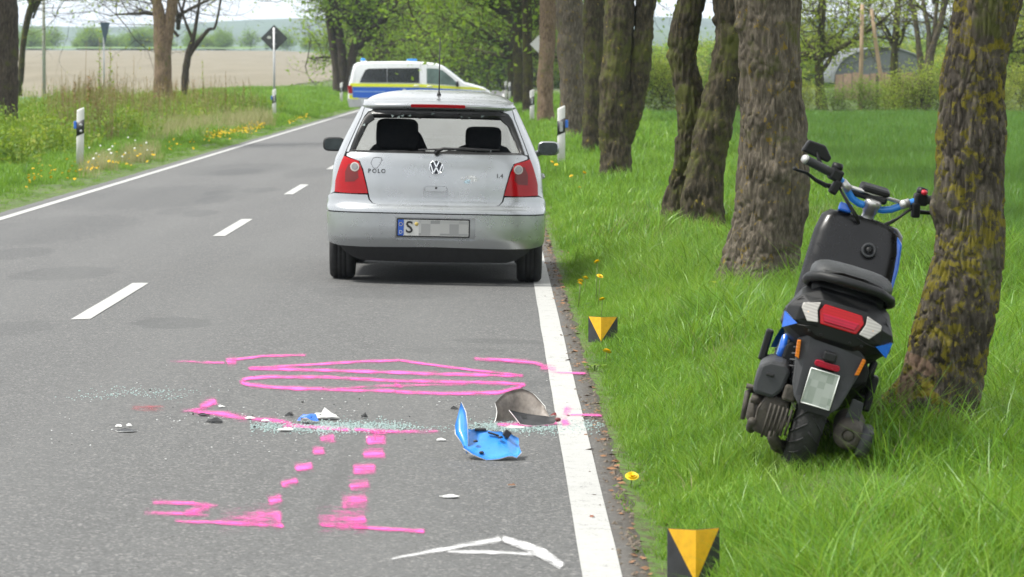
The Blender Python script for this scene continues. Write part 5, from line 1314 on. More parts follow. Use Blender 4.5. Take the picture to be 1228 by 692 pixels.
# panel seams and screws on the tail
sm_ = MB()
for s_ in (1, -1):
    sm_.tube([(s_ * .075, -.262, .572), (s_ * .115, -.258, .560), (s_ * .150, -.250, .555)], .0022, 5).tube([(s_ * .158, -.225, .66), (s_ * .19, -.19, .62), (s_ * .211, -.16, .585)], .0022, 5)
    for x, y, z in ((.10, -.262, .535), (.055, -.262, .535)): sm_.lathe([(0, 0), (.006, 0), (.005, .004), (0, .005)], Matrix.Translation((s_ * x, y + .012, z + .01)) @ Matrix.Rotation(R(90), 4, 'X'), 8)
tag(sm_.build('seams_and_screws', m_ink, me_o), kind='stuff')
# blue corner panels
for s_ in (1, -1):
    b_ = MB().add([(s_ * .150, -.252, .560), (s_ * .207, -.222, .588), (s_ * .200, -.224, .528)] + [(s_ * .150, -.232, .560), (s_ * .200, -.200, .588), (s_ * .193, -.200, .528)], [[0, 1, 2], [5, 4, 3], [0, 3, 4, 1], [1, 4, 5, 2], [2, 5, 3, 0]], True)
    b_.build('blue_panel', m_sblu, scoot)
# tail lamp and indicators
tl_ = MB().prism([(-.088, .630), (-.072, .584), (.070, .584), (.088, .628), (.072, .655), (-.074, .657)], lambda u, v_: (u, -.20, v_), lambda u, v_: (u * .97, -.285 + (v_ - .62) * .28 + abs(u) * .12, v_), .004); tlo = tl_.build('tail_lamp', m_redl, scoot)
MB().prism([(-.070, .625), (-.060, .597), (.058, .597), (.068, .624)], lambda u, v_: (u, -.26, v_), lambda u, v_: (u, -.2885 + (v_ - .62) * .28 + abs(u) * .12, v_), .002).build('brake_lens', lampmat('deep_red_lens', (.42, .005, .03), .5), tlo)
for s_ in (1, -1):
    P = [(s_ * .092, .628), (s_ * .078, .588), (s_ * .118, .580), (s_ * .152, .622), (s_ * .150, .640), (s_ * .088, .660)]
    io = MB().prism(P if s_ > 0 else P[::-1], lambda u, v_: (u, -.19, v_), lambda u, v_: (u, -.298 + (v_ - .62) * .28 + abs(u) * .17, v_), .003).build('indicator', m_clear, scoot)
    MB().lathe([(0, .0), (.008, 0), (.010, .006), (.007, .016), (0, .018)], Matrix.Translation((s_ * .122, -.262, .610)) @ Matrix.Rotation(R(80), 4, 'X'), 12).build('amber_bulb', mat('pale_amber', (.60, .38, .22), .2), io)
# grab rail and seat
gr_ = MB().tube([(-.150, .0, .705), (-.162, -.10, .718), (-.155, -.175, .735), (-.11, -.235, .752), (-.04, -.262, .758), (.04, -.262, .758), (.11, -.235, .752), (.155, -.175, .735), (.162, -.10, .718), (.150, .0, .705)], [.018] * 10, 12)
gr_.prism([(-.14, .742), (.14, .742), (.115, .775), (.04, .785), (-.04, .785), (-.115, .775)], lambda u, v_: (u, -.12, v_), lambda u, v_: (u, -.245 + abs(u) * .3, v_), .010).build('grab_rail', m_sblk, scoot)
sr = []
for y, hw, zt, zb in ((-.205, .10, .765, .74), (-.19, .130, .792, .735), (-.10, .158, .812, .725), (.05, .160, .808, .72), (.20, .152, .772, .70), (.38, .138, .748, .67), (.55, .115, .738, .64), (.66, .085, .720, .62), (.69, .05, .69, .63)):
    sr.append([(hw * c_, y, lerp(zb, zt, .0 if s_ < 0 else 1) if False else zb + (zt - zb) * max(0, s_) ** .45 if s_ >= 0 else zb) for c_, s_ in [(math.copysign(abs(math.cos(a)) ** .6, math.cos(a)), math.sin(a)) for a in [math.pi * k / 12 for k in range(13)]]])
MB().loft(sr, closed=True).build('seat', m_seat, scoot)
MB().loft([[(x * .96, y, z) for x, y, z in sect(-.16, .14, .66, .745, .70)], sect(.1, .155, .62, .735, .68), sect(.4, .14, .55, .70, .62), sect(.62, .11, .42, .66, .52)]).build('seat_base', m_sblk, scoot)
# rear mudguard with plate, reflector and side reflectors
mg = MB().prism([(-.132, .505), (-.120, .44), (-.105, .345), (-.085, .30), (-.055, .268), (.055, .268), (.085, .30), (.105, .37), (.125, .45), (.128, .505), (.085, .535), (-.09, .535)], lambda u, v_: (u, -.235 + (v_ - .4) * .10 + 5 * u * u * .4, v_), lambda u, v_: (u, -.262 + (v_ - .4) * .10 + 5 * u * u * .4, v_), .006)
mgo = mg.build('rear_mudguard', m_sgry, scoot)
MB().box((0, -.275, .478), (.05, .05, .035), bev=.006).build('plate_light', m_sblk, mgo)
MB().prism(rounded(-.048, .048, .432, .455, .010), lambda u, v_: (u, -.25, v_), lambda u, v_: (u, -.292, v_), .003).build('red_reflector', lampmat('reflector_red', (.34, .01, .03), .7), mgo)
for s_ in (1, -1): MB().prism([(s_ * .106, .435), (s_ * .122, .44), (s_ * .132, .50), (s_ * .118, .505)], lambda u, v_: (u, -.20, v_), lambda u, v_: (u, -.250, v_), .003).build('amber_reflector', m_amber, mgo)
PL = lambda u, v_, d: (u, -.278 - d - (v_ - .35) * .05, v_)
plo = MB().prism(rounded(-.060, .060, .262, .425, .008), lambda u, v_: PL(u, v_, -.004), lambda u, v_: PL(u, v_, .004)).build('number_plate', m_sblk, scoot)
MB().prism(rounded(-.054, .054, .288, .420, .006), lambda u, v_: PL(u, v_, .002), lambda u, v_: PL(u, v_, .006)).build('plate_face', m_splate, plo)
fr_ = MB()
for a, b in (((-.054, .288), (-.054, .420)), ((.054, .288), (.054, .420)), ((-.054, .420), (.054, .420)), ((-.054, .288), (.054, .288))): fr_.tube([PL(*a, .007), PL(*b, .007)], .0022, 5)
fr_.build('plate_border', mat('plate_white_rim', (.75, .77, .74), .4), plo)
# leg shield, front cowl, floor, side panels
ls = []
for z, hw, y in ((.30, .13, .66), (.36, .165, .70), (.45, .172, .745), (.60, .180, .80), (.75, .182, .850), (.86, .180, .885), (.925, .168, .908), (.95, .140, .918)):
    row = []
    for k in range(15):
        u = -1 + 2 * k / 14; row.append((hw * u, y + .055 * (1 - abs(u) ** 2.2) * .6 + .06 * abs(u) ** 6 - .0, z + .01 * (1 - u * u)))
    back = [(x, yy + .022, z_ + .004) for x, yy, z_ in row[::-1]]
    ls.append(row + back)
lso = MB().loft(ls).build('leg_shield', mat('glossy_black_shield', (.004, .004, .0045), .3, spec=.4, bump=.03, bscale=150), scoot)
MB().lathe([(.018, 0), (.029, 0), (.031, .006), (.029, .010), (.020, .010), (.018, 0)], Matrix.Translation((.052, .893, .842)) @ Matrix.Rotation(R(76), 4, 'X'), 24).build('ignition_ring', m_sgry, lso)
MB().lathe([(0, .0), (.012, .0), (.012, .018), (.008, .022), (0, .022)], Matrix.Translation((.052, .897, .842)) @ Matrix.Rotation(R(76), 4, 'X'), 16).box((.052, .874, .846), (.004, .012, .022)).build('ignition_lock', m_ink, lso)
cw = []
for z, hw, y0, y1 in ((.42, .11, .80, .95), (.52, .160, .83, 1.06), (.66, .174, .88, 1.12), (.80, .174, .915, 1.12), (.90, .160, .935, 1.08), (.945, .115, .945, 1.03)):
    P = [(x + .014, y, z_) for x, y, z_ in [(-hw, y0, z), (-hw * .99, lerp(y0, y1, .4), z), (-hw * .7, lerp(y0, y1, .85), z), (-hw * .3, y1, z), (hw * .3, y1, z), (hw * .7, lerp(y0, y1, .85), z), (hw * .99, lerp(y0, y1, .4), z), (hw, y0, z)]]
    cw.append(P)
cwo = MB().loft(cw).build('front_cowl', m_sblu, scoot); sub_bevel(cwo, .008, 2)
MB().box((-.085, .955, .975), (.055, .05, .035), Matrix.Rotation(R(-12), 3, 'X'), .008).build('headlight_cowl_tip', m_sblu, scoot)
fl = MB().loft([sect(.45, .15, .22, .34, .28), sect(.60, .165, .20, .31, .26), sect(.72, .17, .20, .31, .27), sect(.80, .15, .24, .42, .33)]); flo = fl.build('floorboard', m_sblk, scoot); sub_bevel(flo, .01, 2)
for s_ in (1, -1):
    MB().loft([[(s_ * (.155 + d), y, z) for d, z in ((0, z0), (.028, z0 + .01), (.032, z1 - .02), (.01, z1))] for y, z0, z1 in ((.05, .40, .50), (.25, .30, .47), (.45, .24, .38), (.62, .22, .33), (.74, .24, .36))]).build('side_skirt', m_sblu if s_ < 0 else m_sblk, scoot)
MB().box((-.235, .10, .425), (.03, .06, .12), bev=.008).tube([(-.19, .10, .38), (-.235, .10, .38)], .012, 8).build('footpeg', m_sblk, scoot)
MB().box((.195, .12, .36), (.03, .07, .14), bev=.01).tube([(.15, .12, .34), (.195, .12, .34)], .012, 8).build('footpeg', m_sblk, scoot)
fb = MB().loft([sect(.02, .165, .34, .50, .42), sect(.20, .175, .27, .52, .38), sect(.40, .165, .22, .48, .33)]).build('belly_panel', m_sblk, scoot); sub_bevel(fb, .01, 2)
MB().tube([(-.06, .33, .16), (-.15, .30, .13), (-.19, .10, .12)], [.012, .012, .01], 8).tube([(.06, .33, .16), (.15, .30, .13), (.19, .10, .12)], [.012, .012, .01], 8).build('centre_stand', m_sblk, scoot)
# frame and front fork (they move with the steering)
MB().tube([(0, 1.0, .90), (0, .96, .55), (0, .80, .28), (0, .45, .24), (0, .30, .40)], [.035, .035, .035, .035, .03], 12).build('frame', m_sblk, scoot)
fk = MB()
for s_ in (1, -1): fk.tube([ST @ Vector((s_ * .085, 1.27, .243)), ST @ Vector((s_ * .085, 1.14, .56))], [.022, .02], 10)
fk.tube([ST @ Vector((-.10, 1.14, .56)), ST @ Vector((.10, 1.14, .56))], .022, 10).tube([ST @ Vector((0, 1.14, .56)), ST @ Vector((0, .99, .93))], .024, 12).build('front_fork', m_sblk, scoot)
fd = []
for a in range(20, 161, 14):
    aa = R(a); fd.append([ST @ Vector((x, 1.27 + (.262 - abs(x) * .5) * math.cos(aa), .243 + (.262 - abs(x) * .5) * math.sin(aa))) for x in (-.075, -.05, 0, .05, .075)])
MB().loft(fd, cap=False, closed=False).build('front_mudguard', m_sblu, scoot)
# stem, handlebar, grips, levers, mirror, instrument
stem = MB()
hb_ = lambda x, y, z: ST @ Vector((x, y, z))
stem.tube([hb_(0, .995, .915), hb_(0, .985, .955), hb_(0, .984, .957), hb_(0, .980, .985), hb_(0, .979, .987), hb_(0, .972, 1.015), hb_(0, .972, 1.016), hb_(0, .968, 1.035), hb_(0, .967, 1.040)], [.031, .031, .026, .026, .030, .030, .034, .034, .024], 20)
stem.build('steering_stem', m_alu, scoot)
bar = MB().tube([hb_(*q) for q in ((-.20, .965, 1.098), (-.165, .972, 1.084), (-.12, .98, 1.050), (-.085, .984, 1.020), (-.05, .985, 1.008), (0, .985, 1.006), (.05, .985, 1.008), (.085, .984, 1.020), (.12, .98, 1.045), (.165, .972, 1.076), (.20, .965, 1.090))], .0145, 14); bro = bar.build('handlebar', m_bblu, scoot)
MB().tube([hb_(-.13, .975, 1.062), hb_(.13, .975, 1.058)], .008, 10).tube([hb_(-.148, .974, 1.072), hb_(-.112, .978, 1.05)], .019, 12).tube([hb_(.148, .974, 1.066), hb_(.112, .978, 1.045)], .019, 12).build('crossbar', m_alu, bro)
MB().box(hb_(0, .995, 1.072), (.125, .06, .042), ST.to_3x3() @ Matrix.Rotation(R(20), 3, 'X'), .014).box(hb_(-.02, 1.0, 1.045), (.16, .05, .03), None, .01).build('instrument', m_sblk, scoot)
for s_ in (1, -1):
    g = MB(); gp_ = [hb_(s_ * .205, .965, 1.096), hb_(s_ * .325, .945, 1.118)]; pts = [gp_[0].lerp(gp_[1], k / 16) for k in range(17)]
    g.tube(pts, [.0175 + (.0018 if k % 2 else 0) for k in range(17)], 14).build('grip', m_seat, scoot)
    MB().tube([gp_[1], gp_[1].lerp(gp_[0], -.06), gp_[1].lerp(gp_[0], -.14)], [.019, .019, .014], 12).build('bar_end', m_alu, scoot)
    sw = MB().box(hb_(s_ * .185, .965, 1.092), (.055, .045, .05), ST.to_3x3() @ Matrix.Rotation(R(-10 * s_), 3, 'Y'), .01).box(hb_(s_ * .175, .955, 1.045), (.035, .03, .06), ST.to_3x3() @ Matrix.Rotation(R(-15 * s_), 3, 'Y'), .008)
    sw.lathe([(0, 0), (.02, 0), (.024, .02), (.02, .034), (0, .036)], Matrix.Translation(hb_(s_ * .185, .972, 1.105)), 14).build('switch_unit', m_sblk, scoot)
    lv = MB().tube([hb_(s_ * .165, .985, 1.045), hb_(s_ * .20, 1.00, 1.040), hb_(s_ * .25, .995, 1.050), hb_(s_ * .30, .975, 1.068), hb_(s_ * .345, .955, 1.068), hb_(s_ * .365, .945, 1.072)], [.011, .010, .008, .0065, .006, .008], 8); lv.build('brake_lever', m_sblk, scoot)
    cb_ = MB()
    for j in range(3): cb_.tube([hb_(s_ * (.17 - j * .012), .96, 1.06 - .012 * j), hb_(s_ * (.11 - j * .01), .93, 1.00 - .012 * j), hb_(s_ * .055, .93, .955 - .006 * j), hb_(s_ * .03, .96, .925)], .0048, 6)
    cb_.build('cables', m_ink, scoot)
MB().tube([hb_(-.235, .975, 1.098), hb_(-.262, 1.00, 1.135), hb_(-.275, 1.01, 1.16)], [.009, .007, .006], 8).prism([(-.335, 1.145), (-.215, 1.128), (-.205, 1.150), (-.245, 1.192), (-.318, 1.196)], lambda u, v_: hb_(u, 1.005, v_), lambda u, v_: hb_(u, 1.035, v_), .008).build('mirror', m_sblk, scoot)
MB().lathe([(0, 0), (.012, 0), (.012, .012), (0, .014)], Matrix.Translation(hb_(.185, .945, 1.118)) @ Matrix.Rotation(R(25), 4, 'X'), 12).build('kill_switch', m_stick, scoot)
# ================================================================== POLICE VAN standing across the road
VY = 134.0
van = empty('police_van', ((417.5 - 597) * VY / FPX, VY, -.06), (0, 0, R(3)))
tag(van, 'white police van with blue and yellow bands standing across the road', 'van')
m_vw = mat('van_white', (.70, .72, .75), .25, coat=.5, var=.04)
m_vb = mat('van_blue_band', (.02, .13, .62), .35, coat=.3, var=.05)
m_vy = mat('fluorescent_yellow_band', (.72, .78, .04), .4, var=.06)
m_vg = mat('dark_van_glass', (.015, .018, .022), .08, coat=.3, var=.3)
m_vg2 = mat('greenish_van_glass', (.10, .15, .14), .06, coat=.5, var=.4, scale=2)
m_beacon = lampmat('blue_beacon', (.05, .35, .95), .7)
VP = [(.02, .42), (.0, .62), (.02, .95), (.06, 1.2), (.14, 1.55), (.22, 1.78), (.34, 1.86), (.8, 1.895), (1.8, 1.905), (2.7, 1.885), (3.15, 1.83), (3.38, 1.74), (3.75, 1.46), (4.12, 1.17), (4.4, 1.10), (4.8, .98), (5.02, .85), (5.12, .68), (5.14, .5), (5.08, .34), (4.5, .26), (.6, .26), (.1, .30)]
VH = .95
def tumble(z): return 1 - .13 * max(0, (z - 1.0) / .9) ** 1.2
def vside(x, z, off=0.0): return (x, -(VH * tumble(z) + off), z)
def vside_r(x, z, off=0.0): return (x, VH * tumble(z) + off, z)
cen = Vector((2.5, 1.0)); secs = []
def shrinkp(P, d): return [tuple(q) for q in shrink(P, d)]
for wy, d in ((-1, .09), (-.985, .04), (-.95, .012), (-.9, 0), (.9, 0), (.95, .012), (.985, .04), (1, .09)):
    P = shrinkp(VP[::-1], d)
    secs.append([(x, wy * VH * tumble(z), z) for x, z in P])
MB().loft(secs).build('body', m_vw, van)
def vpanel(name, poly, m, off=.006, th=.004, both=True, parent=van):
    o_ = MB()
    for f in ((vside, vside_r) if both else (vside,)):
        o_.patch(dens(poly, .2), lambda u, v_: f(u, v_), .25, .12, off if f is vside else -off, 0)
        pass
    return o_.build(name, m, parent)
def vwin(name, poly, m):
    o_ = MB()
    for sgn in (-1, 1):
        o_.prism(poly, lambda u, v_: (u, sgn * (VH * tumble(v_) - .02), v_), lambda u, v_: (u, sgn * (VH * tumble(v_) + .008), v_), 0)
    return o_.build(name, m, van)
def vprism(name, poly, m, d=.006, parent=van, sides=(-1, 1)):
    o_ = MB()
    for sgn in sides: o_.prism(poly, lambda u, v_: (u, sgn * (VH * tumble(v_) - .02), v_), lambda u, v_: (u, sgn * (VH * tumble(v_) + d), v_), 0)
    return o_.build(name, m, parent)
for s_ in (-1, 1):
    vprism('side_window', [(.40, 1.16), (1.37, 1.155), (1.37, 1.66), (.72, 1.645), (.60, 1.59), (.47, 1.33)], m_vg, .007, sides=(s_,))
    vprism('side_window', [(1.385, 1.155), (2.52, 1.14), (2.52, 1.67), (1.385, 1.66)], m_vg, .007, sides=(s_,))
    vprism('door_window', [(2.78, 1.12), (3.95, 1.04), (3.70, 1.30), (3.36, 1.58), (3.18, 1.645), (2.78, 1.66)], m_vg2, .007, sides=(s_,))
    vprism('yellow_band', [(.06, 1.13), (2.5, 1.10), (3.9, 1.01), (4.5, .99), (4.9, .90), (4.6, .90), (3.7, .93), (2.5, .985), (.06, 1.01)], m_vy, .004, sides=(s_,))
    vprism('blue_band', [(.16, 1.00), (2.5, .97), (3.7, .91), (4.72, .82), (4.72, .72), (3.6, .62), (2.5, .60), (.16, .62)], m_vb, .005, sides=(s_,))
    vprism('yellow_patch', [(.03, .72), (.40, .71), (.30, .46), (.05, .46)], m_vy, .004, sides=(s_,))
    vprism('pale_stripe', [(.2, .855), (1.3, .84), (1.3, .815), (.2, .83)], mat('light_blue_stripe', (.35, .55, .85), .4), .008, sides=(s_,))
    vprism('tail_lamp', [(.0, 1.04), (.13, 1.06), (.15, .78), (.01, .76)], m_redl, .012, sides=(s_,))
    vprism('headlight', [(4.70, .86), (4.98, .80), (5.06, .70), (4.80, .74)], m_clear, .012, sides=(s_,))
    for x, z in ((2.42, 1.035), (2.88, 1.015)):
        MB().tube([(x - .11, s_ * (VH + .02), z), (x, s_ * (VH + .045), z + .01), (x + .11, s_ * (VH + .02), z - .004)], [.015, .022, .015], 8).build('door_handle', m_vw, van)
    vprism('emblem', [(1.99 + .075 * math.cos(R(a)), .85 + .085 * math.sin(R(a))) for a in range(0, 360, 30)], mat('star_silver', (.7, .72, .74), .3, .4), .010, sides=(s_,))
    mo = MB(); cushion(mo, (3.86, s_ * 1.05, 1.10), (.10, .16, .20), .5).tube([(3.85, s_ * .9, 1.05), (3.85, s_ * 1.0, 1.07)], .03, 8).build('door_mirror', m_blk, van)
    for cx in (1.0, 4.1):
        M_ = Matrix.Translation((cx, s_ * .80, .33)) @ Matrix.Rotation(R(90) * (1 if s_ < 0 else -1), 4, 'X')
        wo_ = MB().lathe([(.20, -.10), (.30, -.11), (.335, -.08), (.34, 0), (.335, .08), (.30, .11), (.20, .10)], M_, 32).build('wheel', m_tyre, van)
        MB().lathe([(0, .10), (.06, .11), (.18, .08), (.205, .11), (.205, 0), (0, 0)], M_, 24).build('rim', m_alloy, wo_)
    vprism('wheel_arch', [(1.0 + .40 * math.cos(R(a)), .33 + .40 * math.sin(R(a))) for a in range(-10, 191, 20)], m_blk, .002, sides=(s_,))
    vprism('wheel_arch', [(4.1 + .40 * math.cos(R(a)), .33 + .40 * math.sin(R(a))) for a in range(-10, 191, 20)], m_blk, .002, sides=(s_,))
    vprism('rear_bumper_corner', [(-.02, .58), (.42, .56), (.52, .32), (.05, .28)], mat('bumper_silver', (.45, .46, .47), .5), .010, sides=(s_,))
MB().prism([(-.74, 1.20), (.74, 1.20), (.62, 1.72), (-.62, 1.72)], lambda u, v_: (3.42 + (1.74 - v_) * 1.28 - .02, u, v_), lambda u, v_: (3.45 + (1.74 - v_) * 1.28, u, v_)).build('windscreen', m_vg2, van)
MB().prism([(-.68, 1.22), (.68, 1.22), (.60, 1.66), (-.60, 1.66)], lambda u, v_: (.05 + (v_ - 1.2) * .26, u, v_), lambda u, v_: (.03 + (v_ - 1.2) * .26, u, v_)).build('rear_window', m_vg, van)
MB().box((.56, 0, 1.905), (.22, 1.1, .05), bev=.01).box((2.28, 0, 1.915), (.34, 1.2, .04), bev=.01).build('beacon_base', m_vw, van)
for y in (-.48, .48):
    MB().lathe([(0, 0), (.085, 0), (.08, .06), (.05, .085), (0, .09)], Matrix.Translation((.54, y, 1.925)), 16).build('beacon', m_beacon, van)
    MB().box((2.28, y * 1.05, 1.955), (.34, .24, .07), bev=.02).build('beacon', m_beacon, van)
# ================================================================== POSTS, SIGNS, MARKERS
m_pw = mat('post_white', (.60, .60, .58), .45, var=.06, scale=12)
m_pb = mat('post_black_band', (.02, .02, .022), .5)
m_pref = mat('reflector_grey', (.35, .36, .37), .25, .3)
m_pbl = mat('blue_deer_reflector', (.02, .13, .55), .3, coat=.5)
def post(px, py, label, blue=0, sc=1.0, refl=1, lean=0.0, Y=None):
    b = gp(px, py) if Y is None else at(px, py, Y); z0 = zg(b.x, b.y) - .05
    r_ = empty('delineator_post', (b.x, b.y, z0), (0, R(lean), 0)); h = 1.02 * sc; w_ = .062
    # rounded triangular section, top cut on a slant
    sec = [(-w_, -.028), (-w_ * .7, -.042), (w_ * .7, -.042), (w_, -.028), (w_ * .45, .05), (0, .062), (-w_ * .45, .05)]
    rg = lambda z, k=1.0, sl=0.0: [(x * k, y * k, z + sl * (w_ - x) - sl * w_) for x, y in sec]
    MB().loft([rg(0), rg(.5, 1.0), rg(h - .03, 1.0, -.35), rg(h - .004, .93, -.35), rg(h, .8, -.35)]).build('body', m_pw, r_)
    bo = MB().loft([rg(h - .43, 1.04, -.45), rg(h - .20, 1.04, -.45)]).build('black_band', m_pb, r_)
    if refl:
        for q, dz in ((0, -.27), (0, -.37)) if refl == 2 else ((0, -.315),):
            if refl == 2: MB().lathe([(0, 0), (.024, 0), (.022, .006), (0, .008)], Matrix.Translation((.012, -.043, h + dz)) @ Matrix.Rotation(R(90), 4, 'X'), 14).build('reflector', m_pref, bo)
            else: MB().box((.0, -.048, h + dz), (.05, .012, .16), Matrix.Rotation(R(0), 3, 'Y'), .004).build('reflector', m_pref, bo)
    if blue: MB().box((blue * .085, 0.0, h - .27), (.05, .07, .13), bev=.012).build('deer_reflector', m_pbl, r_)
    tag(r_, label, 'roadside post', 'white roadside delineator posts'); return r_
post(96, 201, 'white roadside post with blue side reflector on the left verge', -1, refl=2, lean=1)
post(329, 143, 'white roadside post in front of the diamond sign', -1, refl=1)
post(673, 201, 'nearest white roadside post with blue reflector on the right verge', 1, refl=1)
post(638, 149, 'second white roadside post on the right, left of a patchy trunk', 0, refl=1)
post(617, 125, 'far white roadside post, rightmost of a close row of three', 0)
post(611, 122, 'far white roadside post, middle of a close row of three', 0)
post(606.5, 120, 'far white roadside post, leftmost of a close row of three', 0)
post(409.5, 125, 'white roadside post just left of the police van', 0)
m_galv = mat('galvanised_steel', (.42, .43, .44), .45, .5)
m_signback = mat('dark_sign_back', (.05, .055, .06), .6)
# diamond sign seen from the back
b = gp(329, 138); Yd = b.y + 1.5; b = at(329, 140, Yd); b.z = zg(b.x, b.y)
r_ = empty('diamond_sign', b)
top = at(329, 33, Yd).z - b.z; cz = at(329, 46, Yd).z - b.z; hw = 16.5 / (FPX / Yd)
MB().tube([(0, 0, -.2), (0, 0, top)], .038, 12).build('sign_post', m_galv, r_)
so = MB().prism([(hw * math.cos(R(a)) * .98 + 0, cz + hw * math.sin(R(a)) * .98) for a in (0, 90, 180, 270)], lambda u, v_: (u, .05, v_), lambda u, v_: (u, .058, v_), 0).build('sign_plate', m_signback, r_)
MB().prism([(hw * math.cos(R(a)) * .90, cz + hw * math.sin(R(a)) * .90) for a in (0, 90, 180, 270)], lambda u, v_: (u, .044, v_), lambda u, v_: (u, .051, v_), 0).build('sign_rib', mat('dark_sign_rib', (.075, .08, .085), .6), so)
MB().prism([(-.30 * hw - .12, cz + .03), (-.30 * hw - .05, cz - .02), (-.30 * hw + .03, cz - .01), (-.30 * hw + .05, cz + .05), (-.30 * hw - .04, cz + .09)], lambda u, v_: (u, .036, v_), lambda u, v_: (u, .0435, v_), 0).build('sticker', m_pw, so)
MB().box((0, .03, cz + .2), (.16, .05, .03), bev=.005).box((0, .03, cz - .2), (.16, .05, .03), bev=.005).build('clamp', m_galv, r_)
tag(r_, 'dark diamond road sign seen from behind on a tall grey post', 'road sign')
# give-way sign almost edge-on
Yg = 140; b = at(125, 130, Yg); b.z = zg(b.x, b.y); s_ = FPX / Yg
r_ = empty('triangle_sign', b, (0, 0, R(72))); zt, zb_ = at(125, 27, Yg).z - b.z, at(125, 51, Yg).z - b.z
MB().tube([(0, 0, -.2), (0, 0, zt - .05)], .03, 10).build('sign_post', m_galv, r_)
MB().prism([(-.45, zt), (.45, zt), (0, zb_ - .05)], lambda u, v_: (u, -.045, v_), lambda u, v_: (u, -.055, v_), 0).build('sign_plate', mat('blue_grey_sign_back', (.05, .09, .14), .6), r_)
tag(r_, 'narrow dark triangular sign seen edge-on above the weeds', 'road sign')
# white diamond sign half hidden by the avenue trunks
Yw = 107; b = at(648, 120, Yw); b.z = zg(b.x, b.y); r_ = empty('diamond_sign', b); cz = at(648, 53, Yw).z - b.z
MB().tube([(0, 0, -.2), (0, 0, cz + .2)], .03, 10).build('sign_post', m_galv, r_)
MB().prism([(.30 * math.cos(R(a)), cz + .30 * math.sin(R(a))) for a in (0, 90, 180, 270)], lambda u, v_: (u, -.045, v_), lambda u, v_: (u, -.055, v_), 0).build('sign_plate', m_pw, r_)
tag(r_, 'small white diamond sign beside the patchy avenue trunk', 'road sign')
# pole on the left
Yp = 150; b = at(53, 110, Yp); b.z = zg(b.x, b.y); r_ = empty('utility_pole', b)
MB().tube([(0, 0, -.3), (0, 0, 4), (0, 0, 8)], [.075, .065, .055], 12).build('pole', mat('pale_concrete', (.42, .40, .37), .8), r_)
MB().box((0, 0, 7.6), (1.4, .1, .1), bev=.01).build('cross_arm', m_galv, r_)
tag(r_, 'slim pale pole standing at the field edge on the left', 'pole')
# leaning wooden poles behind the grain field
m_wood = mat('pale_pole_wood', (.36, .26, .17), .85, var=.2, scale=20)
for P, lab in (([(1031, 125), (1033, 70), (1034, 5)], 'upright pale wooden pole behind the grain field'), ([(1066, 134), (1056, 90), (1050, 50), (1045, 10)], 'leaning pale wooden pole crossing in front of the barn')):
    q = [at(x, y, 145) for x, y in P]; b = q[0].copy(); b.z = zg(b.x, b.y); r_ = empty('wooden_pole', b)
    MB().tube([(v_.x - b.x, 0, v_.z - b.z - (.3 if k == 0 else 0)) for k, v_ in enumerate(q)], [.085, .08, .075, .07][:len(q)], 10).build('pole', m_wood, r_)
    MB().tube([(q[-1].x - b.x, 0, q[-1].z - b.z), (q[-1].x - b.x, 0, q[-1].z - b.z + .05)], [.078, .05], 10).build('pole_cap', m_galv, r_)
    tag(r_, lab, 'pole', 'pale wooden poles')
for k, (px, y0, y1, l_) in enumerate(((1079, 132, 82, -2), (1086, 134, 100, 1), (1097, 134, 98, 0), (1052, 134, 92, 0))):
    a = at(px + l_, y0, 143); b = at(px, y1, 143); z0 = zg(a.x, a.y)
    r_ = empty('fence_post', (a.x, a.y, z0)); MB().tube([(0, 0, -.2), (b.x - a.x, 0, b.z - z0)], [.075, .06], 8).build('post', m_bark_dark, r_)
    MB().tube([(b.x - a.x, 0, b.z - z0), (b.x - a.x, 0, b.z - z0 + .04)], [.06, .03], 8).build('post_top', m_bark_dark, r_)
    tag(r_, ['dark weathered stake, tallest in front of the barn', 'short dark stake right of the tallest stake', 'dark stake nearest the bare fanning tree', 'dark stake just left of the leaning pole foot'][k], 'stake', 'dark stakes before the barn')
# grey arched barn
Yb = 190; bx0, bx1 = at(1000, 90, Yb).x, at(1118, 90, Yb).x; cx = (bx0 + bx1) / 2; hw = (bx1 - bx0) / 2; zb0 = zg(cx, Yb); zt = at(1050, 56, Yb).z - zb0
r_ = empty('barn', (cx, Yb, zb0))
m_roof = mat('grey_violet_roof_sheet', (.13, .145, .15), .7, var=.2, scale=1.2); m_wall = mat('reddish_barn_boards', (.34, .23, .17), .85, var=.25, scale=2)
arc = [(hw * math.cos(R(a)), .9 + (zt - .9) * math.sin(R(a)) ** .8) for a in range(0, 181, 10)]
MB().loft([[(x, y, z) for x, z in arc] + [(x * .985, y, z - .08) for x, z in arc[::-1]] for y in (-.08, 11)]).build('roof', m_roof, r_)
MB().prism([(-hw * .97, -.3), (hw * .97, -.3)] + [(x * .97, z * .985) for x, z in arc], lambda u, v_: (u, .2, v_), lambda u, v_: (u, .0, v_)).build('gable_wall', m_roof, r_)
for k in range(11):
    x = -hw * .9 + k * hw * 1.8 / 10.; MB().box((x, -.03, .55), (hw * .165, .04, 1.5 + .1 * (k % 3))).build('board', m_wall, r_)
tag(r_, 'grey arched barn with reddish boards behind the grain field', 'barn')
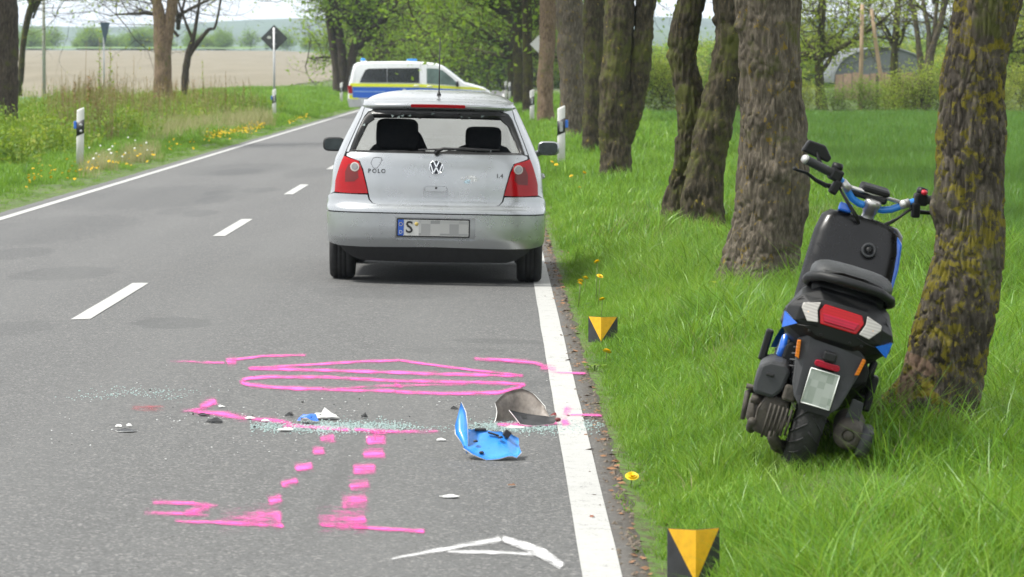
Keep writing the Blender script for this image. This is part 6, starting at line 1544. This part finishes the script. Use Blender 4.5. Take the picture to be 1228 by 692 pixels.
# folded yellow and black survey markers on the verge
m_yel = mat('dirty_yellow_marker', (.78, .42, .012), .5, var=.14, scale=30)
m_mblk = mat('black_marker', (.03, .031, .034), .5, var=.3, scale=20)
def marker(px, py, wpx, hpx, label, rz):
    """two leaves folded along a vertical edge, with a yellow triangle standing on its tip"""
    b = gp(px, py); s_ = FPX / b.y; w_ = wpx / s_; h = hpx / s_ ; r_ = empty('survey_marker', (b.x, b.y, b.z + .015), (0, 0, R(rz)))
    fm = lambda u, v_, d: (u, -d + abs(u) * .55, v_)
    for s2 in (-1, 1):
        MB().prism([(0, 0), (s2 * w_ / 2, 0), (s2 * w_ / 2, h), (0, h)], lambda u, v_: fm(u, v_, 0), lambda u, v_: fm(u, v_, .004)).build('leaf', m_mblk, r_)
        MB().prism([(0, h * .05), (s2 * w_ * .485, h - .001), (0, h - .001)], lambda u, v_: fm(u, v_, .003), lambda u, v_: fm(u, v_, .0056)).build('yellow_triangle', m_yel, r_)
    MB().tube([(0, .0, -.05), (0, .0, h * .9)], .004, 6).build('ground_pin', m_galv, r_)
    tag(r_, label, 'marker', 'survey markers on the verge'); return r_
marker(834, 708, 64, 68, 'yellow and black survey marker in the grass at the bottom edge', 6)
marker(721, 414, 36, 31, 'small yellow and black survey marker beside the road edge', -14)

# ================================================================== DEBRIS
m_dblue = mat('light_blue_fairing_paint', (.032, .23, .70), .35, coat=.2, var=.15, scale=14)
m_dback = mat('dark_shard_back', (.02, .02, .022), .6)
m_dgrey = mat('scuffed_grey_inside', (.17, .15, .13), .6, var=.5, scale=18)
m_edge = mat('white_broken_edge', (.7, .7, .68), .6)
def shell(name, rows, th, m_top, m_bot, m_rim, parent, nrm=None):
    """curved broken sheet from rows of points, with thickness; materials for the two faces and the edge"""
    nr, nc_ = len(rows), len(rows[0]); P = [[Vector(q) for q in r] for r in rows]; top = []; bot = []
    for i in range(nr):
        for j in range(nc_):
            a = P[min(i + 1, nr - 1)][j] - P[max(i - 1, 0)][j]; b = P[i][min(j + 1, nc_ - 1)] - P[i][max(j - 1, 0)]; n_ = b.cross(a).normalized()
            top.append(P[i][j]); bot.append(P[i][j] - n_ * th)
    N_ = nr * nc_; fs = []; mi = []
    for i in range(nr - 1):
        for j in range(nc_ - 1):
            k = i * nc_ + j; fs += [[k, k + 1, k + nc_ + 1, k + nc_], [N_ + k + nc_, N_ + k + nc_ + 1, N_ + k + 1, N_ + k]]; mi += [0, 1]
    per = [(0, j) for j in range(nc_)] + [(i, nc_ - 1) for i in range(1, nr)] + [(nr - 1, j) for j in range(nc_ - 2, -1, -1)] + [(i, 0) for i in range(nr - 2, 0, -1)]
    for (a, b), (c_, d) in zip(per, per[1:] + per[:1]): fs.append([a * nc_ + b, c_ * nc_ + d, N_ + c_ * nc_ + d, N_ + a * nc_ + b]); mi.append(2)
    me = bpy.data.meshes.new(name); me.from_pydata([tuple(v_) for v_ in top + bot], [], fs); me.update()
    o = link(name, me, [m_top, m_bot, m_rim], parent); me.polygons.foreach_set('material_index', mi); me.polygons.foreach_set('use_smooth', [q < 2 for q in mi]); return o
# blue fairing piece: a dish lying on the road with an upright torn wing at its left
o_ = gp(586, 551); S_ = FPX / o_.y
r_ = empty('broken_fairing', (o_.x, o_.y, o_.z)); rs = random.Random(8)
rows = []
for i in range(8):
    v_ = i / 7; row = []
    for j in range(13):
        u = j / 12
        zn = interp([(0, .050), (.22, .020), (.42, .004), (.62, .010), (.8, .022), (.92, .010), (1, .030)], u); zf = interp([(0, .112), (.3, .118), (.6, .108), (.85, .095), (1, .070)], u)
        x = lerp(-.100, .132, u) + .012 * (v_ - .5) * (1 if u < .5 else -1); y = -.06 + .05 * (2 * u - 1) ** 2 + v_ * .17
        z = lerp(zn, zf, v_ ** .85) - .012 * math.sin(v_ * math.pi)
        row.append((x + rs.uniform(-.002, .002), y + rs.uniform(-.002, .002), max(.004, z + (rs.uniform(-.006, .006) if i == 7 else 0))))
    rows.append(row)
shell('dish', rows, .004, m_dblue, m_dback, m_edge, r_)
k_ = 1 / S_
wing = [[(-40 * k_, .05, 30 * k_), (-33 * k_, .03, 20 * k_), (-26 * k_, .0, 6 * k_)], [(-41 * k_, .10, 38 * k_), (-34 * k_, .06, 34 * k_), (-25 * k_, .02, 22 * k_)], [(-37 * k_, .13, 52 * k_), (-32 * k_, .10, 50 * k_), (-26 * k_, .05, 42 * k_)], [(-33.5 * k_, .15, 66 * k_), (-31.5 * k_, .13, 62 * k_), (-28 * k_, .09, 55 * k_)]]
shell('torn_wing', wing, .004, m_dblue, m_dback, m_edge, r_)
hl = MB()
for x, y, z in ((-.055, .02, .072), (-.03, -.03, .030), (.05, .06, .085)): hl.lathe([(0, 0), (.011, 0), (.008, .008), (0, .009)], Matrix.Translation((x, y, z)), 8)
hl.box((-.035, .11, .116), (.05, .02, .012), None, .004).box((.02, .08, .100), (.05, .012, .008), Matrix.Rotation(.3, 3, 'Y'), .003).box((.078, .09, .100), (.03, .025, .03), Matrix.Rotation(.6, 3, 'Y'), .004).build('clips', m_dback, r_)
tag(r_, 'torn light blue fairing piece lying on the asphalt', 'debris')
# dark fairing piece
o_ = gp(632, 510); k_ = o_.y / FPX
r_ = empty('broken_fairing', (o_.x, o_.y, o_.z))
rows = []
for i in range(8):
    v_ = i / 7; row = []
    for j in range(11):
        u = j / 10; x = lerp(-39, 28, u) * k_; prof = (36 * max(0, math.sin(min(1, u * .86 + .14) * math.pi)) ** .6 + 2) * k_
        row.append((x + 3 * k_ * math.sin(v_ * 3), .10 + .12 * math.sin(u * math.pi) + v_ * .06 + rs.uniform(-.004, .004), max(.004, prof * v_ + rs.uniform(-.003, .003))))
    rows.append(row)
shell('curved_panel', rows, .004, m_dgrey, m_dback, m_edge, r_)
shell('folded_flap', [[(-22 * k_, .04, 17 * k_), (-12 * k_, .05, 14 * k_), (2 * k_, .06, 11 * k_), (12 * k_, .05, 10 * k_), (24 * k_, .04, 9 * k_), (37 * k_, .03, 6 * k_)], [(-14 * k_, .0, 8 * k_), (-6 * k_, -.01, 5 * k_), (4 * k_, -.03, 6 * k_), (10 * k_, -.03, 4 * k_), (22 * k_, -.02, 2 * k_), (32 * k_, 0, 1.5 * k_)], [(-8 * k_, -.06, 2 * k_), (0, -.08, 1 * k_), (6 * k_, -.09, .8 * k_), (12 * k_, -.08, .8 * k_), (18 * k_, -.06, .8 * k_), (26 * k_, -.03, .8 * k_)]], .005, m_sblk, m_dback, m_edge, r_)
cushion(MB(), (37 * k_, .03, 6 * k_), (.03, .03, .02), .8).build('clip', mat('dark_red_clip', (.12, .02, .02), .5), r_)
tag(r_, 'curved dark grey fairing shard lying beside the white edge line', 'debris')
# small broken bits
def bit(px, py, wpx, hpx, m, label, cat='debris', seed=0, tall=.35, group=None):
    rs = random.Random(seed * 17 + int(px)); b = gp(px, py); k_ = b.y / FPX; w_ = wpx * k_; h = hpx * k_; r2 = []
    n_ = 7; top = []; 
    for i in range(4):
        v_ = i / 3; row = []
        for j in range(6):
            u = j / 5; e = math.sin(max(.08, u) * math.pi * .97) ** .5
            row.append(((u - .5) * w_ + rs.uniform(-.05, .05) * w_, (v_ - .5) * w_ * .9 * e + rs.uniform(-.04, .04) * w_, max(.003, h * (tall + .6 * v_) * e * rs.uniform(.5, 1.1))))
        r2.append(row)
    o = shell('broken_plastic_bit', r2, .003, m, m_dback if m != m_edge else m_edge, m_edge if m not in (m_sblk, m_dback) else m_dback, None)
    o.location = (b.x, b.y, b.z + .004); o.rotation_euler = (0, 0, rs.uniform(-.5, .5)); return tag(o, label, cat, group or 'broken bits on the asphalt')
m_film = mat('milky_plastic', (.62, .63, .61), .4, var=.15)
bit(369, 508, 25, 12, m_sblu, 'small deep blue shard beside milky plastic', seed=1, tall=.6)
bit(391, 503, 30, 13, m_film, 'milky white plastic scrap right of the blue shard', seed=2)
bit(258, 507, 19, 6, m_sblk, 'flat black shard left of the blue shard', seed=3)
bit(245, 499, 13, 3, m_sblk, 'thin black sliver beside the pink cross line, left end', seed=4)
bit(437, 502, 8, 7, m_sblk, 'black plastic crumb right of the milky scrap', seed=5)
bit(347, 500, 10, 6, m_sblk, 'black crumb just left of the blue shard', seed=6)
bit(545, 491, 9, 3, m_sblk, 'tiny black sliver behind the torn blue wing', seed=7)
bit(529, 529, 11, 3, m_edge, 'small white chip left of the torn blue fairing', seed=8)
bit(342, 517, 18, 4, m_film, 'pale bluish chip under the blue shard', seed=9)
bit(540, 597, 22, 3, m_film, 'thin pale strip on the asphalt below the blue fairing', seed=10)
bit(614, 584, 10, 4, mat('brown_leaf', (.16, .08, .04), .8), 'brown leaf on the asphalt below the blue fairing', 'leaf', 11, group='leaves on the road')
bit(710, 622, 6, 4, mat('red_brown_leaf', (.22, .07, .03), .8), 'small reddish leaf lying on the white edge line', 'leaf', 12, group='leaves on the road')
bit(152, 518, 24, 3, m_sgry, 'thin grey sliver at the left end of the debris', seed=13)
bit(142, 513, 8, 4, m_edge, 'white chip at the far left of the debris', seed=14)
bit(155, 512, 7, 4, m_edge, 'white chip above the thin grey sliver', seed=15)
bit(266, 489, 8, 3, m_edge, 'white chip on the pink cross line', seed=16)
bit(318, 506, 9, 3, m_edge, 'white chip between the black and blue shards', seed=17)
bit(300, 503, 12, 3, m_film, 'pale scrap right of the flat black shard', seed=18)
bit(585, 541, 9, 4, m_sblk, 'black crumb at the foot of the blue fairing', seed=19)
bit(664, 500, 8, 5, m_reddk, 'dark red lamp splinter beside the edge line', seed=20)
bit(618, 514, 22, 3, m_film, 'pale flat shard in front of the dark panel', seed=21)
# crumbs of safety glass
m_crumb = mat('safety_glass_crumbs', (.38, .49, .47), .12, 0, var=.5, scale=200); rs = random.Random(55)
def crumbs(name, n, fx, fy, s0, s1, m, label):
    mb = MB()
    for _ in range(n):
        b = gp(fx(), fy()); s_ = s0 + (s1 - s0) * rs.random() ** 2.2
        if b.x > .62 or mnoise.noise(Vector((b.x * 3.1, b.y * 1.1, s0 * 999))) < rs.uniform(-.35, .25): continue
        a = rs.uniform(0, 6.28); c_, d = math.cos(a) * s_, math.sin(a) * s_; h = s_ * rs.uniform(.5, 1.2); x, y, z = b.x, b.y, b.z + .001
        mb.add([(x + c_, y + d, z), (x - d, y + c_, z), (x - c_ * rs.uniform(.5, 1), y - d, z), (x + d, y - c_, z), (x + c_ * .8, y + d * .8, z + h), (x - d * .8, y + c_ * .7, z + h), (x - c_ * .7, y - d * .8, z + h * .8), (x + d, y - c_ * .8, z + h)], [[0, 3, 2, 1], [4, 5, 6, 7], [0, 1, 5, 4], [1, 2, 6, 5], [2, 3, 7, 6], [3, 0, 4, 7]], True)
    return tag(mb.build(name, m), label, 'glass crumbs', kind='stuff')
g = rs.gauss
crumbs('glass_crumbs', 7000, lambda: rs.uniform(380, 745) if rs.random() < .85 else rs.uniform(300, 400), lambda: g(513, 3.6), .0025, .006, m_crumb, 'band of greenish safety glass crumbs across the right lane')
crumbs('glass_crumbs', 700, lambda: g(180, 36), lambda: g(476, 5), .0025, .0055, m_crumb, 'sprinkle of glass crumbs on the left of the pink marks')
crumbs('glass_crumbs', 380, lambda: rs.uniform(60, 740), lambda: g(505, 22), .0025, .006, mat('pale_chips', (.55, .56, .55), .5, var=.4, scale=150), 'loose pale chips strewn around the crash site')
crumbs('grit', 90, lambda: rs.uniform(60, 690), lambda: g(500, 30), .002, .007, mat('dark_grit', (.03, .03, .03), .8), 'loose dark grit strewn around the crash site')
# crumbling road edge: grit, soil and dead leaves
mb = MB(); mb2 = MB()
for k in range(5200):
    Y = 11 + 55 * rs.random() ** 1.6; X = .50 + g(.035, .055); s_ = rs.uniform(.003, .012) * (1 + Y / 60)
    z = zg(X, Y) + .001 if X > .5 else -.02 * abs(X - ROADC) + .001; a = rs.uniform(0, 6.28); c_, d = math.cos(a) * s_, math.sin(a) * s_
    if rs.random() < .72: mb.add([(X + c_, Y + d, z), (X - d, Y + c_, z), (X - c_, Y - d, z), (X + d, Y - c_, z), (X + c_ * .2, Y, z + s_ * .8)], [[0, 1, 4], [1, 2, 4], [2, 3, 4], [3, 0, 4]], True)
    else: mb2.add([(X + c_ * 1.6, Y + d * 1.6, z + .004), (X - d, Y + c_, z + s_ * .8), (X - c_ * 1.6, Y - d * 1.6, z + .006), (X + d, Y - c_, z + .002)], [[0, 1, 2, 3]], True)
tag(mb.build('grit', mat('road_edge_grit', (.13, .105, .08), .9, var=.5, scale=60)), 'grit along the crumbling right road edge', 'grit', kind='stuff')
tag(mb2.build('leaf_litter', mat('dead_leaves', (.20, .10, .045), .85, var=.5, scale=40)), 'dead brown leaves along the right road edge', 'leaf litter', kind='stuff')

# ================================================================== FLOWERS AND SMALL PLANTS
m_dand = mat('dandelion_yellow', (.80, .56, .01), .6, var=.15, scale=60); m_stem = mat('dandelion_stem', (.16, .22, .06), .6)
def dand_mesh():
    vs = []; fs = []; rr = random.Random(3)
    for ring_, (n_, l_, up) in enumerate(((16, .019, .004), (12, .014, .009), (8, .008, .012))):
        for k in range(n_):
            a = 6.283 * k / n_ + ring_; c_, s_ = math.cos(a), math.sin(a); w_ = .0032; i = len(vs)
            vs += [(-s_ * w_ * .6, c_ * w_ * .6, .002), (s_ * w_ * .6, -c_ * w_ * .6, .002), (c_ * l_ + s_ * w_, s_ * l_ - c_ * w_, up), (c_ * l_ - s_ * w_, s_ * l_ + c_ * w_, up)]; fs.append([i, i + 1, i + 2, i + 3])
    me = bpy.data.meshes.new('flower_head'); me.from_pydata(vs, [], fs); me.update(); me.materials.append(m_dand); return me
ME_DAND = dand_mesh()
def dandelion(px, py, h, label, sc=1.0, tilt=.5):
    b = gp(px, py); r_ = empty('dandelion', (b.x, b.y, b.z)); 
    MB().tube([(0, 0, -.02), (.01, .0, h * .6), (.012, -.01, h)], [.003, .0028, .0025], 6).build('stem', m_stem, r_)
    o = bpy.data.objects.new('flower_head', ME_DAND); COL.objects.link(o); o.parent = r_; o.location = (.012, -.01, h); o.rotation_euler = (tilt, 0, px); o.scale = (sc,) * 3
    o = MB().add([(0, 0, .01), (.05, .02, .03), (.11, .03, .015), (.05, -.01, .025), (-.04, .03, .03), (-.1, .05, .01), (-.05, 0, .02)], [[0, 1, 2, 3], [0, 4, 5, 6]]).build('leaf', m_weed, r_)
    tag(r_, label, 'dandelion', 'dandelions on the right verge'); return r_
for px, py, h, lab, sc in ((754, 590, .06, 'dandelion at the verge edge nearest the bottom marker', 1.1), (725, 437, .07, 'dandelion right below the small survey marker', 1.1), (714, 368, .22, 'tall dandelion in the verge, topmost of its clump', 1.0), (717, 372, .14, 'dandelion halfway down the tall clump', 1.0),
        (693, 372, .09, 'low dandelion left of the tall clump', 1.0), (694, 366, .08, 'upper of the two low dandelions left of the tall clump', .9), (700, 355, .04, 'small dandelion at the road edge behind the clump', .9), (720, 385, .05, 'dandelion just behind the small survey marker', .9),
        (666, 216, .16, 'dandelion left of the nearest white post', 1.2), (661, 214, .18, 'dandelion at the road edge left of the nearest white post', 1.2), (699, 232, .2, 'tall dandelion right of the nearest white post', 1.2), (700, 224, .12, 'lower dandelion right of the nearest white post', 1.2), (684, 222, .06, 'low dandelion in front of the nearest white post', 1.1), (694, 236, .05, 'low dandelion below the tall one by the post', 1.1)):
    dandelion(px, py, h + (.0 if py > 400 else .09 if py > 300 else .06), lab, sc * 1.3)
# patches too many to count on the left verge
vs = []; fs = []; rs = random.Random(12)
yl = []
for _ in range(330):
    q = rs.random()
    if q < .62: px = rs.uniform(245, 318); py = 171 - (px - 245) * .2 + g(0, 2.2)
    elif q < .74: px = rs.uniform(345, 372); py = 152 - (px - 345) * .35 + g(0, 1.5)
    else: px = rs.uniform(30, 235); py = 225 - (px - 30) * .22 + g(0, 7)
    b = gp(px, py)
    if b.x > -5.9 or b.x < -9: continue
    yl.append((b.x, b.y, b.z + rs.uniform(.08, .2), rs.uniform(.2, 1.0), 0, rs.uniform(0, 6.28), rs.uniform(.85, 1.4)))
gn_scatter('dandelion_patch', yl, [ME_DAND], label='patches of yellow dandelions along the left verge', cat='flowers')
m_white = mat('seed_head_white', (.8, .8, .76), .8); mw = MB().lathe([(0, -.018), (.014, -.011), (.018, 0), (.014, .011), (0, .018)], None, 8); mo = mw.build('tuft', m_white); me = mo.data; bpy.data.objects.remove(mo)
wl = []
for _ in range(16):
    px = rs.uniform(105, 185); py = 205 - (px - 105) * .2 + g(0, 5); b = gp(px, py); wl.append((b.x, b.y, b.z + rs.uniform(.15, .35), 0, 0, 0, rs.uniform(.7, 1.1)))
gn_scatter('seed_heads', wl, [me], label='white dandelion clocks beside the left roadside post', cat='flowers')
T_str = [blade_tuft('tuft', 60 + s, 40, .2, .3, .008, .35, m_grass_dry) for s in range(2)]
sl_ = []
for _ in range(90):
    px = rs.uniform(100, 190); py = 204 - (px - 100) * .22 + g(0, 4); b = gp(px, py); sl_.append((b.x, b.y, b.z, 0, 0, rs.uniform(0, 6), rs.uniform(.6, 1)))
for _ in range(170):
    px = rs.uniform(180, 320); py = 165 - (px - 180) * .13 + g(0, 4); b = gp(px, py); sl_.append((b.x, b.y, b.z, 0, 0, rs.uniform(0, 6), rs.uniform(.9, 1.8)))
gn_scatter('dry_grass', sl_, T_str, label='pale dry grass at the foot of the left weeds', cat='grass')
# tall single stalks above the weeds
def stalk(px, y0, y1, Y, label, m_lf, leaf, per):
    b = at(px, y0, Y); b.z = zg(b.x, b.y); h = at(px, y1, Y).z - b.z; rr = random.Random(int(px)); r_ = empty('weed_stalk', b)
    MB().tube([(0, 0, -.05), (rr.gauss(0, .02), 0, h * .5), (rr.gauss(0, .05), 0, h)], [.012, .009, .005], 6).build('stem', m_stalk, r_)
    vs = []; fs = []; at_ = []
    for k in range(per):
        t_ = lerp(.35, 1, k / per); az = rr.uniform(0, 6.28); ln = leaf * rr.uniform(.6, 1.2) * (1.25 - .6 * t_); a = Vector((math.cos(az), math.sin(az), .5)).normalized() * ln; b_ = a.cross(Vector((0, 0, 1))).normalized() * ln * .28; p_ = Vector((0, 0, h * t_)); i = len(vs)
        vs += [p_, p_ + a * .5 + b_, p_ + a, p_ + a * .5 - b_]; fs.append([i, i + 1, i + 2, i + 3]); at_ += [rr.random()] * 4
    o = MB().add(vs, fs).build('leaves', m_lf, r_); a = o.data.attributes.new('rnd', 'FLOAT', 'POINT'); a.data.foreach_set('value', at_)
    tag(r_, label, 'weed', 'tall weed stalks on the left bank')
for q in ((120, 150, 45, 100, 'tallest leafy weed stalk, left of the triangular sign', m_weed, .16, 42), (133, 150, 56, 100, 'leafy weed stalk right of the tallest one', m_weed, .15, 38), (107, 150, 92, 92, 'rusty dock stalk right of the left roadside post', m_rust, .13, 70), (90, 140, 98, 96, 'rusty dock stalk above the left roadside post', m_rust, .12, 60), (76, 140, 104, 96, 'short rusty dock stalk left of the left post top', m_rust, .1, 50), (142, 150, 74, 104, 'thin brown stalk left of the forking trunk', m_stalk, .08, 26), (160, 150, 66, 108, 'bare brown stalk near the forking trunk', m_stalk, .07, 22),
          (243, 140, 72, 118, 'green stalk right of the small crooked tree', m_weed, .12, 34), (271, 138, 85, 118, 'brown stalk with seed head by the field edge', m_rust, .08, 40), (233, 140, 95, 112, 'rusty stalk below the small crooked tree', m_rust, .1, 46), (102, 140, 50, 108, 'very thin dry stalk left of the tallest weed', m_stalk, .04, 10)):
    stalk(*q)
# leafy seedlings at the foot of the trees
m_seedling = leafmat('yellow_green_seedling', [(.16, .22, .03), (.24, .30, .04), (.33, .33, .05)], .5)
m_brownleaf = leafmat('orange_brown_seedling', [(.22, .13, .04), (.30, .18, .05)], .4)
def seedling(px, py, hpx, wpx, label, m, n_, seed):
    b = gp(px, py); k_ = b.y / FPX; rr = random.Random(seed); r_ = empty('seedling', b); h, w_ = hpx * k_, wpx * k_
    st_ = MB()
    for j in range(n_):
        a = rr.uniform(0, 6.28); t_ = Vector((math.cos(a) * w_ * rr.uniform(.2, .6), math.sin(a) * w_ * .5 * rr.uniform(.2, .8), h * rr.uniform(.35, 1))); st_.tube([(0, 0, -.02), t_ * .5 + Vector((0, 0, .02)), t_], [.004, .003, .002], 5)
        ln = w_ * rr.uniform(.22, .38); d = Vector((math.cos(a + rr.gauss(0, .7)), math.sin(a + rr.gauss(0, .7)), rr.uniform(-.5, .3))).normalized(); sd_ = d.cross(Vector((0, 0, 1))).normalized(); nn = d.cross(sd_); P = []
        for q in range(6):
            u = q / 5; e = math.sin(u * math.pi) ** .8 * .36 * ln; c0 = t_ + d * ln * u - nn * ln * .1 * math.sin(u * 3.1); P.append([c0 - sd_ * e, c0 + nn * e * .2, c0 + sd_ * e])
        lf_ = MB().loft(P, False, False).build('leaf', m, r_); a_ = lf_.data.attributes.new('rnd', 'FLOAT', 'POINT'); a_.data.foreach_set('value', [rr.random()] * len(lf_.data.vertices))
    st_.build('stems', m_stem, r_); tag(r_, label, 'plant', 'leafy seedlings on the verge')
seedling(862, 362, 26, 36, 'yellow-green seedling at the left foot of the thick pale trunk', m_seedling, 14, 1)
seedling(903, 358, 18, 20, 'brownish seedling at the right foot of the thick pale trunk', m_brownleaf, 9, 2)
seedling(1090, 352, 34, 44, 'yellow-green seedling between the scooter and the lichen tree', m_seedling, 20, 3)
seedling(1083, 376, 22, 24, 'orange-brown seedling beside the scooter cowl', m_brownleaf, 10, 4)
seedling(1196, 505, 40, 40, 'sparse sprig at the right foot of the lichen tree', m_seedling, 8, 5)
seedling(712, 448, 14, 26, 'small broad-leaved rosette below the small survey marker', m_weed, 9, 6)

# ================================================================== AIR
HZ = bpy.data.materials.new('thin_spring_haze'); HZ.use_nodes = True; t = HZ.node_tree; t.nodes.clear()
pv = N(t, 'ShaderNodeVolumePrincipled'); pv.inputs['Color'].default_value = (.68, .82, 1, 1); pv.inputs['Density'].default_value = .00014; pv.inputs['Anisotropy'].default_value = .0
ou = N(t, 'ShaderNodeOutputMaterial'); L(t, pv.outputs[0], ou.inputs['Volume'])
hz = MB().box((0, 2650, 39.5), (8200, 6000, 85)).build('haze', HZ); tag(hz, kind='stuff')
